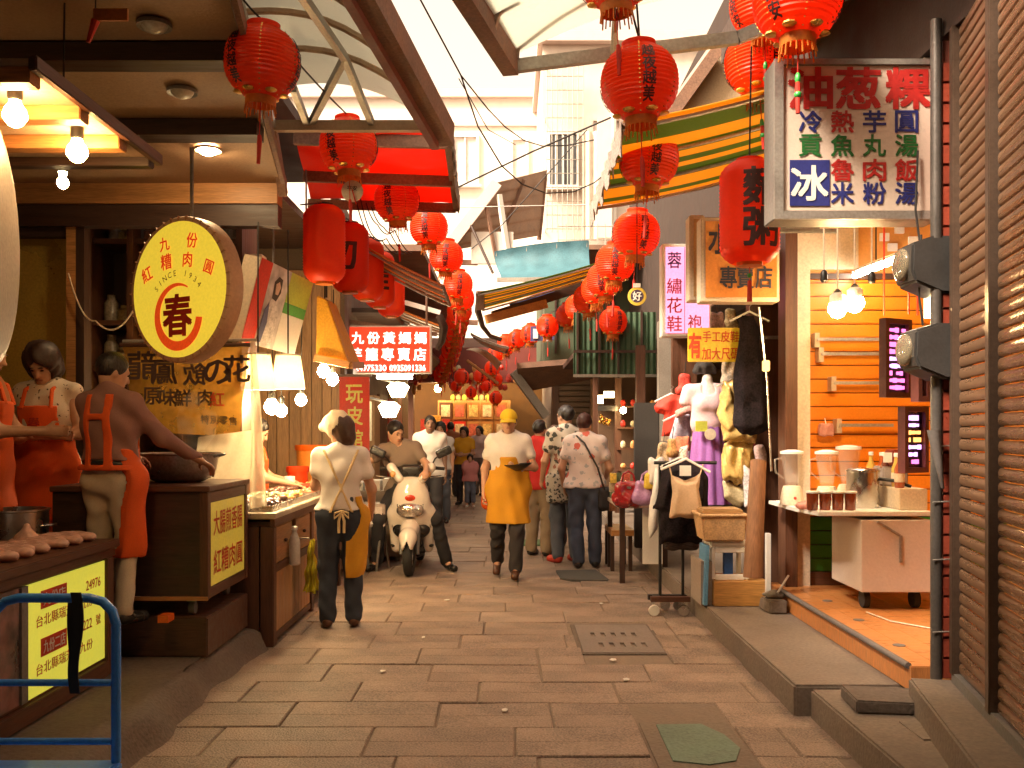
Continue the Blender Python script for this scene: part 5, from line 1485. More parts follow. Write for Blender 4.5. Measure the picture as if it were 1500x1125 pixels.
OR = mat('orange_slat', (.72, .22, .012), rough=.38, var=.08, rnd=.05)
GRS = mat('green_slat', (.03, .2, .025), rough=.38, var=.1)
def zpx(py): return P(0, py, WY).z
zz = .83; n = 0
while zz < zpx(410) - .02:
    zt_ = min(zz + .1, zpx(410))
    MB().box(2.335, 3.88, WY - .015, WY + .0015, zz, zt_).build('slat_board', OR, t, bevel=.006); zz += .107; n += 1
zz = .4
while zz < .80:
    MB().box(2.335, 3.88, WY - .015, WY + .0015, zz, zz + .1).build('slat_board', GRS, t, bevel=.006); zz += .107
MB().box(2.335, 3.88, WY - .03, WY + .018, .295, .396).build('skirting', BROWN, t)
MB().box(2.335, 3.88, WY - .05, WY + .018, zpx(410), zpx(402)).build('head_rail', DARKW, t)
MB().box(2.225, 2.332, WY - .06, WY + .1, .29, 3.4).build('door_frame', CREAM, t)
MB().box(2.13, 2.223, WY - .1, WY + .1, .165, 3.4).build('door_post', BROWN_V, t)
MB().box(2.13, 3.9, 4.9, 7.6, 3.36, 3.41).build('ceiling', CREAM, t)
MB().hexa([(2.34, WY - .02, 2.75), (2.72, WY - .02, 2.75), (2.72, WY - .02, 3.35), (2.34, WY - .02, 3.35), (2.34, WY + .01, 2.75), (2.72, WY + .01, 2.75), (2.72, WY + .01, 3.35), (2.34, WY + .01, 3.35)]).build('cream_panel', CREAM, t)
MB().box(3.88, 3.98, 4.8, 7.6, .29, 3.4).build('side_wall', mat('orange_wall', (.6, .27, .06)), t)
MB().box(3.0, 3.9, 4.78, 4.88, .29, 3.4).build('front_wall', mat('orange_wall', (.6, .27, .06)), t)
for px, py in ((1296, 347), (1318, 336), (1308, 362), (1338, 352)):
    q = P(px, py, WY)
    MB().box(q.x - .035, q.x + .035, WY - .004, WY + .018, q.z - .03, q.z + .03).build('wall_tile', WHITE, t)
for py, a, b in ((499, 1190, 1300), (520, 1196, 1305), (562, 1214, 1310), (623, 1222, 1300)):
    z = zpx(py)
    rl = MB().box(P(a, 0, WY).x, P(b, 0, WY).x, WY - .12, WY - .1, z - .012, z + .012).build('rail', GALV, t)
    MB().box(P(a - 3, 0, WY).x, P(a + 4, 0, WY).x, WY - .11, WY - .016, z - .06, z + .05).build('hook', BEIGE, rl)
for px, py in ((1193, 586), (1188, 620), (1205, 380)):
    pass
tb0, tb1 = P(1252, 404, 7.35), P(1318, 379, 6.6)
t = thing('tube_lamp', 'long white tube lamp slanting under the food shop ceiling', 'lamp', (tb0 + tb1) / 2)
MB().tube([tb0, tb1], .022, 10).build('tube', glow('tube_warm', (1, .86, .66), 22), t)
MB().beam(tb0 + Vector((0, 0, .035)), tb1 + Vector((0, 0, .035)), .05, .02).build('housing', WHITE, t)
MB().tube([(tb0 + tb1) / 2 + Vector((0, 0, .04)), ((tb0 + tb1) / 2).xy.to_3d() + Vector((0, 0, 3.36))], .006, 6).build('cord', WIRE, t)

# pendant bulbs
CORD = mat('pale_cord', (.6, .5, .36), rough=.6)
for k, (px, py, lit, lab) in enumerate(((1207, 400, 0, 'empty bulb holder on a pale cord, leftmost of the row'), (1227, 452, 1, 'lit pendant bulb over the counter, left of the two'), (1252, 444, 1, 'lit pendant bulb with a white collar, right of the two'), (1277, 402, 0, 'empty bulb holder on a thin cord, right of the bulbs'))):
    q = P(px, py, 6.2)
    if lit:
        t = bulb_lamp(lab, q, drop=.0, r=.062, col=(1, .66, .28), power=85, group=None, cord_m=CORD)
        MB().lathe([(.03, .05), (.05, .03), (.05, .085), (.03, .1)], 14, q, cap=False).build('collar', WHITE, t, smooth=40)
        top = q + Vector((0, 0, .12))
    else:
        t = thing('bulb_holder', lab, 'bulb holder', q)
        top = q
        MB().lathe([(.014, -.06), (.024, -.05), (.024, 0), (.01, .02)], 12, q).build('socket', BLACK, t, smooth=40)
    MB().tube([top, Vector((top.x, top.y, 3.36))], .006, 6).build('cord', CORD, t)

# lit menu boards
def menu(label, p, w, hh, yaw, cols):
    t = thing('menu_board', label, 'menu board', p - Vector((0, 0, hh / 2)))
    ux = Vector((math.cos(yaw), math.sin(yaw), 0)); n_ = Vector((math.sin(yaw), -math.cos(yaw), 0))
    fr = MB()
    for a, b, c, d in ((-w / 2, -w / 2 + .03, -hh / 2, hh / 2), (w / 2 - .03, w / 2, -hh / 2, hh / 2)):
        fr.obox(p + ux * (a + b) / 2, (.03, .05, hh), (ux, n_, UZ))
    for s in (-1, 1): fr.obox(p + UZ * s * (hh / 2 - .015), (w - .061, .05, .03), (ux, n_, UZ))
    fr.build('frame', mat('dark_red_frame', (.12, .03, .025), rough=.4), t)
    b_ = MB().obox(p - n_ * .01, (w - .062, .02, hh - .062), (ux, n_, UZ)).build('screen', mat('dark_screen', (.03, .012, .03), rough=.3), t)
    rr_ = random.Random(int(p.x * 1000))
    nr = int((hh - .08) / .042)
    rowsm = {}
    for r in range(nr):
        ccol = cols[(r // 2) % len(cols)]
        mb = rowsm.setdefault(ccol, MB())
        x = -w / 2 + .05
        while x < w / 2 - .06:
            ww = rr_.uniform(.016, .03)
            if rr_.random() < .86: mb.obox(p + ux * (x + ww / 2) + UZ * (hh / 2 - .065 - r * .042) + n_ * .004, (ww, .006, rr_.uniform(.016, .03)), (ux, n_, UZ))
            x += ww + .006
    for cc, mb in rowsm.items():
        mb.build('lit_row', glow('menu_%s' % cc, {'pink': (1, .16, .5), 'lilac': (.8, .4, 1), 'orange': (1, .4, .1), 'green': (.5, .8, .15)}[cc], .85), b_)
    return t
menu('upper pink lit menu board hanging inside the food shop', P(1312, 525, 5.6), .22, .46, R(28), ['pink', 'pink', 'lilac', 'pink'])
menu('narrow pink lit menu board beside the upper one', P(1349, 548, 5.2), .1, .3, R(28), ['pink', 'lilac'])
menu('lower pink and orange lit menu board above the counter', P(1338, 644, 5.5), .2, .38, R(28), ['lilac', 'orange', 'lilac', 'pink'])

# counter with blenders
t = thing('shop_counter', 'white counter board with a white cupboard below in the food shop', 'counter', (2.4, 6.6, .29))
MB().box(2.07, 2.85, 6.38, 7.42, .925, .955).build('board', WHITE, t, bevel=.004)
MB().hexa([(2.02, 6.72, .927), (2.068, 6.38, .927), (2.068, 7.42, .927), (2.02, 7.42, .927), (2.02, 6.72, .953), (2.068, 6.38, .953), (2.068, 7.42, .953), (2.02, 7.42, .953)]).build('flap', WHITE, t)
MB().box(2.66, 2.85, 6.5, 7.42, .956, 1.1).build('rear_ledge', CREAM, t, bevel=.004)
cb = MB().box(2.35, 2.83, 6.36, 6.95, .42, .90).build('cupboard', mat('cupboard_white', (.6, .5, .42), rough=.5, var=.06, dirt=.15, dcol=(.4, .3, .22)), t, bevel=.004)
MB().box(2.6, 2.615, 6.345, 6.358, .62, .8).build('bracket', GALV, cb)
MB().beam((2.45, 6.35, .89), (2.6, 6.35, .8), .01, .015).build('bracket', GALV, cb)
for x_ in (2.42, 2.76):
    MB().lathe([(.02, -.02), (.06, -.02), (.062, .02), (.02, .02)], 16, (x_, 6.5, .355), (Vector((0, 1, 0)), Vector((0, 0, 1)), Vector((1, 0, 0)))).build('castor', RUBBER, t, smooth=40)
    MB().box(x_ - .03, x_ + .03, 6.46, 6.54, .419, .424).build('castor_plate', GREYM, t)
JUG = mat('jug_plastic', (.8, .7, .58), rough=.12, alpha=.13, var=.05, bump=.02)
def jug(label, x, y_, s=1.0, lidc=WHITE):
    t = thing('blender', label, 'blender', (x, y_, .956))
    MB().lathe([(.085 * s, 0), (.085 * s, .03), (.07 * s, .11), (.06 * s, .135), (.03, .137)], 20, (x, y_, .956)).build('base', CREAM, t, smooth=40)
    jz = .956 + .138
    j_ = MB().lathe([(.045 * s, 0), (.05 * s, .02), (.078 * s, .22 * s), (.082 * s, .23 * s), (.074 * s, .225 * s), (.046 * s, .025)], 22, (x, y_, jz), cap=False).build('jug', JUG, t, smooth=50)
    MB().lathe([(.03, .232 * s), (.084 * s, .232 * s), (.084 * s, .25 * s), (.03, .262 * s)], 20, (x, y_, jz)).build('lid', lidc, t, smooth=40)
    MB().tube([(x - .075 * s, y_, jz + .2 * s), (x - .125 * s, y_, jz + .19 * s), (x - .12 * s, y_, jz + .1 * s), (x - .06 * s, y_, jz + .05 * s)], .008, 7).build('handle', JUG, j_, smooth=60)
    MB().ball((x, y_ - .078 * s, .956 + .05), .012, 8, 6).build('knob', REDP, t)
jug('blender jug nearest the street edge of the counter', P(1160, 0, 7.0).x, 7.0, 1.0)
jug('middle blender jug on the counter', P(1211, 0, 6.95).x, 6.95, 1.0)
jug('wide blender jug standing behind the steel pot', P(1243, 0, 7.2).x, 7.2, 1.12)
q = Vector((P(1264, 0, 6.75).x, 6.75, .956))
t = thing('steel_pot', 'round steel pot with black handle on the counter', 'pot', q)
MB().lathe([(.105, 0), (.11, .01), (.11, .25), (.115, .253), (.115, .262), (.1, .262), (.098, .02)], 28, q).build('pot', STEEL, t, smooth=40)
MB().tube([q + Vector((.105, 0, .2)), q + Vector((.2, -.04, .19)), q + Vector((.3, -.1, .15))], .012, 8).build('handle', BLACK, t, smooth=60)
MB().lathe([(.02, .262), (.105, .264), (.1, .272), (.02, .28)], 24, q).build('lid', STEEL, t, smooth=40)
for k in range(4):
    x_ = P(1190 + k * 18.5, 0, 6.5).x
    t = thing('drink_cup', 'sealed cup of red-brown drink on the counter, %s of the row' % ('leftmost', 'second', 'third', 'rightmost')[k], 'cup', (x_, 6.5, .956), 0, 'row of sealed drink cups')
    MB().lathe([(.033, 0), (.036, .004), (.041, .115), (.03, .116)], 16, (x_, 6.5, .956)).build('cup', mat('red_brown_drink', (.2, .035, .01), rough=.12, coat=.5), t, smooth=40)
    MB().lathe([(.03, .1165), (.044, .117), (.044, .128), (.03, .13)], 16, (x_, 6.5, .956)).build('lid', WHITE, t, smooth=40)
s = Sdf().ell((0, 0, .02), (.07, .05, .03)).ell((.05, .02, .03), (.04, .04, .03)).post(folds(.01, .04, 3))
o = sdf_obj('straw_bag', s, mat('pink_film', (.7, .35, .28), rough=.3, transl=.4), None, h=.01); o.location = (P(1180, 0, 6.62).x, 6.62, .957); tag(o, 'crumpled pink plastic bag beside the drink cups', 'bag')
t = thing('sealing_machine', 'dark red cup sealing machine behind the pot', 'machine', (P(1305, 0, 6.9).x, 6.9, 1.1))
q = Vector((P(1306, 0, 6.9).x, 6.9, 1.102))
MB().box(q.x - .1, q.x + .08, 6.8, 7.0, 1.102, 1.24).build('body', mat('grey_machine', (.3, .25, .22), rough=.4), t, bevel=.01)
MB().box(q.x - .02, q.x + .1, 6.82, 6.98, 1.242, 1.36).build('head', mat('dark_red_plastic', (.2, .03, .02), rough=.35), t, bevel=.01)
MB().tube([q + Vector((-.1, 0, .06)), q + Vector((-.19, 0, .1)), q + Vector((-.2, 0, .0)), q + Vector((-.14, 0, -.0))], .01, 8).build('lever', BLACK, t, smooth=60)
MB().box(q.x - .1, q.x - .04, 6.79, 6.799, 1.27, 1.34).build('label_plate', WHITE, t)
t = thing('clear_bag', 'small pink bag hanging on the orange slat wall', 'bag', P(1210, 630, WY - .05))
q = P(1210, 630, WY - .08); s = Sdf().rbox((q.x, q.y, q.z), (.06, .02, .05), .015).post(folds(.008, .05, 9))
sdf_obj('film', s, mat('pink_film', (.7, .35, .28)), t, h=.01, local=False)
MB().tube([q + Vector((0, 0, .05)), q + Vector((0, .03, .09))], .004, 5).build('tie', WHITE, t)
t = thing('power_cord', 'white power cord looping down in front of the green slats', 'cord', (2.5, 6.9, .3))
MB().tube([P(1262, 762, 7.1), P(1246, 785, 7.1), P(1240, 808, 7.1), P(1256, 830, 7.1), P(1267, 828, 7.1), P(1262, 805, 7.1), P(1252, 795, 7.1), P(1262, 778, 7.1), P(1270, 762, 7.1)], .006, 6).build('cord', CREAM, t, smooth=60)
t = thing('trailing_cable', 'pale cord trailing across the wooden shop floor', 'cord', (2.4, 5.8, .3))
MB().tube([(2.36, 6.3, .3), (2.4, 6.0, .3), (2.58, 5.75, .3), (2.85, 5.65, .3)], .005, 6).build('cord', CREAM, t, smooth=60)
for px, py in ((1212, 880), (1258, 908), (1317, 945)):
    d = 1400 * 1.205 / (py - 630); q = P(px, py, d)
    tag(MB().lathe([(.035, 0), (.035, .003), (.001, .004)], 14, (q.x, q.y, .294)).build('floor_inlay', GREYM), 'dark round inlay on the wooden shop floor, %s' % {880: 'farthest from the shutter', 908: 'middle one', 945: 'nearest the shutter'}[py], 'inlay', 'inlays in the shop floor')
tag(MB().hexa([(1.66, 4.56, .147), (1.99, 4.52, .147), (2.03, 4.8, .147), (1.68, 4.84, .147), (1.66, 4.56, .21), (1.99, 4.52, .205), (2.03, 4.8, .205), (1.68, 4.84, .21)]).build('loose_stone', CONC_D, bevel=.008), 'loose grey stone slab lying at the corner of the shop step', 'stone')
tag(MB().hexa([(1.90, 6.95, .162), (2.03, 6.95, .162), (2.03, 7.2, .162), (1.88, 7.2, .162), (1.90, 6.95, .26), (2.03, 6.95, .26), (2.02, 7.18, .25), (1.89, 7.18, .25)]).build('stone_block', CONC, bevel=.01), 'rough stone block at the far end of the shop step', 'stone')
t = thing('dust_cloth', 'grey rag and a white stick lying on the stone block', 'cloth', (1.96, 7.1, .26))
s = Sdf().ell((1.97, 7.1, .28), (.09, .07, .03)).post(folds(.012, .06, 8)); sdf_obj('rag', s, mat('grey_rag', (.2, .17, .14), rough=.9), t, h=.011, local=False)
MB().tube([(1.98, 7.04, .3), (2.08, 7.1, .42)], .008, 6).build('stick', WHITE, t)

# ------------------------------------------------------------------ big menu sign
d = 4.8
t = thing('menu_sign', 'large white hanging menu sign with red, blue and green characters', 'sign', P(1252, 322, d))
q0, q1 = P(1133, 322, d), P(1376, 88, d)
MB().box(q0.x, q1.x, d, d + .18, q0.z, q1.z).build('case', mat('grey_sign_case', (.22, .2, .18), rough=.5, metal=.3), t, bevel=.005)
pn = MB().box(q0.x + .05, q1.x - .03, d - .006, d - .0005, q0.z + .045, q1.z - .03).build('face', mat('white_sign_panel', (.66, .52, .42), rough=.45, var=.06), t)
for a in ((q0.x, q0.x + .045, q0.z, q1.z), (q1.x - .028, q1.x, q0.z, q1.z)):
    MB().box(a[0], a[1], d - .02, d - .0005, a[2], a[3]).build('frame_bar', GALV, t)
MB().box(q0.x + .046, q1.x - .029, d - .02, d - .0005, q0.z, q0.z + .04).build('frame_bar', GALV, t); MB().box(q0.x + .046, q1.x - .029, d - .02, d - .0005, q1.z - .028, q1.z).build('frame_bar', GALV, t)
LB = mat('blue_lettering', (.02, .025, .16), rough=.5, bump=0); LG = mat('green_lettering', (.015, .13, .025), rough=.5, bump=0); LR = mat('crimson_lettering', (.45, .02, .015), rough=.5, bump=0)
m1, m2, m3 = MB(), MB(), MB()
for ch, px in (('油', 1187), ('葱', 1257), ('粿', 1330)): write(m3, ch, P(px, 129, d - .01), X1, UZ, .2, w=.215, bold=.045)
rows_ = ['冷熱芋圓', '貢魚丸湯', ' 魯肉飯', ' 米粉湯']
for r_, row in enumerate(rows_):
    for c, ch in enumerate(row):
        if ch == ' ': continue
        tgt = m1 if (r_ == 0 and c != 1) or r_ == 3 else (m2 if r_ == 1 else m3)
        write(tgt, ch, P((1187, 1234, 1281, 1328)[c], (178, 213, 249, 283)[r_], d - .01), X1, UZ, .108, w=.112, bold=.03)
sq = P(1186, 268, d - .009)
MB().box(sq.x - .1, sq.x + .1, d - .011, d - .008, sq.z - .115, sq.z + .115).build('blue_square', LB, pn)
write(MB(), '冰', P(1186, 268, d - .014), X1, UZ, .17, w=.18, bold=.035).build('lettering', mat('white_lettering', (.8, .78, .7)), pn)
m1.build('lettering', LB, pn); m2.build('lettering', LG, pn); m3.build('lettering', LR, pn)
MB().box(q1.x, 2.3, d + .05, d + .11, q1.z - .12, q1.z - .06).build('bracket', GREYM, t); MB().box(q1.x, 2.3, d + .05, d + .11, q0.z + .06, q0.z + .12).build('bracket', GREYM, t)

# hanging sign boxes along the clothes shop
def box_sign(label, px0, py0, px1, py1, d, face_m, case_m, thick=.16, yaw=0.0, name='sign_box', anchor_x=2.3):
    q0, q1 = P(px0, py1, d), P(px1, py0, d)
    t = thing(name, label, 'sign', ((q0.x + q1.x) / 2, d, q0.z))
    MB().box(q0.x, q1.x, d, d + thick, q0.z, q1.z).build('case', case_m, t, bevel=.006)
    pn = MB().box(q0.x + .03, q1.x - .02, d - .006, d - .0005, q0.z + .03, q1.z - .03).build('face', face_m, t)
    MB().tube([(q1.x - .05, d + thick / 2, q1.z - .08), (max(anchor_x, q1.x + .05), d + thick / 2, q1.z - .08)], .015, 6).build('bracket', GREYM, t)
    return t, pn
t, pn = box_sign('orange sign box with dark characters behind the long red lantern', 1027, 318, 1142, 442, 6.6, mat('orange_sign_face', (.5, .17, .03), rough=.45, emit=.05, ecol=(.9, .3, .05)), CREAM)
lt = MB()
write(lt, '水', P(1054, 350, 6.585), X1, UZ, .2, w=.15, bold=.035); write(lt, '餃', P(1122, 350, 6.585), X1, UZ, .2, w=.15, bold=.035)
for ch, px in (('專', 1067), ('賣', 1092), ('店', 1119)): write(lt, ch, P(px, 406, 6.585), X1, UZ, .15, w=.115, bold=.03)
lt.build('lettering', mat('navy_lettering', (.03, .03, .05), rough=.5, bump=0), pn)
t, pn = box_sign('narrow tan sign box half hidden behind the orange sign', 1010, 315, 1032, 440, 7.0, mat('tan_sign', (.5, .3, .12), rough=.5), CREAM)
t, pn = box_sign('pink lit sign with red and blue characters over the clothes stall', 970, 357, 1042, 493, 8.4, mat('pink_sign_face', (.75, .2, .36), rough=.45, emit=.5, ecol=(1, .3, .5), bump=0), WHITE)
m1, m3 = MB(), MB()
dd = 8.385
write(m1, '蓉', P(988, 381, dd), X1, UZ, .14, w=.12, bold=.02)
for ch, py in (('繡', 419), ('花', 447), ('鞋', 474)): write(m3, ch, P(988, py, dd), X1, UZ, .135, w=.13, bold=.015)
write(m1, '坊', P(1020, 381, dd), X1, UZ, .14, w=.12, bold=.02)
for ch, py in (('旗', 420), ('袍', 472)): write(m3, ch, P(1018, py, dd), X1, UZ, .13, w=.12, bold=.015)
m1.build('lettering', mat('violet_lettering', (.12, .06, .3)), pn); m3.build('lettering', LR, pn)
MB().box(P(1003, 0, dd).x - .002, P(1003, 0, dd).x + .002, dd - .002, dd + .004, P(0, 488, dd).z, P(0, 362, dd).z).build('centre_line', LR, pn)
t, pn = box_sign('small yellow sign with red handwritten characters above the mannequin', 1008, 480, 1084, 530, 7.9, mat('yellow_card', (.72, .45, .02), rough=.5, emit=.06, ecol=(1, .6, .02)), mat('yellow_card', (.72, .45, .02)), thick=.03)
m3 = MB(); dd = 7.885
write(m3, '有', P(1018, 506, dd), X1, UZ, .2, w=.1, bold=.05); write(m3, '手工皮鞋', P(1056, 493, dd), X1, UZ, .09, w=.3, bold=.02); write(m3, '加大尺碼', P(1056, 518, dd), X1, UZ, .1, w=.31, bold=.02)
m3.build('lettering', mat('orange_red_lettering', (.65, .06, .01)), pn)
# little round tag sign
q = P(933, 434, 8.2)
t = thing('round_tag', 'small round yellow tag with dark mark hanging below the right lantern row', 'tag', q - Vector((0, 0, .08)))
ax = (Vector((1, 0, 0)), UZ, Vector((0, -1, 0)))
MB().lathe([(.078, -.008), (.08, 0), (.08, .004), (.06, .008)], 28, q, ax).build('disc', mat('yellow_tag', (.6, .42, .05), rough=.5), t, smooth=40)
MB().lathe([(.056, .007), (.056, .0095), (.001, .0098)], 24, q, ax).build('inner', mat('purple_dark', (.06, .03, .06)), t)
write(MB(), '好', q + Vector((0, -.014, 0)), X1, UZ, .075, bold=.03).build('lettering', mat('white_lettering', (.8, .78, .7)), t)
MB().tube([q + Vector((0, 0, .08)), q + Vector((0, 0, 1.0))], .004, 5).build('string', WIRE, t)
MB().box(q.x - .03, q.x + .03, q.y - .01, q.y + .01, q.z + .075, q.z + .11).build('clip', WHITE, t)

# ------------------------------------------------------------------ clothes stall
PINKT = mat('pink_white_knit', (.78, .52, .55), rough=.85, var=.12)
def cloth(label, name, cat, pxs, d, m_, thick=.05, seed=0, amp=.02, hanger=True, wl=.09, extra=None):
    """hanging garment: outline of photo points at distance d, given real thickness and folds"""
    t = thing(name, label, cat, P(sum(p[0] for p in pxs) / len(pxs), max(p[1] for p in pxs), d))
    pts = [P(a, b, d) for a, b in pxs]
    xs = [p.x for p in pts]; zs = [p.z for p in pts]
    s = Sdf()
    s.rbox(((min(xs) + max(xs)) / 2, d, (min(zs) + max(zs)) / 2), ((max(xs) - min(xs)) / 2 + .02, thick, (max(zs) - min(zs)) / 2 + .02), .02)
    poly = [(p.x, p.z) for p in pts]
    def clip(D, X, Y, Z):
        # signed distance to the outline in the x-z plane
        px_, pz_ = np.broadcast_arrays(X[:, 0, 0][:, None], Z[0, 0, :][None, :])
        dm = np.full(px_.shape, 9.0); ins = np.zeros(px_.shape, bool)
        for i in range(len(poly)):
            (x1, z1), (x2, z2) = poly[i - 1], poly[i]
            ex, ez = x2 - x1, z2 - z1
            tt = np.clip(((px_ - x1) * ex + (pz_ - z1) * ez) / (ex * ex + ez * ez + 1e-9), 0, 1)
            dm = np.minimum(dm, np.hypot(px_ - x1 - tt * ex, pz_ - z1 - tt * ez))
            c = ((z1 > pz_) != (z2 > pz_)) & (px_ < (x2 - x1) * (pz_ - z1) / (z2 - z1 + 1e-12) + x1)
            ins ^= c
        sd = np.where(ins, -dm, dm)[:, None, :]
        th = np.clip((-sd) * 1.2 + .012, .012, thick)
        return np.maximum(sd, np.abs(Y - d) - th)
    s.post(clip).post(folds(amp, wl, seed, vert=.25))
    if not hanger:
        t.name = 'spent'; o = sdf_obj(name, s, m_, None, h=.013, local=False)
        bpy.data.objects.remove(t); return tag(o, label, cat)
    sdf_obj('fabric', s, m_, t, h=.013, local=False)
    if hanger:
        top = max(pts, key=lambda p: p.z); cx = sum(xs) / len(xs)
        MB().tube([(cx - .16, d, top.z - .07), (cx, d, top.z + .01), (cx + .16, d, top.z - .07)], .009, 6).build('hanger', WHITE, t)
        MB().tube([(cx, d, top.z + .01), (cx, d, top.z + .05), (cx + .025, d, top.z + .075), (cx, d, top.z + .09)], .004, 5).build('hanger_hook', STEEL, t, smooth=60)
    return t
LACE = mat('black_lace', (.014, .009, .011), rough=.8, spec=.15, var=.9, scale=20, fine=70)
GOLDC = mat('gold_satin', (.62, .42, .14), rough=.28, var=.25, metal=.25)
cloth('long black lace dress hanging beside the orange shop post', 'hanging_dress', 'dress', [(1086, 462), (1106, 458), (1112, 500), (1124, 560), (1124, 628), (1100, 640), (1074, 625), (1074, 560), (1080, 500)], 7.75, LACE, .08, 1, .025)
cloth('gold satin blouse hanging to the right of the mannequin', 'hanging_blouse', 'blouse', [(1058, 562), (1078, 554), (1082, 600), (1108, 632), (1106, 648), (1060, 645), (1052, 600)], 8.0, GOLDC, .07, 2, .03, wl=.06)
cloth('gold satin trousers hanging below the gold blouse', 'hanging_trousers', 'trousers', [(1060, 648), (1104, 648), (1100, 690), (1088, 712), (1058, 702), (1056, 670)], 8.05, GOLDC, .07, 3, .03, hanger=False, wl=.06)
cloth('pale gold scarf hanging low beside the rolled board', 'hanging_scarf', 'scarf', [(1060, 705), (1084, 712), (1098, 700), (1098, 738), (1084, 742), (1062, 728)], 8.1, mat('pale_gold_cloth', (.6, .5, .3), rough=.5, var=.3), .05, 4, .02, hanger=False)
cloth('red Chinese jacket with cream trim hanging at the back of the clothes stall', 'hanging_jacket', 'jacket', [(985, 578), (1002, 578), (1014, 592), (1012, 640), (970, 640), (972, 608), (962, 604), (958, 596), (972, 582)], 9.3, mat('red_cloth', (.6, .035, .015), rough=.7, var=.15), .07, 5, .015)
tag(MB().box(P(968, 0, 9.24).x, P(1013, 0, 9.24).x, 9.215, 9.23, P(0, 646, 9.24).z, P(0, 639, 9.24).z).build('jacket_hem', CREAM), 'cream hem band of the hanging red jacket', 'trim')
cloth('pale blue and white striped shirt hanging behind the mannequin', 'hanging_shirt', 'shirt', [(988, 606), (1012, 606), (1013, 670), (1006, 694), (980, 694), (980, 640)], 8.8, mat('pale_blue_cloth', (.5, .46, .55), rough=.8, var=.4, scale=9), .05, 6, .02)
cloth('black lace jacket on a hanger at the front of the clothes rail', 'hanging_jacket', 'jacket', [(972, 682), (1000, 672), (1028, 682), (1038, 700), (1038, 752), (1028, 796), (968, 796), (966, 752), (958, 745), (962, 715)], 7.85, LACE, .09, 7, .02)
cloth('tan camisole hanging in front of the black lace jacket', 'hanging_camisole', 'camisole', [(983, 696), (990, 700), (1004, 704), (1020, 700), (1026, 694), (1024, 716), (1030, 760), (982, 758), (986, 720)], 7.65, mat('tan_knit', (.58, .4, .25), rough=.85, var=.1), .05, 8, .012, hanger=False)
t = thing('camisole_straps', 'thin tan straps and white hanger of the camisole', 'hanger', P(1005, 690, 7.62))
for a, b in (((984, 698), (980, 680)), ((1025, 696), (1030, 680))): MB().tube([P(*a, 7.62), P(*b, 7.62)], .006, 6).build('strap', mat('tan_knit', (.58, .4, .25)), t)
MB().tube([P(968, 688, 7.62), P(1005, 672, 7.62), P(1040, 692, 7.62)], .011, 6).build('hanger', WHITE, t)
MB().box(P(996, 0, 7.6).x, P(1012, 0, 7.6).x, 7.59, 7.615, P(0, 697, 7.6).z, P(0, 682, 7.6).z).build('label_card', WHITE, t)
cloth('white blouse edge hanging left of the black lace jacket', 'hanging_blouse', 'blouse', [(960, 684), (974, 680), (970, 720), (962, 775), (952, 790), (950, 770), (956, 720)], 7.95, WHITE, .04, 9, .012, hanger=False)
cloth('dark striped skirt low on the clothes rail', 'hanging_skirt', 'skirt', [(968, 775), (1022, 775), (1024, 802), (1020, 806), (972, 806)], 7.9, mat('dark_stripe_cloth', (.06, .045, .045), rough=.8, var=.9, scale=14, stretch=(.3, 1, 3)), .06, 10, .015, hanger=False)
for k, (pp, cl, lab, ds) in enumerate((([(990, 640), (1010, 638), (1012, 660), (992, 662)], (.6, .2, .1), 'orange patterned scarf on the rack behind the mannequin', 8.6), ([(995, 655), (1008, 652), (1010, 674), (996, 676)], (.7, .62, .5), 'cream lace collar on the rack behind the mannequin', 8.5), ([(1085, 676), (1112, 700), (1110, 740), (1092, 742)], (.55, .5, .5), 'pale plastic wrapped garment beside the rolled board', 8.0), ([(1104, 655), (1118, 652), (1122, 690), (1108, 692)], (.42, .3, .3), 'mauve garment end below the lace dress', 7.95), ([(1010, 590), (1020, 588), (1020, 604), (990, 612), (990, 603)], (.6, .3, .25), 'pink folded cloth on the rack beside the mannequin', 8.7))):
    cloth(lab, 'hanging_cloth', 'cloth', pp, ds, mat('cloth_%d' % k, cl, rough=.8, var=.5, scale=12), .04, 20 + k, .012, hanger=False)
t = thing('clothes_rail', 'dark wheeled clothes rail at the edge of the pavement', 'clothes rail', P(1000, 850, 7.9))
ra, rb_ = P(958, 0, 7.9).x, 1.47
MB().tube([(ra, 7.9, 1.23), (rb_ + .25, 7.9, 1.23)], .014, 8).build('top_rail', BLACK, t, smooth=60)
for x_ in (ra + .05, rb_ - .03): MB().tube([(x_, 7.9, .12), (x_, 7.9, 1.23)], .013, 8).build('upright', BLACK, t, smooth=60)
MB().box(ra - .05, rb_, 7.72, 7.78, .11, .15).build('base_bar', BROWN, t); MB().box(ra - .05, rb_, 7.88, 7.93, .1, .14).build('base_bar', BLACK, t); MB().box(ra - .02, ra + .04, 7.781, 7.879, .11, .14).build('base_bar', BLACK, t)
for x_, y_ in ((ra - .03, 7.7), (rb_ - .06, 7.7), (ra + .1, 7.95), (rb_ - .06, 7.95)):
    w_ = MB().lathe([(.012, -.014), (.042, -.014), (.046, 0), (.042, .014), (.012, .014)], 16, (x_, y_, .047), (Vector((1, 0, 0)), UZ, Vector((0, -1, 0)))).build('wheel', WHITE if x_ < ra else STEEL, t, smooth=40)
    MB().box(x_ - .01, x_ + .01, y_ + .016, y_ + .03, .04, .11).build('wheel_stem', STEEL, w_)
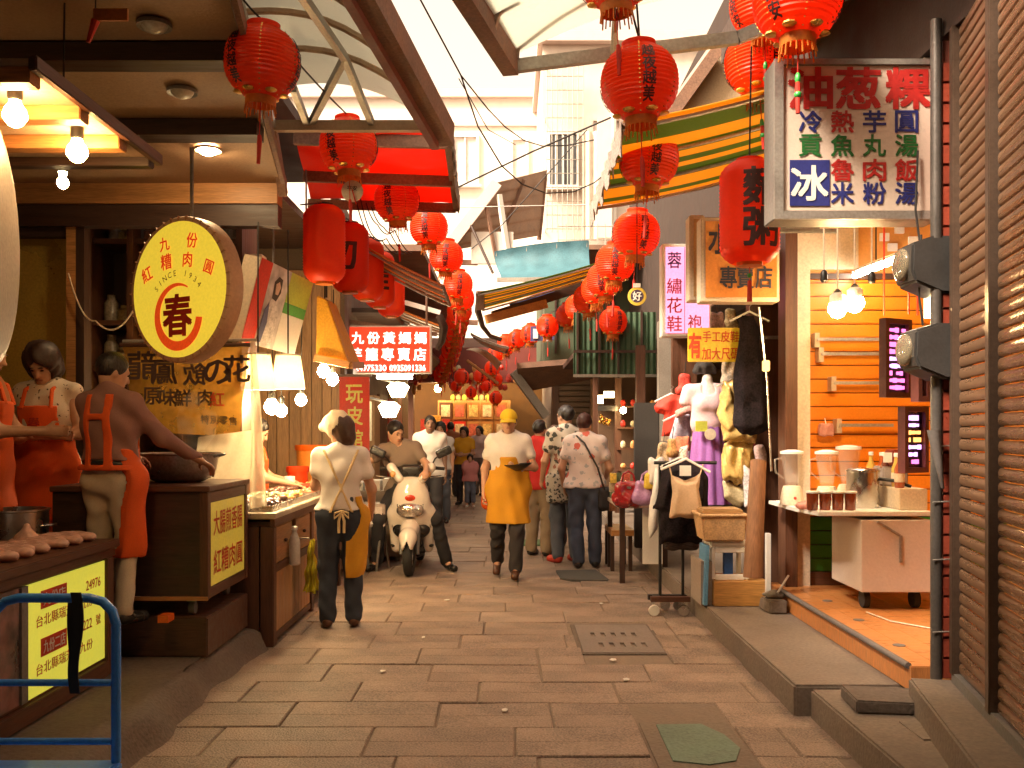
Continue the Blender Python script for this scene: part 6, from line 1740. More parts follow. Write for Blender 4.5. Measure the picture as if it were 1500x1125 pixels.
# table with handbags
t = thing('bag_table', 'low display table with hanging handbags in front of the trinket shop', 'table', P(930, 790, 9.5))
a, b = P(900, 0, 9.6).x, P(968, 0, 9.6).x
MB().box(a, b + .1, 9.3, 10.6, .74, .78).build('top', mat('pale_table', (.55, .42, .32), rough=.5), t, bevel=.005)
MB().box(P(942, 0, 9.25).x, P(968, 0, 9.25).x + .02, 9.27, 9.298, .2, .738).build('front_panel', WHITE, t)
for x_, y_ in ((a + .05, 9.36), (b, 9.36), (a + .05, 10.5), (b, 10.5)): MB().box(x_ - .025, x_ + .025, y_ - .025, y_ + .025, .162 if x_ > 1.5 else .0, .739).build('leg', DARKW_V, t)
for k in range(30):
    pass
gp = MB()
for k in range(26):
    gp.box(a + .05 + k * .019, a + .064 + k * .019, 9.34, 9.5, .782, .84 + .03 * math.sin(k * 1.7))
tag(gp.build('purse_row', mat('purse_mix', (.45, .2, .22), rough=.5, var=.9, scale=25, fine=40)), 'row of small striped purses standing on the bag table', 'purses', kind='stuff')
def handbag(label, px, py, d, w, hh, m_, seed):
    q = P(px, py, d)
    t = thing('handbag', label, 'handbag', q - Vector((0, 0, hh / 2)))
    s = Sdf().rbox(tuple(q), (w / 2, .06, hh / 2), .04).cone(q + Vector((-w * .35, 0, -hh * .3)), q + Vector((w * .35, 0, -hh * .3)), .07, .07, k=.05).post(folds(.016, .07, seed))
    sdf_obj('bag', s, m_, t, h=.012, local=False)
    MB().tube([q + Vector((-w * .28, 0, hh * .42)), q + Vector((-w * .2, 0, hh * .8)), q + Vector((0, 0, hh * .95)), q + Vector((w * .2, 0, hh * .8)), q + Vector((w * .28, 0, hh * .42))], .011, 8).build('handle', m_, t, smooth=60)
    MB().box(q.x - .02, q.x + .02, q.y - .075, q.y - .062, q.z + hh * .2, q.z + hh * .3).build('clasp', STEEL, t)
handbag('glossy dark red handbag hanging at the bag table', 920, 722, 9.15, .24, .22, mat('red_patent', (.3, .015, .02), rough=.18, coat=.5), 2)
handbag('lilac handbag hanging beside the red one', 948, 720, 9.05, .22, .2, mat('lilac_leather', (.45, .25, .5), rough=.25, coat=.3), 3)
s = Sdf().rbox((0, 0, 0), (.07, .05, .12), .03).post(folds(.02, .08, 5)); o = sdf_obj('white_bag', s, WHITE, None, h=.012); o.location = P(962, 690, 8.9); tag(o, 'white cloth bag bunched at the end of the bag table', 'bag')
s = Sdf().rbox((0, 0, 0), (.05, .04, .08), .03).post(folds(.016, .07, 6)); o = sdf_obj('yellow_pouch', s, mat('yellow_cloth', (.7, .5, .06)), None, h=.012); o.location = P(952, 705, 8.95); tag(o, 'yellow pouch beside the white cloth bag', 'bag')
t = thing('goods_bench', 'wooden bench of colourful trinkets beside the couple', 'bench', P(905, 790, 9.9))
MB().box(P(893, 0, 10.3).x, P(925, 0, 10.3).x, 10.1, 10.8, .38, .44).build('top', ORANGE_W, t)
for x_ in (P(895, 0, 10.3).x, P(921, 0, 10.3).x):
    for y_ in (10.15, 10.7): MB().box(x_ - .02, x_ + .02, y_, y_ + .05, -.0, .379).build('leg', DARKW_V, t)
for k in range(10):
    q = P(898 + (k % 3) * 10, 700 + (k // 3) * 14, 10.2)
    tag(MB().box(q.x - .035, q.x + .03, 10.14 + .08 * (k % 2), 10.2 + .08 * (k % 2), max(.442, q.z - .05), max(.52, q.z + .05)).build('trinket_card', mat('card_%d' % (k % 5), [(.6, .4, .06), (.1, .15, .07), (.5, .1, .06), (.55, .45, .3), (.25, .1, .05)][k % 5], rough=.6, var=.5, scale=15), t))
# mannequin
q = P(1036, 0, 8.45)
MX = q.x
t = thing('mannequin', 'white headless mannequin in pink top and long purple skirt on the right pavement', 'mannequin', (MX, 8.45, .16))
zt = P(0, 545, 8.45).z
def mz(py): return P(0, py, 8.45).z
f_ = ((0, 1, 0), .68)
s = Sdf()
s.cone((MX, 8.45, mz(555)), (MX, 8.45, mz(580)), .045, .05).cone((MX - .15, 8.45, mz(572)), (MX + .15, 8.45, mz(572)), .045, .045, k=.05).cone((MX, 8.45, mz(590)), (MX, 8.45, mz(625)), .14, .115, flat=f_, k=.05).cone((MX, 8.45, mz(625)), (MX, 8.45, mz(638)), .108, .095, flat=f_, k=.05)
sdf_obj('torso', s, mat('mannequin_white', (.75, .7, .66), rough=.35), t, h=.011, local=False)
s = Sdf()
s.cone((MX - .14, 8.45, mz(572)), (MX + .14, 8.45, mz(572)), .058, .058, k=.05).cone((MX - .165, 8.45, mz(573)), (MX - .2, 8.45, mz(588)), .06, .05).cone((MX + .165, 8.45, mz(573)), (MX + .2, 8.45, mz(588)), .06, .05)
s.cone((MX, 8.45, mz(588)), (MX, 8.45, mz(614)), .15, .128, flat=f_, k=.05).cone((MX, 8.45, mz(612)), (MX, 8.45, mz(619)), .13, .14, flat=f_, k=.05)
s.ell((MX - .055, 8.36, mz(592)), (.05, .03, .05), k=.06).ell((MX + .055, 8.36, mz(592)), (.05, .03, .05), k=.06)
s.cone((MX, 8.37, mz(562)), (MX, 8.39, mz(572)), .06, .05, op='sub').post(folds(.008, .08, 4))
sdf_obj('pink_top', s, PINKT, t, h=.011, local=False)
sk = MB()
def skirt(u, v):
    a = 2 * math.pi * u; z = mz(622) * (1 - v) + mz(738) * v
    r = .12 + .07 * v + .012 * math.sin(a * 11) * (.25 + v)
    return (MX + r * math.cos(a) + .01, 8.45 + r * .7 * math.sin(a), z)
sk.sheet(skirt, 88, 12, .006)
sk.build('skirt', mat('purple_skirt', (.42, .16, .5), rough=.75, var=.15, transl=.15), t, smooth=60)
MB().box(MX - .13, MX - .03, 8.3, 8.325, mz(632), mz(617)).build('price_tag', mat('lime_card', (.5, .5, .06)), t)
MB().lathe([(.05, 0), (.05, .006), (.001, .008)], 20, (MX - .005, 8.3, mz(636)), (Vector((1, 0, 0)), UZ, Vector((0, -1, 0)))).build('round_tag', CREAM, t)
MB().tube([(MX + .062 * math.cos(a / 8 * 6.283), 8.45 + .055 * math.sin(a / 8 * 6.283), mz(569) + .012 * math.sin(a / 8 * 6.283)) for a in range(9)], .007, 6).build('necklace', BLACK, t, smooth=60)
MB().lathe([(.1, .165), (.1, .18), (.015, .19), (.014, .8), (.001, .81)], 18, (MX, 8.45, 0)).build('stand', GREYM, t, smooth=40)
s = Sdf().ell((MX - .02, 8.47, mz(537)), (.085, .085, .05)).cone((MX - .1, 8.45, mz(543)), (MX + .06, 8.45, mz(543)), .03, .03, k=.04).post(folds(.006, .05, 3))
sdf_obj('dark_cap', s, mat('charcoal_cloth', (.05, .045, .045), rough=.7, var=.4), t, h=.011, local=False)
MB().tube([(MX, 8.45, mz(555)), (MX, 8.45, mz(540))], .02, 8).build('neck_peg', STEEL, t)

# baskets, stool, boxes, rolled board
bx = P(1065, 0, 7.400).x
t = thing('storage_box', 'honey coloured wooden box on the pavement under the white stool', 'box', (bx, 7.400, .16))
q0, q1 = P(1046, 891, 7.250), P(1127, 848, 7.250)
MB().box(q0.x, q1.x, 7.250, 7.700, .162, .35).build('box', wood('box_wood', (.5, .25, .07), axis=0), t, bevel=.006)
MB().box(q0.x - .09, q0.x - .003, 7.300, 7.700, .162, .5).build('side_board', mat('grey_board', (.3, .24, .2), rough=.7), t)
sx0, sx1 = P(1041, 0, 7.300).x, P(1098, 0, 7.300).x; sz0, sz1 = .352, .352 + .3
t = thing('plastic_stool', 'white plastic stool with open sides standing on the wooden box', 'stool', ((sx0 + sx1) / 2, 7.450, .352))
for sx in (sx0, sx1 - .035):
    for y_ in (7.300, 7.565): MB().box(sx, sx + .035, y_, y_ + .035, sz0, sz1 - .045).build('leg', WHITE, t, bevel=.01)
MB().box(sx0 - .004, sx1 + .004, 7.296, 7.604, sz1 - .044, sz1).build('seat', WHITE, t, bevel=.014)
for z_ in (sz0 + .0, sz1 - .09):
    MB().box(sx0 + .036, sx1 - .036, 7.302, 7.330, z_, z_ + .045).build('rung', WHITE, t, bevel=.006)
MB().box(sx0 - .002, sx0 + .03, 7.336, 7.564, sz0, sz0 + .05).build('rung', WHITE, t, bevel=.006)
tag(MB().box(sx0 + .12, sx0 + .19, 7.380, 7.430, .353, .56).build('blue_box', mat('blue_card', (.03, .12, .4), rough=.4), bevel=.004), 'blue packet visible inside the white stool', 'box')
tag(MB().hexa([(sx0 - .065, 7.240, .17), (sx0 - .035, 7.240, .17), (sx0 - .035, 7.500, .17), (sx0 - .065, 7.500, .17), (sx0 - .045, 7.260, .62), (sx0 - .015, 7.260, .62), (sx0 - .015, 7.500, .62), (sx0 - .045, 7.500, .62)]).build('leaning_sheet', mat('pale_blue_panel', (.1, .25, .42), rough=.5), bevel=.004), 'blue plastic panel leaning at the left of the white stool', 'panel')
wz = sz1
t = thing('wicker_basket', 'tan woven basket sitting on top of the white stool', 'basket', ((sx0 + sx1) / 2, 7.420, wz))
wx0, wx1 = P(1027, 0, 7.250).x, P(1094, 0, 7.250).x
WK = mat('wicker', (.5, .3, .14), rough=.7, var=.35, scale=12, fine=70, bump=.4)
MB().hexa([(wx0 + .03, 7.260, wz + .001), (wx1 - .01, 7.260, wz + .001), (wx1 - .01, 7.560, wz + .001), (wx0 + .03, 7.560, wz + .001), (wx0, 7.240, wz + .2), (wx1, 7.240, wz + .2), (wx1, 7.580, wz + .2), (wx0, 7.580, wz + .2)]).build('basket', WK, t, bevel=.012)
MB().tube([(wx0, 7.240, wz + .2), (wx1, 7.240, wz + .2), (wx1, 7.580, wz + .2), (wx0, 7.580, wz + .2), (wx0, 7.240, wz + .2)], .014, 8).build('rim', WK, t, smooth=60)
tag(MB().box(wx0 + .02, wx1 - .02, 7.280, 7.540, wz + .205, wz + .245).build('tray', wood('tray_wood', (.35, .2, .08), axis=0), bevel=.01), 'shallow wooden tray lying on the woven basket', 'tray')
t = thing('rolled_board', 'tall curled brown board leaning beside the white stool', 'board', P(1107, 845, 6.8))
def rb2(u, v):
    a = R(-20 + 150 * u); r = .075 - .012 * v
    c = P(1104, 845, 6.9) * (1 - v) + P(1112, 676, 6.95) * v
    return c + Vector((-math.cos(a) * r, -math.sin(a) * r, .02 * math.sin(u * 3) * v))
MB().sheet(rb2, 12, 10, .008).build('board', wood('brown_board', (.24, .105, .045), axis=2), t, smooth=60)
MB().tube([P(1108, 845, 7.0), P(1114, 690, 7.02)], .02, 7).build('pole', DARKW, t)
tag(MB().box(P(1118, 0, 7.3).x, P(1124, 0, 7.3).x, 7.2, 7.25, .162, .72).build('white_board_edge', WHITE), 'thin white board standing behind the rolled brown board', 'board')
q = P(1122, 536, 7.1)
t = thing('pole_lamp', 'small amber lamp on a slanting pole beside the shop post', 'lamp', q)
MB().box(q.x - .025, q.x + .025, 7.08, 7.12, q.z - .04, q.z + .04).build('lantern', mat('amber_lamp', (.7, .35, .08), rough=.3, emit=.8, ecol=(1, .55, .15)), t, bevel=.006)
MB().tube([P(1112, 450, 7.12), P(1124, 560, 7.12), P(1130, 690, 7.12)], .008, 6).build('pole', STEEL, t)

# small stock in the food shop and on the clothes stall
for k, (px, y0_, y1_, d) in enumerate(((1295, 372, 462, 6.4), (1331, 425, 460, 6.2), (1344, 425, 462, 6.2))):
    tag(MB().tube([P(px, y0_ - 60, d), P(px, y1_, d)], .007, 6).build('red_streamer', mat('bright_red', (.75, .05, .015))), 'red cord hanging in front of the orange slat wall, %s' % ('left of the flood lamps', 'beside the upper flood lamp', 'nearest the strip lamp')[k], 'cord')
for k in range(5):
    x_, y_ = 2.7 + .03 * (k % 2), 6.6 + k * .13
    t = thing('syrup_bottle', 'syrup bottle on the rear ledge of the counter, %s from the front' % 'first second third fourth fifth'.split()[k], 'bottle', (x_, y_, 1.1), 0, 'bottles on the rear ledge')
    MB().lathe([(.03, 0), (.034, .01), (.034, .13), (.014, .18), (.014, .21)], 14, (x_, y_, 1.101)).build('body', mat('syrup_%d' % (k % 3), [(.35, .07, .02), (.5, .3, .06), (.15, .05, .03)][k % 3], rough=.15, coat=.5), t, smooth=40)
    MB().lathe([(.016, .211), (.018, .213), (.018, .235), (.01, .238)], 12, (x_, y_, 1.101)).build('cap', WHITE, t)
    MB().lathe([(.0348, .04), (.0348, .1)], 14, (x_, y_, 1.101), cap=False).build('label_band', CREAM, t)
for k, (px, py, d, w_, hh, cl) in enumerate(((1003, 562, 8.9, .1, .16, (.6, .05, .03)), (972, 665, 9.2, .09, .2, (.5, .35, .2)), (1048, 705, 8.4, .08, .14, (.1, .08, .12)), (1020, 760, 8.0, .1, .12, (.55, .5, .45)), (985, 655, 8.7, .07, .14, (.55, .3, .1)), (1096, 652, 8.15, .08, .13, (.5, .1, .15)), (1000, 622, 8.9, .09, .13, (.2, .3, .4)), (1068, 545, 8.3, .1, .2, (.62, .55, .45)), (1050, 470, 8.6, .1, .14, (.5, .3, .3)), (1070, 466, 8.7, .08, .16, (.6, .5, .3)))):
    q = P(px, py, d); lab = ['red pouch by the top of the red jacket', 'tan pouch under the red jacket', 'dark purse beside the purple skirt', 'pale cloth roll behind the woven basket', 'amber pouch in front of the striped shirt', 'crimson pouch under the lace dress', 'blue-grey pouch behind the mannequin arm', 'cream shawl behind the lace dress', 'pink cap under the orange sign', 'straw cap under the orange sign'][k]
    s = Sdf().rbox((0, 0, 0), (w_ * .6, .03, hh * .55), .025).cone((-w_ * .4, 0, -hh * .4), (w_ * .4, 0, -hh * .4), .035, .035, k=.04).post(folds(.014, .06, 40 + k))
    t = thing('hanging_pouch', lab, 'pouch', q)
    o = sdf_obj('fabric', s, mat('pouch_%d' % k, cl, rough=.7, var=.5, scale=16), t, h=.012)
    MB().tube([(0, 0, hh * .5), (.01, 0, hh * .5 + .12)], .004, 5).build('loop', BLACK, t, world=False)
# ------------------------------------------------------------------ red lanterns
LRED = mat('lantern_silk', (.9, .085, .014), rough=.4, transl=.58, tcol=(1, .15, .025), var=.08, scale=4, bump=.05, rnd=.06)
LRED2 = mat('lantern_paper', (.86, .068, .012), rough=.5, transl=.52, tcol=(1, .115, .02), var=.1, scale=4, bump=.05, rnd=.06)
GILT = mat('lantern_gilt', (.75, .45, .1), rough=.3, metal=.7, var=.15)
AMB = mat('lantern_skirt', (.6, .19, .02), rough=.55, transl=.35, tcol=(.8, .25, .02), var=.2)
INK = mat('lantern_ink', (.05, .012, .01), rough=.55, var=.2, bump=0)
JADE = mat('green_bead', (.05, .4, .08), rough=.3)
TASS = mat('red_tassel', (.5, .025, .012), rough=.8)

def ball_r(z, R0, Hh):
    """profile radius of the squashed round lantern at height z"""
    q = max(0.0, 1 - (abs(z) / Hh) ** 2.3)
    return max(.09 * R0 / .21, R0 * q ** .5)

def lantern_shell(R0, Hh, ribs, n, cyl=False):
    prof = []
    for k in range(ribs * 2 + 1):
        z = -Hh * .94 + 2 * Hh * .94 * k / (ribs * 2)
        if cyl:
            q = abs(z) / Hh
            r = R0 * (1 - max(0, (q - .62) / .38) ** 2.4 * .62)
        else: r = ball_r(z, R0, Hh)
        prof.append((r * (1.0 if k % 2 else .962), z))
    return prof

def surf_text(mb, s, R0, Hh, cyl, az, chars_h, zc0, bold=.035, off=.006, wf=1.0):
    """write characters one under another on the lantern's skin, centred at azimuth az"""
    for k, ch in enumerate(s):
        v, f, gw, gh = glyphs(ch)
        zc = zc0 - k * chars_h
        sc = chars_h * .92 / max(gh, .75)
        bm = bmesh.new()
        bv = [bm.verts.new(q) for q in v]
        for q in f:
            try: bm.faces.new([bv[i] for i in q])
            except ValueError: pass
        for _ in range(2):
            es = [e for e in bm.edges if e.calc_length() > .22]
            if not es: break
            bmesh.ops.subdivide_edges(bm, edges=es, cuts=1, use_grid_fill=False)
        bm.verts.index_update()
        vs_ = []
        fs0 = [tuple(x.index for x in q.verts) for q in bm.faces]; co = [q.co.copy() for q in bm.verts]; bm.free(); fs_ = []
        for st, (oa, ob) in enumerate(STROKES):
          fs_ += [tuple(i + st * len(co) for i in q) for q in fs0]
          for c_ in co:
            z = zc + (c_.y + ob * bold) * sc
            if cyl:
                t_ = abs(z) / Hh; r = R0 * (1 - max(0, (t_ - .62) / .38) ** 2.4 * .62)
            else: r = ball_r(z, R0, Hh)
            a = az + (c_.x + oa * bold) * sc * wf / R0; r += off + st * .0005
            vs_.append((math.cos(a) * r, math.sin(a) * r, z))
        mb.add(vs_, fs_)

def make_round(text='越夜越美', ribs=17, n=40, tassel=True, jade=False):
    R0, Hh = .21, .205
    t = thing('round_lantern', 'red lantern', 'lantern')
    MB().lathe(lantern_shell(R0, Hh, ribs, n), n, cap=False).build('shell', LRED, t, smooth=22)
    MB().lathe([(.088, .17), (.092, .175), (.092, .215), (.08, .22), (.02, .222)], 24).build('top_cap', LRED2, t, smooth=40)
    sm = MB()
    for k in range(6):
        a = k * math.pi / 3 + .28
        for j in range(ribs * 2 + 1):
            if j % 2 == 0: continue
            z = -Hh * .94 + 2 * Hh * .94 * j / (ribs * 2); r = ball_r(z, R0, Hh)
            c = Vector((math.cos(a) * (r + .001), math.sin(a) * (r + .001), z))
            sm.obox(c, (.007, .004, .006), (Vector((-math.sin(a), math.cos(a), 0)), Vector((math.cos(a), math.sin(a), 0)), Vector((0, 0, 1))))
    tag(sm.build('gilt_seam', GILT, t), kind='stuff')
    tx = MB()
    for k in range(3): surf_text(tx, text, R0, Hh, False, -math.pi / 2 + k * 2 * math.pi / 3, .074, .105)
    tag(tx.build('lettering', INK, t), kind='stuff')
    cl = MB()
    for k in range(6):
        a = k * math.pi / 3 + .8
        cl.ball((math.cos(a) * .12, math.sin(a) * .12, -.172), (.035, .035, .012), 8, 5)
    tag(cl.build('gilt_cloud', GILT, t), kind='stuff')
    MB().lathe([(.082, -.17), (.085, -.19), (.085, -.235), (.082, -.24), (.08, -.19)], 24, cap=False).build('skirt', AMB, t, smooth=40)
    fr = MB()
    for k in range(20):
        a = k * math.pi / 10
        fr.tube([(math.cos(a) * .08, math.sin(a) * .08, -.235), (math.cos(a) * .088, math.sin(a) * .088, -.27 - .015 * (k % 3))], .004, 4)
    tag(fr.build('fringe', AMB, t), kind='stuff')
    if tassel:
        tm = MB().tube([(0, 0, -.18), (0, 0, -.4)], .003, 5); tm.tube([(0, 0, -.4), (.003, 0, -.44), (.0, 0, -.56)], [.01, .014, .01], 8)
        tm.build('tassel', TASS, t)
    if jade:
        MB().ball((0, 0, -.47), .018, 10, 8).build('bead', JADE, t, smooth=60); MB().ball((0, 0, -.39), (.014, .014, .03), 8, 6).build('bead', JADE, t, smooth=60)
    return t

def put(proto, first, loc, label, s=1.0, rz=0.0, group=None):
    o = proto if first else copy_tree(proto)
    o.location = loc; o.scale = (s, s, s); o.rotation_euler = (random.uniform(-.07, .07), random.uniform(-.07, .07), rz)
    o['label'] = label
    if group: o['group'] = group
    return o

LAN_L = [(384, 92, 5.0, .935), (510, 214, 7.0, 1.0), (581, 294, 8.9, 1.0), (628, 333, 10.5, 1.0), (654, 376, 11.8, 1.0), (671, 417, 13.4, 1.0), (673, 456, 15.6, .98), (668, 478, 17.0, .98), (665, 497, 18.6, .98), (661, 514, 20.0, .98), (656, 528, 21.4, .98), (650, 541, 22.8, .98), (676, 552, 23.3, .9), (703, 551, 23.6, .8)]
names_l = ['nearest round red lantern of the left row, in front of the beige ceiling', 'second round red lantern of the left row, below the clear canopy', 'third round red lantern of the left row, against the red awning', 'fourth round red lantern of the left row', 'fifth round red lantern of the left row', 'sixth round red lantern of the left row, above the chain of overlapping ones',
           'seventh round red lantern of the left row, top of the overlapping chain', 'eighth round red lantern of the left row in the overlapping chain', 'ninth round red lantern of the left row in the overlapping chain', 'tenth round red lantern of the left row in the overlapping chain', 'eleventh round red lantern of the left row in the overlapping chain', 'farthest round red lantern of the left overlapping chain', 'small far red lantern right of the left chain, left of two', 'small far red lantern right of the left chain, right of two']
proto = make_round()
strL = []
for i, (px, py, d, s) in enumerate(LAN_L):
    q = P(px, py, d)
    put(proto, i == 0, q, names_l[i], s, R(-35 + 9 * i) if i < 6 else R(random.uniform(-40, 40)), 'round lanterns of the left row'); strL.append(q)
LAN_R = [(937, 121, 5.16, 1.0), (951, 233, 6.76, 1.0), (932, 343, 8.4, 1.0), (901, 385, 10.0, 1.0), (885, 410, 11.3, 1.0), (862, 438, 12.9, 1.0), (832, 462, 16.2, 1.0), (802, 478, 17.4, .98), (777, 489, 18.9, .96), (757, 497, 20.4, .96), (741, 508, 21.8, .96), (727, 518, 22.6, .96), (721, 539, 23.2, .9), (727, 556, 23.6, .75), (726, 583, 22.5, .75)]
names_r = ['large round red lantern hanging from the clear canopy on the right', 'second round red lantern of the right row, in front of the striped awning', 'third round red lantern of the right row, under the striped awning', 'fourth round red lantern of the right row', 'fifth round red lantern of the right row', 'sixth round red lantern of the right row', 'seventh round red lantern of the right row, against the dark green wall', 'eighth round red lantern of the right row', 'ninth round red lantern of the right row', 'tenth round red lantern of the right row', 'eleventh round red lantern of the right row', 'farthest round red lantern of the right row', 'small far red lantern hanging below the end of the right row', 'lowest small far red lantern at the end of the right row', 'small red lantern just above the yellow cap']
strR = []
for i, (px, py, d, s) in enumerate(LAN_R):
    q = P(px, py, d)
    put(proto, False, q, names_r[i], s, R(6 if i < 2 else random.uniform(-30, 30)), 'round lanterns of the right row'); strR.append(q)
# lanterns hanging over the menu sign
pj = make_round('國泰民安', jade=True)
put(pj, True, P(1110, 92, 6.1), 'red lantern with four characters left of the menu sign', 1.0, R(20), 'lanterns over the menu sign')
put(pj, False, P(1168, -2, 4.55), 'big red lantern cut by the top frame edge above the menu sign', 1.0, R(70), 'lanterns over the menu sign')
put(pj, False, P(1118, 6, 5.7), 'red lantern half hidden behind the big one at the top edge', .95, R(45), 'lanterns over the menu sign')
put(proto, False, P(900, -46, 5.0), 'red lantern above the frame with only its fringe showing', 1.0, 0, 'round lanterns of the right row')
put(proto, False, P(898, 471, 13.8), 'shaded dark red lantern in front of the green wall', .98, .4, 'round lanterns of the right row')
for k, (px, py, d) in enumerate(((676, 437, 14.5), (671, 468, 16.4), (667, 488, 17.8), (663, 506, 19.3), (659, 522, 20.7), (653, 535, 22.1), (646, 550, 23.4))):
    put(proto, False, P(px, py, d), 'lantern %s down, filling a gap in the left overlapping chain' % 'first second third fourth fifth sixth seventh'.split()[k], .95, .5 * k, 'round lanterns of the left row')
for k, (px, py, d) in enumerate(((874, 424, 12.1), (846, 450, 14.6), (741, 503, 21.1))):
    put(proto, False, P(px, py, d), 'lantern %s down, filling a gap in the right row' % 'first second third fourth fifth sixth seventh'.split()[k], .95, .4 * k, 'round lanterns of the right row')
# far clusters in the shade at the end
k = 0
for px, py, d in ((690, 575, 24.0), (668, 566, 24.0), (712, 566, 24.0)):
    put(proto, False, P(px, py, d), 'small lantern in the shade over the picture shop, %s' % ('middle', 'left', 'right')[k], .7, .3 * k, 'lanterns over the picture shop'); k += 1

# long lanterns
def make_long(text, R0=.175, Hh=.335, ribs=26, az=-math.pi / 2, ch=.26, gilt=False, tassel=True, bold=.04, zc=.13):
    t = thing('long_lantern', 'long red lantern', 'lantern')
    MB().lathe(lantern_shell(R0, Hh, ribs, 36, True), 36, cap=False).build('shell', LRED2, t, smooth=80)
    MB().lathe([(.07, Hh * .9), (.076, Hh * .92), (.076, Hh * 1.0), (.02, Hh * 1.01)], 20).build('top_cap', BLACK if not gilt else LRED2, t, smooth=40)
    MB().lathe([(.07, -Hh * .9), (.074, -Hh * .92), (.074, -Hh * .99), (.02, -Hh)], 20).build('bottom_cap', AMB, t, smooth=40)
    if text:
        tx = MB(); surf_text(tx, text, R0, Hh, True, az, ch, zc, bold=bold, wf=1.0)
        tx.build('lettering', INK, t)
    if tassel:
        MB().tube([(0, 0, -Hh), (0, 0, -Hh - .08)], .003, 5).tube([(0, 0, -Hh - .08), (0, 0, -Hh - .2)], [.012, .016], 8).build('tassel', TASS, t)
    return t
t = make_long('麵粥', R0=.172, Hh=.31, ch=.225, zc=.115, gilt=True)
t.location = P(1098, 312, 5.5); t.rotation_euler = (0, 0, R(10)); t['label'] = 'long red lantern with two big characters beside the menu sign'
MB().ball((0, 0, -.36), .014, 8, 6).build('bead', JADE, t, world=False)
long_specs = [(475, 358, 7.9, '', 0), (513, 378, 8.9, '勿', -20), (538, 395, 10.0, '', 0), (556, 410, 11.0, '埕', -8), (573, 427, 12.1, '', 0)]
labs = ['nearest long red lantern of the five in a row on the left', 'long red lantern with a black character, second of the row', 'middle long red lantern of the row of five', 'long red lantern with a black character, fourth of the row', 'farthest long red lantern of the row of five']
for (px, py, d, tx, rz), lb in zip(long_specs, labs):
    t = make_long(tx, ch=.32, zc=.02, tassel=False, bold=.03)
    t.location = P(px, py, d); t.rotation_euler = (0, 0, R(rz)); t['label'] = lb; t['group'] = 'long lanterns in a row on the left'
# little round paper card below the second left lantern
q = P(516, 280, 7.0)
t = thing('paper_tag', 'round pale paper tag hanging below the second left lantern', 'tag', q)
MB().lathe([(.08, -.004), (.08, .0), (.001, .002)], 24, q, (Vector((1, 0, 0)), Vector((0, 0, 1)), Vector((0, -1, 0)))).build('disc', CREAM, t)
write(MB(), '平安', q + Vector((0, -.006, .02)), Vector((1, 0, 0)), Vector((0, 0, 1)), .035, bold=.02).build('lettering', INK, t)
MB().tube([q + Vector((0, -.008, .01)), q + Vector((.03, -.01, -.1))], .005, 5).build('red_cord', TASS, t)

# ------------------------------------------------------------------ cables and strings
def cable(label, pts, r=.009, m_=WIRE, name='cable', sag=0.0, n=10):
    pts = [Vector(p) for p in pts]
    out = []
    for i in range(len(pts) - 1):
        for k in range(n):
            u = k / n; q = pts[i] * (1 - u) + pts[i + 1] * u
            out.append(q - Vector((0, 0, sag * 4 * u * (1 - u))))
    out.append(pts[-1])
    return tag(MB().tube(out, r, 6).build(name, m_, smooth=70), label, 'cable')
cable('string carrying the left row of round lanterns', [P(330, -40, 4.9)] + [q + Vector((0, 0, .225)) for q in strL[:12]], .006, sag=.02, name='lantern_string')
cable('string carrying the right row of round lanterns', [P(905, -80, 4.9)] + [q + Vector((0, 0, .225)) for q in strR[:13]], .006, sag=.02, name='lantern_string')
cable('string carrying the long red lanterns', [P(440, 300, 7.3)] + [P(a, b, d) + Vector((0, 0, .345)) for a, b, d, _, _ in long_specs] + [P(590, 395, 13)], .006, name='lantern_string')
cable('hanging cord of the large right lantern', [P(937, 121, 5.16) + Vector((0, 0, .22)), P(930, -30, 5.16)], .006)
for px, py, d, lb in ((1110, 92, 6.1, 'cord of the four character lantern'), (1168, -2, 4.55, 'cord of the big lantern at the top edge'), (1118, 6, 5.7, 'cord of the half hidden lantern at the top edge'), (1098, 310, 5.5, 'cord of the long lantern with two characters')):
    q = P(px, py, d); cable(lb, [q + Vector((0, 0, .2 if py < 200 else .32)), q + Vector((.01, 0, .75 if py < 200 else .95))], .005)
cable('thick black cable bundle sagging from the upper left gap', [P(600, -30, 8), P(675, 110, 9), P(700, 185, 9.5), P(735, 243, 10), P(765, 270, 10.5), P(800, 283, 11), P(840, 281, 11.5), P(870, 268, 12), P(905, 240, 12.5)], .008, sag=.0)
cable('pair of thin cables crossing the white house', [P(675, 110, 9), P(715, 160, 9.5), P(740, 186, 10), P(768, 206, 10.5), P(795, 214, 11), P(830, 213, 11.5), P(870, 205, 12)], .007)
cable('thin grey cable below the pair', [P(672, 115, 9), P(715, 190, 10), P(755, 212, 11)], .005)
cable('straight dark cable rising to the right across the gap', [P(655, 282, 10), P(780, 222, 10), P(895, 172, 10)], .01)
cable('thin line running down towards the blue tarpaulin', [P(860, 190, 13), P(735, 330, 13), P(690, 365, 13)], .007)
cable('pale line across the gap below the cables', [P(655, 304, 10), P(860, 300, 10)], .005, mat('pale_line', (.7, .6, .55)))
cable('dark wooden pole slanting down to the low awning', [P(690, 330, 12.5), P(722, 400, 12.3)], .02, DARKW, name='pole')
for k in range(4):
    a = random.uniform(0, 1)
    cable('loose tangled cable in the dark corner below the clear canopy, strand %s' % 'one two three four five six seven'.split()[k], [P(520 + 8 * k, 285 + 6 * k, 9.3), P(535 + 9 * k, 335 + 8 * math.sin(k * 2), 9.4), P(560 + 6 * k, 345 + 8 * math.cos(k), 9.6), P(585 + 6 * k, 372, 10)], .006, sag=.04)
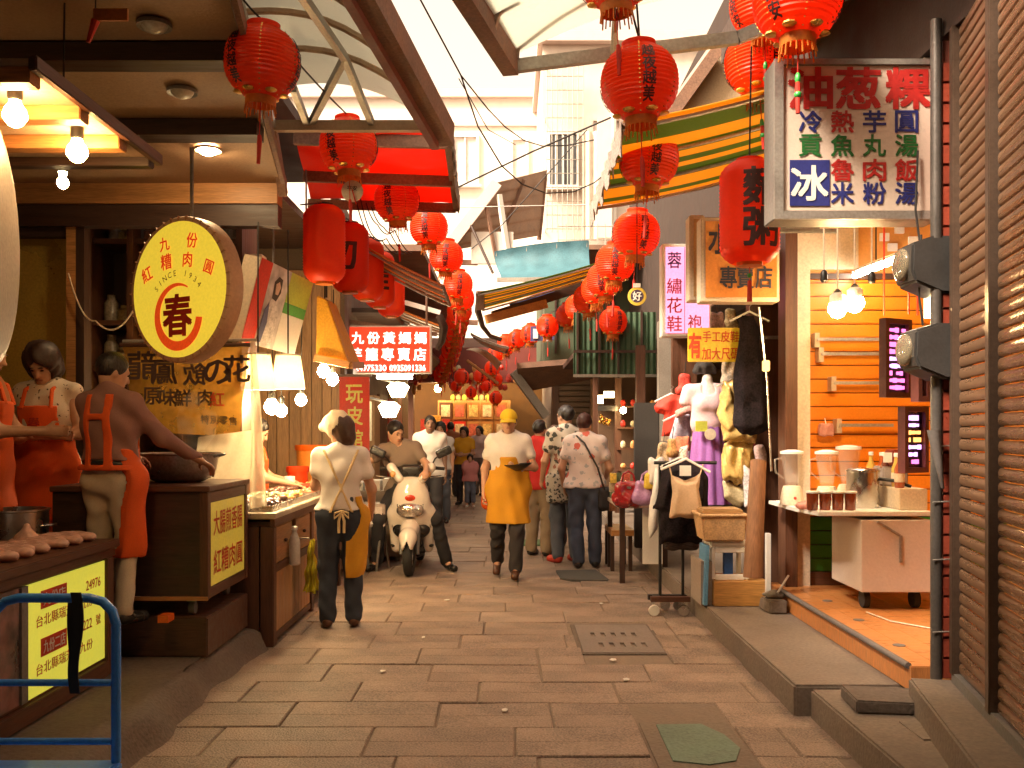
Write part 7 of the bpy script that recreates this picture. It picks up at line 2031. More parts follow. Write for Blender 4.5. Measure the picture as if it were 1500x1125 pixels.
cable('cable draped across the dark dresser', [P(100, 400, 7.0), P(140, 470, 7.0), P(195, 455, 7.0)], .006, CREAM, sag=.1)
q = P(140, 30, 3.9)
t = thing('charm', 'small red and orange charm hanging from the ceiling at upper left', 'charm', q)
MB().tube([q + Vector((0, 0, .0)), q + Vector((-.03, 0, -.09))], [.018, .008], 8).build('tassel', mat('bright_red', (.75, .05, .015)), t)
MB().box(q.x - .01, q.x + .13, q.y, q.y + .01, q.z - .0, q.z + .05).build('paper', mat('orange_paper', (.6, .2, .04)), t)
MB().tube([q + Vector((0, 0, .05)), q + Vector((0, 0, .5))], .003, 5).build('string', WIRE, t)
# ------------------------------------------------------------------ people
SKIN = mat('skin', (.5, .27, .17), rough=.5, var=.08, scale=10, bump=.03)
SKIN_D = mat('dark_skin', (.22, .11, .065), rough=.5, var=.08, scale=10, bump=.03)
HAIR = mat('black_hair', (.016, .011, .009), rough=.42, var=.4, scale=30, fine=120, bump=.4, stretch=(1, 1, .3))
EYEM = mat('eye_dark', (.02, .014, .012), rough=.2, bump=0)
LIP = mat('lips', (.4, .14, .1), rough=.5, bump=0)
def clothm(name, col, **k): return mat(name, col, rough=k.pop('rough', .85), var=k.pop('var', .12), scale=k.pop('scale', 5), fine=k.pop('fine', 220), bump=k.pop('bump', .12), **k)
WTEE = clothm('white_cotton', (.74, .68, .63)); JEANS = clothm('blue_denim', (.06, .075, .12), var=.3); DARKT = clothm('dark_trousers', (.035, .03, .032))
AMBER = clothm('amber_apron', (.62, .29, .015)); ORAP = clothm('orange_apron', (.72, .1, .012)); SHOE = mat('black_leather', (.02, .017, .016), rough=.3)

def pattern(name, base, spots, scale, thr):
    """printed cloth: voronoi blots of other colours on a ground"""
    if name in MATS: return MATS[name]
    m = mat(name, base, rough=.85, var=.1, fine=200)
    nt = m.node_tree; N, L = nt.nodes, nt.links
    b = next(n for n in N if n.type == 'BSDF_PRINCIPLED')
    sock = b.inputs['Base Color'].links[0].from_socket
    tc = next(n for n in N if n.type == 'TEX_COORD')
    for i, (col, sc) in enumerate(spots):
        v = N.new('ShaderNodeTexVoronoi'); v.inputs['Scale'].default_value = sc * scale
        nz = N.new('ShaderNodeTexNoise'); nz.inputs['Scale'].default_value = 30
        mp = N.new('ShaderNodeVectorMath'); mp.operation = 'MULTIPLY_ADD'; mp.inputs[1].default_value = (.05,) * 3
        L.new(tc.outputs['Object'], nz.inputs['Vector']); L.new(nz.outputs['Color'], mp.inputs[0]); L.new(tc.outputs['Object'], mp.inputs[2])
        L.new(mp.outputs[0], v.inputs['Vector'])
        lt_ = N.new('ShaderNodeMath'); lt_.operation = 'LESS_THAN'; lt_.inputs[1].default_value = thr[i]
        L.new(v.outputs['Distance'], lt_.inputs[0])
        mx = N.new('ShaderNodeMix'); mx.data_type = 'RGBA'; mx.inputs[7].default_value = (*col, 1)
        L.new(lt_.outputs[0], mx.inputs[0]); L.new(sock, mx.inputs[6]); sock = mx.outputs[2]
    L.new(sock, b.inputs['Base Color'])
    return m

J0 = dict(pel=(0, 0, .93), wai=(0, 0, 1.07), che=(0, 0, 1.27), nk=(0, -.012, 1.425), hd=(0, .02, 1.58),
          shR=(.16, -.01, 1.385), elR=(.2, -.03, 1.11), wrR=(.212, .05, .87), hiR=(.09, 0, .90), knR=(.1, .02, .5), anR=(.105, -.02, .085), toR=(.125, .14, .03),
          shL=(-.16, -.01, 1.385), elL=(-.2, -.03, 1.11), wrL=(-.212, .05, .87), hiL=(-.09, 0, .90), knL=(-.1, .02, .5), anL=(-.105, -.02, .085), toL=(-.125, .14, .03))

def person(label, loc, rz, h=1.65, J=None, skin=SKIN, head=(0, 0), hair='short', shirt=None, trousers=None, shoes=SHOE, apron=None, cap=None,
           w=1.0, curl=(.5, .5), palm=((0, 0, 0), (0, 0, 0)), res=.0115, seed=1, hairm=None, collar=None, bands=()):
    s_ = h / 1.70
    j = {k: np.array(v, float) * s_ for k, v in {**J0, **(J or {})}.items()}
    t = thing('person', label, 'person', loc, R(rz))
    fw = np.array((0., 1., 0.)); up = (j['nk'] - j['pel']); up = up / np.linalg.norm(up)
    rt = j['shR'] - j['shL']; rt = rt / np.linalg.norm(rt); tf = np.cross(up, rt); tf = tf / np.linalg.norm(tf)
    W = w * s_
    def torso(S, e, k=.045):
        fl = lambda q: (tf, q)
        S.cone(j['hiL'], j['hiR'], .105 * W + e, .105 * W + e, k, fl(.85)); S.cone(j['pel'], j['wai'], .135 * W + e, .122 * W + e, k, fl(.75))
        S.cone(j['wai'], j['che'], .122 * W + e, .145 * W + e, k, fl(.74)); S.cone(j['che'] - rt * .06, j['che'] + rt * .06, .105 * W + e, .105 * W + e, k, fl(.86))
        S.cone(j['che'], j['nk'], .115 * W + e, .06 * W + e, k, fl(.75))
        for q in 'RL': S.cone(j['sh' + q], j['nk'] - up * .015, .052 * W + e * .8, .05 * W + e * .8, k)
    def limb(S, a, b, ra, rb, k=.03): S.cone(j[a], j[b], ra * s_, rb * s_, k)
    hd = j['hd']; ya, pi_ = R(head[0]), R(head[1])
    Rh = np.array(Matrix.Rotation(ya, 3, 'Z') @ Matrix.Rotation(-pi_, 3, 'X'))
    def hp(*q): return hd + Rh @ (np.array(q) * s_)
    def hr(*q): return tuple(np.array(q) * s_)
    # ---- body, one continuous surface
    B = Sdf(); torso(B, 0)
    B.cone(j['nk'] - up * .02, hp(0, -.02, -.06), .052 * s_, .05 * s_, .03)
    for q in 'RL':
        limb(B, 'sh' + q, 'el' + q, .047, .038); limb(B, 'el' + q, 'wr' + q, .039, .026)
        limb(B, 'hi' + q, 'kn' + q, .082, .055); limb(B, 'kn' + q, 'an' + q, .056, .036)
        B.cone(j['an' + q] + (0, 0, -.02 * s_), j['to' + q], .036 * s_, .03 * s_, .03); B.cone(j['an' + q] + (0, -.02 * s_, -.045 * s_), j['an' + q], .034 * s_, .034 * s_, .02)
        # hand: palm, four fingers of different length, thumb at the side
        i = 'RL'.index(q); sg = 1 if q == 'R' else -1
        u = j['wr' + q] - j['el' + q]; u /= np.linalg.norm(u)
        n = np.array(palm[i], float)
        if np.linalg.norm(n) < .1: n = np.array((-sg, .15, 0.))
        n = n - u * (n @ u); n /= np.linalg.norm(n); sd = np.cross(u, n) * sg; c = curl[i]
        p0 = j['wr' + q]
        B.cone(p0, p0 + u * .075 * s_, .024 * s_, .036 * s_, .02, (n, .42))
        for f, (o, ln) in enumerate(((.027, .072), (.009, .08), (-.009, .075), (-.026, .06))):
            a = p0 + (u * .085 + sd * o) * s_
            d1 = u * math.cos(c * .8) + n * math.sin(c * .8); d2 = u * math.cos(c * 2) + n * math.sin(c * 2)
            b = a + d1 * ln * .55 * s_; e_ = b + d2 * ln * .5 * s_
            B.cone(a, b, .0098 * s_, .009 * s_, .006); B.cone(b, e_, .009 * s_, .008 * s_, .005)
        a = p0 + (u * .03 + sd * .028) * s_; b = a + (u * .5 + sd * .6 + n * .4) * .045 * s_; e_ = b + (u * .8 + n * .5 + sd * .1) * .032 * s_
        B.cone(a, b, .014 * s_, .011 * s_, .01); B.cone(b, e_, .011 * s_, .009 * s_, .006)
    B.ell(hp(0, -.012, .022), hr(.073, .092, .096), Rh, .03).ell(hp(0, .02, -.03), hr(.06, .07, .088), Rh, .03).ell(hp(0, .05, -.092), hr(.032, .032, .024), Rh, .03)
    B.cone(hp(0, .085, .012), hp(0, .104, -.028), .008 * s_, .013 * s_, .012).ell(hp(0, .083, -.03), hr(.022, .012, .01), Rh, .012)
    B.ell(hp(0, .082, -.062), hr(.024, .01, .008), Rh, .012)
    for q in (-1, 1):
        B.ell(hp(q * .073, -.012, -.008), hr(.012, .02, .032), Rh, .008).ell(hp(q * .03, .098, .006), hr(.018, .016, .011), Rh, .015, 'sub').ell(hp(q * .028, .083, .026), hr(.022, .01, .007), Rh, .012)
    sdf_obj('body', B, skin, t, res)
    fm = MB(); em = MB()
    V = lambda a: Vector([float(x) for x in a])
    ax = tuple(V(Rh[:, i]) for i in range(3))
    for q in (-1, 1):
        fm.ball(V(hp(q * .03, .081, .005)), (.0135 * s_, .007 * s_, .0055 * s_), 8, 6, ax)
        em.ball(V(hp(q * .031, .088, .029)), (.021 * s_, .006 * s_, .0042 * s_), 8, 6, ax)
    fm.build('eyes', EYEM, t, smooth=60, world=False); em.build('eyebrows', HAIR, t, smooth=60, world=False)
    MB().ball(V(hp(0, .0885, -.061)), (.021 * s_, .006 * s_, .0075 * s_), 10, 6, ax).build('lips', LIP, t, smooth=60, world=False)
    # ---- hair
    Hs = Sdf()
    if hair:
        Hs.ell(hp(0, -.018, .03), hr(.085, .102, .1), Rh, .02)
        if hair == 'bob': Hs.ell(hp(0, -.05, -.04), hr(.095, .07, .1), Rh, .04).ell(hp(0, -.01, .05), hr(.098, .1, .09), Rh, .04)
        if hair == 'long': Hs.cone(hp(0, -.06, .0), hp(0, -.085, -.2), .085 * s_, .06 * s_, .05)
        if hair == 'curly': Hs.ell(hp(0, -.02, .04), hr(.115, .115, .115), Rh, .04).ell(hp(0, -.03, -.05), hr(.11, .08, .08), Rh, .05)
        fcz = .0 if hair != 'short' else -.0
        Hs.ell(hp(0, .1, -.035 + fcz), hr(.078, .085, .1), Rh, .015, 'sub')
        if hair == 'short': Hs.ell(hp(0, .07, -.115), hr(.12, .12, .085), Rh, .02, 'sub')
        Hs.post(folds(.004 if hair != 'curly' else .016, .035, seed, vert=.5))
        sdf_obj('hair', Hs, hairm or HAIR, t, .0105)
    # ---- clothes
    if trousers:
        m_, e, zc = trousers
        T = Sdf(); torso(T, .016)
        for q in 'RL':
            an = j['an' + q] * (1 - zc) + j['kn' + q] * zc
            T.cone(j['hi' + q], j['kn' + q], .093 * s_ + e, .066 * s_ + e, .03); T.cone(j['kn' + q], an, .066 * s_ + e, .056 * s_ + e, .03)
        zt_ = j['wai'][2] - .01
        T.post(lambda D, X, Y, Z: np.maximum(D, (Z - zt_) if not J or 'flatcut' not in J else D)); T.post(folds(.008, .09, seed, vert=.9))
        sdf_obj('trousers', T, m_, t, res)
    if shirt:
        m_, slv, hem, loose = shirt
        S = Sdf(); torso(S, .018 + loose)
        for q in 'RL':
            a, b, c = j['sh' + q], j['el' + q], j['wr' + q]
            if slv == 'long':
                S.cone(a, b, .062 * s_, .053 * s_, .03); S.cone(b, b * .08 + c * .92, .053 * s_, .041 * s_, .03)
            elif slv == 'short': S.cone(a, a * .5 + b * .5, .057 * s_ + loose * .35, .06 * s_ + loose * .5, .03)
        S.cone(j['nk'] + tf * .03, j['nk'] + up * .12 + tf * .02, .058 * s_, .062 * s_, .01, None, 'sub')
        hz = hem * s_
        S.post(lambda D, X, Y, Z: np.maximum(D, hz - Z)); S.post(folds(.009, .1, seed + 5, vert=.6))
        so = sdf_obj('shirt', S, m_, t, res)
        if collar:
            K = Sdf(); K.cone(j['nk'] - up * .01, j['nk'] + up * .03, .075 * s_, .066 * s_, .02)
            K.cone(j['nk'] + tf * .05 - up * .1, j['nk'] + tf * .06 + up * .1, .03, .05, .01, None, 'sub').cone(j['nk'] - up * .1, j['nk'] + up * .12, .056 * s_, .056 * s_, .01, None, 'sub')
            sdf_obj('collar', K, collar, t, .0105)
    if apron:
        m_, top, hem, y0 = apron[:4]; xm = apron[4] if len(apron) > 4 else -9
        A = Sdf(); torso(A, .046)
        A.cone(j['pel'] + (0, .01, .08), (0, .035 * s_, hem * s_), .165 * W, .2 * W, .05, (fw, .72))
        for q in 'RL': A.cone(j['hi' + q], j['kn' + q], .124 * s_, .108 * s_, .05)
        tz, hz2, wz = top * s_, hem * s_, 1.1 * s_
        def ap(D, X, Y, Z):
            D = np.maximum(D, -(D + .024)); bib = np.where(Z > wz, np.abs(X) - .135 * s_, -1)
            return np.maximum(np.maximum(np.maximum(D, bib), xm - X), np.maximum(np.maximum(y0 - Y, Z - tz), hz2 - Z))
        A.post(folds(.014, .12, seed + 9, vert=.3)).post(ap)
        sdf_obj('apron', A, m_, t, res)
        sm = MB()
        for q in (-1, 1) if abs(y0) < .005 else ():
            sm.tube([V((q * .1 * s_, .135 * s_, tz - .02)), V((q * .09 * s_, .1 * s_, 1.4 * s_)), V((q * .085 * s_, .0, 1.452 * s_)), V((q * .06 * s_, -.11 * s_, 1.36 * s_)), V((-q * .07 * s_, -.14 * s_, 1.15 * s_)), V((-q * .12 * s_, -.1 * s_, 1.06 * s_))], .014, 6)
        if sm.v: sm.build('apron_straps', m_, t, smooth=60, world=False)
    if shoes:
        for q in 'RL':
            Z_ = Sdf(); an = j['an' + q]; to = j['to' + q]
            Z_.cone(an + (0, -.025 * s_, -.035 * s_), to, .044 * s_, .04 * s_, .03).cone(an, an + (0, 0, -.03 * s_), .042 * s_, .042 * s_, .02)
            lo_ = min(to[2], an[2] - .055 * s_) - .03 * s_
            Z_.post(lambda D, X, Y, Z, lo_=lo_: np.maximum(D, lo_ - Z))
            sdf_obj('shoe', Z_, shoes, t, .0105)
    if cap:
        kind, m_ = cap
        C = Sdf()
        if kind == 'cap':
            C.ell(hp(0, -.012, .045), hr(.09, .107, .095), Rh, .02)
            cz = hp(0, 0, .032)
            C.post(lambda D, X, Y, Z: np.maximum(D, (cz[0] - X) * Rh[0, 2] + (cz[1] - Y) * Rh[1, 2] + (cz[2] - Z) * Rh[2, 2]))
        else:
            C.ell(hp(0, .0, .035), hr(.1, .12, .115), Rh, .03).cone(hp(0, .03, .07), hp(0, .17, .06), .095 * s_, .035 * s_, .05).cone(hp(0, .02, .11), hp(0, .12, .1), .07 * s_, .04 * s_, .04)
            cz = hp(0, -.035, .04); kn = Rh @ np.array((0., -.62, -.78))
            C.post(lambda D, X, Y, Z: np.maximum(D, (X - cz[0]) * kn[0] + (Y - cz[1]) * kn[1] + (Z - cz[2]) * kn[2]))
            C.post(folds(.006, .06, 3))
        sdf_obj('headwear', C, m_, t, .0105)
    if cap and cap[0] == 'cap':
        def brim(u, v):
            a = R(-62 + 124 * u); r0 = .088; ext = .1 * v * math.cos(a * 1.2)
            return V(hp(math.sin(a) * (r0 + ext * .15), math.cos(a) * .094 + ext, .038 - .036 * v - .012 * math.sin(a) ** 2))
        MB().sheet(brim, 14, 5, .005).build('brim', cap[1], t, smooth=60, world=False)
    for fn_, m_, nm, e in bands:
        A = Sdf(); torso(A, e)
        A.post(lambda D, X, Y, Z, fn_=fn_: np.maximum(np.maximum(D, -(D + .022)), fn_(X / s_, Y / s_, Z / s_) * s_))
        sdf_obj(nm, A, m_, t, .0095)
    return t

# the man in the yellow cap
t = person('man in a yellow cap, white T-shirt and amber apron carrying a black dish', (0.0, 9.75, 0), 180, 1.70, head=(-4, 0), hair='short', seed=2, w=1.06,
    J=dict(elL=(-.26, .02, 1.12), wrL=(-.10, .22, 1.13), elR=(.245, -.05, 1.10), wrR=(.25, .02, .84), hiL=(-.09, 0, .9), knL=(-.085, .12, .5), anL=(-.07, .12, .1), toL=(-.06, .29, .05), knR=(.11, .02, .51), anR=(.115, -.2, .16), toR=(.125, -.06, .045)),
    palm=((-1, .2, 0), (.1, .2, 1)), curl=(1.2, .55), shirt=(WTEE, 'short', .9, .016), trousers=(DARKT, .012, .02), shoes=mat('brown_sandal', (.09, .035, .015), rough=.4), apron=(AMBER, 1.23, .56, .02), cap=('cap', clothm('yellow_cap', (.72, .48, .02))))
q = Vector((.10, 9.5, 1.135))
d_ = thing('serving_dish', 'shallow black dish held in the hand of the man in the yellow cap', 'dish', q)
MB().lathe([(.04, -.035), (.09, -.005), (.14, .025), (.145, .03), (.135, .028), (.08, .0), (.02, -.02)], 28, q, (Vector((1, 0, .1)).normalized(), Vector((0, 1, 0)), Vector((-.1, 0, 1)).normalized())).build('dish', BLACK, d_, smooth=50)
s = Sdf().ell((0, 0, 0), (.07, .06, .1)).ell((.01, 0, -.06), (.08, .07, .06), k=.04).cone((0, 0, .06), (0, 0, .16), .04, .012).post(folds(.016, .06, 4))
o = sdf_obj('carrier_bag', s, mat('orange_film', (.78, .1, .01), rough=.3, transl=.3, tcol=(.9, .15, .01)), None, h=.011); o.location = P(716, 729, 9.75); tag(o, 'orange plastic bag held low by the man in the yellow cap', 'bag')

# stall worker in the white cap, seen from behind
XW, YW = P(499, 0, 7.3).x, 7.3
t = person('stall worker in a white cap and T-shirt with an orange apron, seen from behind', (XW, YW, 0), 12, 1.60, head=(52, 8), hair='bob', seed=3, w=.92, hairm=mat('brown_hair', (.06, .025, .012), rough=.45, var=.3),
    J=dict(elR=(.25, .02, 1.11), wrR=(.26, .16, .93), elL=(-.2, .1, 1.14), wrL=(-.12, .3, 1.1)), shirt=(WTEE, 'short', .95, .012), trousers=(clothm('dark_jeans', (.03, .035, .05), var=.3), .012, .02), shoes=mat('brown_sandal', (.09, .035, .015)), bands=[(lambda X, Y, Z: np.maximum(np.maximum(np.minimum(np.abs(X - (Z - 1.13) * .45) - .011, np.abs(X + (Z - 1.13) * .45) - .011), np.maximum(Z - 1.44, .93 - Z)), Y), clothm('cream_tape', (.68, .5, .26)), 'apron_straps', .043)], apron=(AMBER, 1.06, .4, -.09, .03), cap=('scarf', clothm('cream_scarf', (.72, .62, .46))))
bw = MB()
for q in (-1, 1):
    bw.tube([(0, -.15, .895), (q * .05, -.165, .88), (q * .055, -.165, .84), (0.005, -.155, .885)], .008, 6); bw.tube([(0, -.15, .89), (q * .02, -.16, .82), (q * .018, -.155, .73)], .011, 6)
bw.build('apron_bow', clothm('cream_tape', (.68, .5, .26)), t, smooth=60, world=False)

# scooter rider
XR, YR = P(592, 0, 10.1).x, 10.25
t = person('man in a grey-brown polo shirt astride the white scooter, reaching to the stall', (XR, YR, 0), 180, 1.70, head=(42, 22), seed=4, w=1.04,
    J=dict(pel=(0, -.12, 0.870), wai=(.0, -.1, 1.000), che=(.04, 0, 1.190), nk=(.07, .03, 1.330), hd=(.1, .08, 1.475), shR=(.235, .03, 1.280), shL=(-.1, .04, 1.310), elR=(.40, .14, 1.150), wrR=(.60, .22, 1.190), elL=(-.24, .16, 1.130), wrL=(-.25, .4, 1.070),
           hiR=(.1, -.1, .84), knR=(.27, .16, .56), anR=(.30, .02, .1), toR=(.38, .16, .035), hiL=(-.1, -.1, .84), knL=(-.33, .16, .56), anL=(-.44, .02, .1), toL=(-.53, .15, .035)),
    palm=((0, .3, -1), (0, 0, -1)), curl=(.5, 1.2), shirt=(clothm('grey_brown_polo', (.21, .15, .115)), 'short', .84, .012), trousers=(clothm('black_trousers', (.02, .018, .022)), .01, .02), collar=clothm('black_collar', (.02, .018, .018)))

# the couple seen from behind
FLOR = pattern('floral_print', (.76, .66, .63), [((.45, .46, .48), 14), ((.62, .14, .1), 6.5)], 1.0, [.3, .3])
LEAF = pattern('leaf_print', (.5, .44, .36), [((.06, .06, .05), 13), ((.3, .12, .08), 9)], 1.0, [.42, .22])
XC = P(857, 0, 10.4).x
t = person('person in a pink and white floral shirt and jeans seen from behind', (XC, 10.4, 0), -6, 1.68, head=(-25, 5), seed=5, w=1.04, hairm=mat('dark_red_hair', (.05, .014, .01), rough=.45),
    J=dict(elR=(.27, .0, 1.1), wrR=(.22, .2, .98), elL=(-.26, -.0, 1.1), wrL=(-.24, .12, .9), anR=(.11, .03, .085), toR=(.13, .19, .03), anL=(-.07, -.05, .085), toL=(-.1, .11, .03)), shirt=(FLOR, 'short', .88, .022), trousers=(JEANS, .014, .02))
s = Sdf().rbox((XC + .215, 10.33, .76), (.085, .07, .13), .05).post(folds(.01, .09, 3))
b_ = thing('shoulder_bag', 'black shoulder bag on the hip of the person in the floral shirt', 'bag', (XC + .2, 10.35, .63))
sdf_obj('bag', s, mat('black_canvas', (.018, .015, .018), rough=.8), b_, h=.012, local=False)
MB().tube([(XC + .2, 10.27, .85), (XC + .12, 10.22, 1.1), (XC - .02, 10.23, 1.36), (XC - .1, 10.32, 1.44)], .01, 6).build('strap', BLACK, b_, smooth=60)
t = person('tall man in a dark leaf-print shirt standing beside the floral shirt', (P(829, 0, 10.85).x, 10.85, 0), 22, 1.78, head=(18, 2), seed=6, J=dict(elL=(-.25, 0, 1.1), wrL=(-.22, .14, .9)), shirt=(LEAF, 'short', .86, .02), trousers=(clothm('grey_blue_jeans', (.09, .1, .13), var=.3), .012, .02), shoes=mat('red_shoe', (.5, .04, .02)))
t = person('person in a red T-shirt and khaki trousers behind the man in the yellow cap', (P(790, 0, 11.4).x, 11.4, 0), -30, 1.62, head=(0, 0), seed=7, J=dict(elR=(.25, .03, 1.1), wrR=(.24, .14, .9)), shirt=(clothm('red_tee', (.52, .02, .015)), 'short', .84, .02), trousers=(clothm('khaki', (.3, .22, .14)), .016, .02))
t = person('woman with long dark hair in black behind the couple', (P(812, 0, 12.2).x, 12.2, 0), 10, 1.56, head=(15, 0), hair='long', seed=8, hairm=mat('brown_hair', (.06, .025, .012)), shirt=(clothm('black_top', (.03, .025, .03)), 'short', .9, .01), trousers=(DARKT, .012, .02))
s = Sdf().rbox((0, 0, 0), (.14, .06, .17), .05).post(folds(.012, .09, 3)); o = sdf_obj('patterned_bag', s, pattern('woven_print', (.4, .36, .3), [((.05, .05, .05), 30)], 1, [.42]), None, h=.013); o.location = P(818, 715, 10.7); tag(o, 'grey patterned bag hanging beside the tall man', 'bag')

# people further off
t = person('man with an open white shirt walking behind the scooter rider', (P(630, 0, 13.4).x, 13.4, 0), 186, 1.70, skin=SKIN_D, seed=9, collar=clothm('white_collar', (.74, .68, .63)), J=dict(anL=(-.09, .2, .1), toL=(-.1, .36, .05), knL=(-.09, .14, .5)), shirt=(WTEE, 'short', .86, .02), trousers=(DARKT, .014, .02))
t = person('person with a pale bag just behind the man in the white shirt', (P(645, 0, 15.5).x, 15.5, 0), 175, 1.62, seed=10, hair='bob', shirt=(clothm('pale_grey_tee', (.5, .46, .44)), 'short', .9, .01), trousers=(clothm('grey_blue_jeans', (.09, .1, .13)), .012, .02), res=.014)
t = person('woman in a yellow T-shirt in front of the picture shop', (P(680, 0, 19.2).x, 19.2, 0), 165, 1.56, hair='bob', seed=11, J=dict(elR=(.23, .08, 1.12), wrR=(.06, .25, 1.1), elL=(-.23, .08, 1.12), wrL=(-.08, .25, 1.1)), shirt=(clothm('yellow_tee', (.68, .36, .02)), 'short', .88, .014), trousers=(DARKT, .012, .02), res=.014)
t = person('small child in a pink top and jeans beside the woman in yellow', (P(690, 0, 19.0).x, 18.6, 0), 180, 1.0, hair='bob', seed=12, w=1.08, J=dict(hd=(0, .02, 1.62)), shirt=(clothm('pink_tee', (.62, .25, .25)), 'short', .86, .02), trousers=(clothm('light_jeans', (.14, .17, .24)), .01, .3), shoes=WHITE, res=.012)
t = person('woman in pale clothes at the far end beside the man in the yellow cap', (P(702, 0, 22.0).x, 22.0, 0), 150, 1.60, hair='long', seed=13, shirt=(clothm('pale_pink_top', (.6, .45, .42)), 'short', .9, .01), trousers=(clothm('grey_skirt', (.2, .17, .16)), .02, .02), res=.016)
t = person('dark clothed passer-by in the shade of the picture shop', (P(660, 0, 21.5).x, 21.5, 0), 10, 1.68, seed=14, shirt=(clothm('rust_top', (.3, .1, .04)), 'short', .9, .01), trousers=(DARKT, .012, .02), res=.016)

# cooks at the left
APS = pattern('striped_blouse', (.66, .55, .45), [((.08, .05, .04), 26)], 1, [.2])
t = person('cook with curly hair in an orange apron looking down at her hands', (P(69, 0, 6.15).x, 6.15, .386), 176, 1.66, head=(4, 34), hair='curly', seed=15, hairm=mat('dark_brown_hair', (.035, .014, .009), rough=.5, var=.4),
    J=dict(hd=(0, .055, 1.565), elR=(.25, .04, 1.12), wrR=(.06, .25, 1.08), elL=(-.25, .04, 1.12), wrL=(-.07, .27, 1.1)), palm=((0, .1, 1), (0, .1, 1)), curl=(.6, .6), shirt=(APS, 'none', .9, .012), trousers=(DARKT, .012, .02), apron=(ORAP, 1.3, .45, .0))
lt = MB(); write(lt, '春', (.0, 0, 0), Vector((1, 0, 0)), Vector((0, 0, 1)), .07, bold=.03); write(lt, '紅糟肉圓', (.0, 0, -.1), Vector((1, 0, 0)), Vector((0, 0, 1)), .035, bold=.02)
o = lt.build('apron_print', mat('dark_red_lettering', (.33, .03, .012)), t, world=False); o.rotation_euler = (0, 0, math.pi); o.location = (0, .152, 1.16)
MC = clothm('mauve_knit', (.27, .135, .11))
t = person('cook in a mauve jumper and crossed orange apron straps stirring the bowl, seen from behind', (P(163, 0, 5.5).x, 5.5, .386), -18, 1.555, head=(-30, 18), hair='short', seed=16, w=.93,
    J=dict(elR=(.26, .16, 1.17), wrR=(.35, .42, 1.02), elL=(-.2, .08, 1.12), wrL=(-.1, .3, 1.05)), palm=((0, 0, -1), (0, 0, -1)), curl=(.5, .5), shirt=(MC, 'long', 1.03, .022), trousers=(clothm('cream_trousers', (.56, .48, .37), var=.15), .004, .02), apron=(ORAP, 1.3, .42, -.07, -.02),
    bands=[(lambda X, Y, Z: np.maximum(np.maximum(np.minimum(np.minimum(np.abs(np.abs(X) - .075) - .024, np.maximum(np.abs(Z - 1.30) - .02, np.abs(X) - .08)), np.abs(Z - .985) - .017), np.maximum(Z - 1.44, .965 - Z)), Y - .05), ORAP, 'apron_straps', .052), (lambda X, Y, Z: np.abs(Z - 1.01) - .018 + 0 * X, BLACK, 'belt', .036)])
t = person('cook at the left frame edge with only arm and orange apron showing', (P(-22, 0, 5.62).x, 5.62, .386), -75, 1.68, head=(0, 20), seed=17, J=dict(elR=(.25, .12, 1.12), wrR=(.2, .36, 1.12), elL=(-.24, .12, 1.12), wrL=(-.14, .36, 1.1)), shirt=(clothm('rust_tee', (.4, .14, .05)), 'short', .9, .012), trousers=(DARKT, .012, .02), apron=(ORAP, 1.3, .45, .0))
t = person('vendor in a pink shirt and orange apron behind the fish stall', (P(377, 0, 8.7).x - .05, 8.7, 0), -80, 1.62, head=(-8, 30), seed=18, hair='short', J=dict(hd=(0, .06, 1.56), elR=(.22, .14, 1.12), wrR=(.14, .38, 1.06), elL=(-.22, .14, 1.12), wrL=(-.12, .4, 1.06)), palm=((0, 0, -1), (0, 0, -1)), shirt=(clothm('pink_shirt', (.55, .2, .15)), 'short', .9, .012), trousers=(DARKT, .012, .02), apron=(ORAP, 1.3, .5, .0))
# ------------------------------------------------------------------ scooter (faces the camera)
SXC, SYC = P(599, 0, 9.8).x, 9.8
t = thing('scooter', 'white motor scooter facing the camera with a red badge and clear headlamp', 'scooter', (SXC, SYC, 0))
PAINT = mat('pearl_paint', (.74, .65, .57), rough=.22, var=.04, coat=.6, bump=.0)
SMOKE = mat('smoked_plastic', (.02, .018, .018), rough=.25)
def sx(x, y_, z): return (SXC + x, SYC + y_, z)
def wheel(y_, r):
    ax = (Vector((0, 1, 0)), Vector((0, 0, 1)), Vector((1, 0, 0)))
    c = sx(0, y_, r)
    w_ = MB().lathe([(r * .6, -.035), (r * .82, -.05), (r * .96, -.036), (r, -.012), (r, .012), (r * .96, .036), (r * .82, .05), (r * .6, .035)], 34, c, ax, cap=False).build('wheel', RUBBER, t, smooth=50)
    MB().lathe([(.02, -.04), (r * .3, -.035), (r * .6, -.03), (r * .6, .03), (r * .3, .035), (.02, .04)], 28, c, ax).build('rim', STEEL, w_, smooth=40)
wheel(.02, .225); wheel(1.22, .225)
s = Sdf()   # front shield
s.ell(sx(0, .22, .74), (.2, .11, .27), k=.05).ell(sx(0, .28, .62), (.235, .1, .2), k=.06).rbox(sx(0, .28, .9), (.13, .06, .12), .06, k=.06)
for q in (-1, 1): s.cone(sx(q * .18, .28, .62), sx(q * .165, .36, .26), .075, .06, .06)
s.ell(sx(0, .08, .40), (.13, .2, .13), k=.03, op='sub')
sdf_obj('front_shield', s, PAINT, t, .0105, local=False)
s = Sdf(); s.rbox(sx(0, .36, .55), (.17, .04, .22), .04).cone(sx(0, .3, .34), sx(0, .6, .26), .12, .15, .05).rbox(sx(0, .6, .24), (.15, .3, .05), .04)
s.ell(sx(0, .26, .46), (.2, .1, .12), k=.03)
sdf_obj('leg_shield', s, SMOKE, t, .013, local=False)
s = Sdf(); s.cone(sx(0, -.1, .40), sx(0, .12, .48), .085, .1, .05).cone(sx(0, -.17, .33), sx(0, -.1, .41), .065, .085, .04)
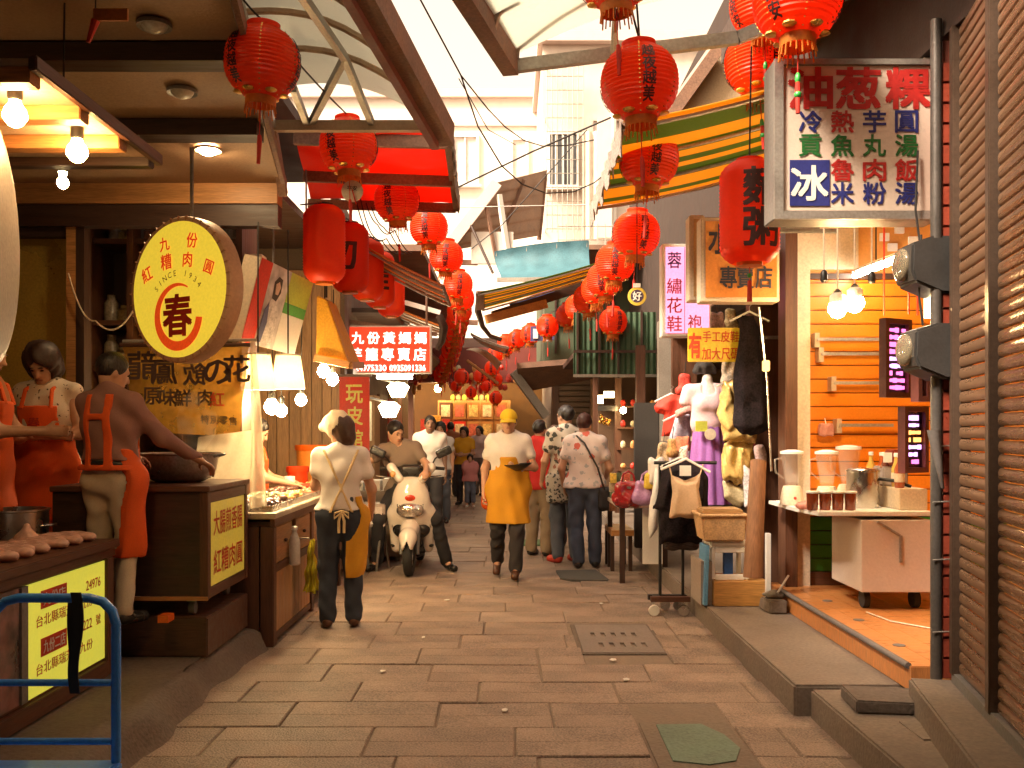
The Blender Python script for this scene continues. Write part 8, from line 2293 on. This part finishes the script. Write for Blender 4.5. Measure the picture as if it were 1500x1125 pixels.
s.ell(sx(0, .0, .3), (.06, .24, .15), k=.015, op='sub'); sdf_obj('front_fender', s, PAINT, t, .0105, local=False)
for q in (-1, 1): MB().tube([sx(q * .085, .14, .5), sx(q * .085, .03, .22)], .022, 8).build('fork', GREYM, t, smooth=60)
s = Sdf(); s.cone(sx(-.16, .3, 1.06), sx(.16, .3, 1.06), .055, .055, .04).rbox(sx(0, .26, 1.07), (.11, .07, .065), .04, k=.04).cone(sx(0, .3, .95), sx(0, .32, 1.04), .06, .06, .04)
sdf_obj('handlebar_cover', s, SMOKE, t, .0105, local=False)
for q in (-1, 1):
    s = Sdf(); s.cone(sx(q * .12, .2, .99), sx(q * .21, .24, 1.11), .045, .05, .03); sdf_obj('handlebar_fairing', s, PAINT, t, .0105, local=False)
    MB().ball(sx(q * .185, .165, 1.04), (.03, .015, .035), 10, 6).build('indicator', mat('clear_orange_lens', (.7, .35, .12), rough=.1), t, smooth=60)
    MB().tube([sx(q * .24, .3, 1.1), sx(q * .34, .34, 1.09)], .018, 8).build('grip', RUBBER, t, smooth=60)
    MB().tube([sx(q * .2, .28, 1.1), sx(q * .25, .24, 1.2), sx(q * .31, .22, 1.245)], .009, 6).build('mirror_stalk', BLACK, t, smooth=60)
    s = Sdf(); s.rbox(sx(q * .345, .2, 1.27), (.085, .022, .045), .02, Matrix.Rotation(R(-q * 25), 3, 'Y')); sdf_obj('mirror', s, SMOKE, t, .0095, local=False)
    MB().tube([sx(q * .2, .22, 1.0), sx(q * .36, .2, 1.02)], .006, 6).build('brake_lever', STEEL, t)
hl = [(-.13, .665), (.13, .665), (.115, .59), (.07, .545), (0, .535), (-.07, .545), (-.115, .59)]
s = Sdf().ell(sx(0, .125, .665), (.145, .06, .08), k=.03); sdf_obj('headlamp', s, mat('headlamp_glass', (.55, .5, .45), rough=.06, metal=.8, var=.6, scale=14, fine=30, bump=.6), t, .0095, local=False)
MB().tube([sx(a * 1.05, .082 + abs(a) * .45, b + .06) for a, b in hl + hl[:1]], .006, 6).build('headlamp_trim', BLACK, t)
MB().ball(sx(0, .115, .795), (.055, .014, .034), 16, 8).build('badge', mat('red_badge', (.6, .05, .02), rough=.25), t, smooth=60)
MB().box(SXC - .045, SXC + .045, SYC + .13, SYC + .17, .87, .88).build('vent', BLACK, t); MB().box(SXC - .035, SXC + .035, SYC + .14, SYC + .19, .9, .91).build('vent', BLACK, t)
s = Sdf(); s.cone(sx(0, .75, .5), sx(0, 1.35, .62), .13, .11, .06).cone(sx(0, .7, .42), sx(0, 1.25, .42), .13, .12, .06); sdf_obj('rear_body', s, PAINT, t, .0125, local=False)
s = Sdf(); s.rbox(sx(0, .98, .74), (.13, .33, .05), .045); sdf_obj('seat', s, BLACK, t, .0125, local=False)
MB().tube([sx(.1, .85, .25), sx(.14, 1.1, .26), sx(.15, 1.5, .32)], [.025, .04, .045], 10).build('exhaust', GREYM, t, smooth=60)
MB().tube([sx(-.08, .7, .2), sx(-.16, .72, .03)], .01, 6).build('side_stand', GREYM, t)
MB().box(SXC - .09, SXC + .09, SYC + 1.44, SYC + 1.45, .5, .6).build('number_plate', WHITE, t)

for q in (-1, 1):
    MB().tube([sx(q * .11, .125, .72), sx(q * .19, .2, .6), sx(q * .2, .24, .48), sx(q * .13, .2, .5)], .005, 6).build('panel_seam', SMOKE, t, smooth=60)
    MB().ball(sx(q * .2, .33, .28), (.03, .05, .02), 8, 6).build('footrest', RUBBER, t, smooth=60)
MB().tube([sx(-.1, .24, 1.0), sx(-.02, .2, .97), sx(.1, .24, 1.0)], .006, 6).build('panel_seam', SMOKE, t, smooth=60)

# ------------------------------------------------------------------ steam over the bowl
t = MB().lathe([(.05, 0), (.12, .1), (.13, .22), (.09, .34), (.02, .4)], 14, (P(263, 0, 6.18).x + .1, 6.22, 1.37)).build('steam', MATS.get('x') or mat('tmp', (1, 1, 1)), smooth=60)
m = bpy.data.materials.new('steam'); m.use_nodes = True; nt = m.node_tree; nt.nodes.clear()
o_ = nt.nodes.new('ShaderNodeOutputMaterial'); v_ = nt.nodes.new('ShaderNodeVolumePrincipled'); v_.inputs['Color'].default_value = (.95, .9, .85, 1)
nz = nt.nodes.new('ShaderNodeTexNoise'); nz.inputs['Scale'].default_value = 7
mr = nt.nodes.new('ShaderNodeMapRange'); mr.inputs['From Min'].default_value = .45; mr.inputs['From Max'].default_value = .75; mr.inputs['To Max'].default_value = 3.0
tc = nt.nodes.new('ShaderNodeTexCoord'); nt.links.new(tc.outputs['Object'], nz.inputs['Vector']); nt.links.new(nz.outputs[0], mr.inputs['Value']); nt.links.new(mr.outputs[0], v_.inputs['Density']); nt.links.new(v_.outputs[0], o_.inputs['Volume'])
t.data.materials.clear(); t.data.materials.append(m)
tag(t, 'thin steam rising from the big bowl', 'steam', kind='stuff')
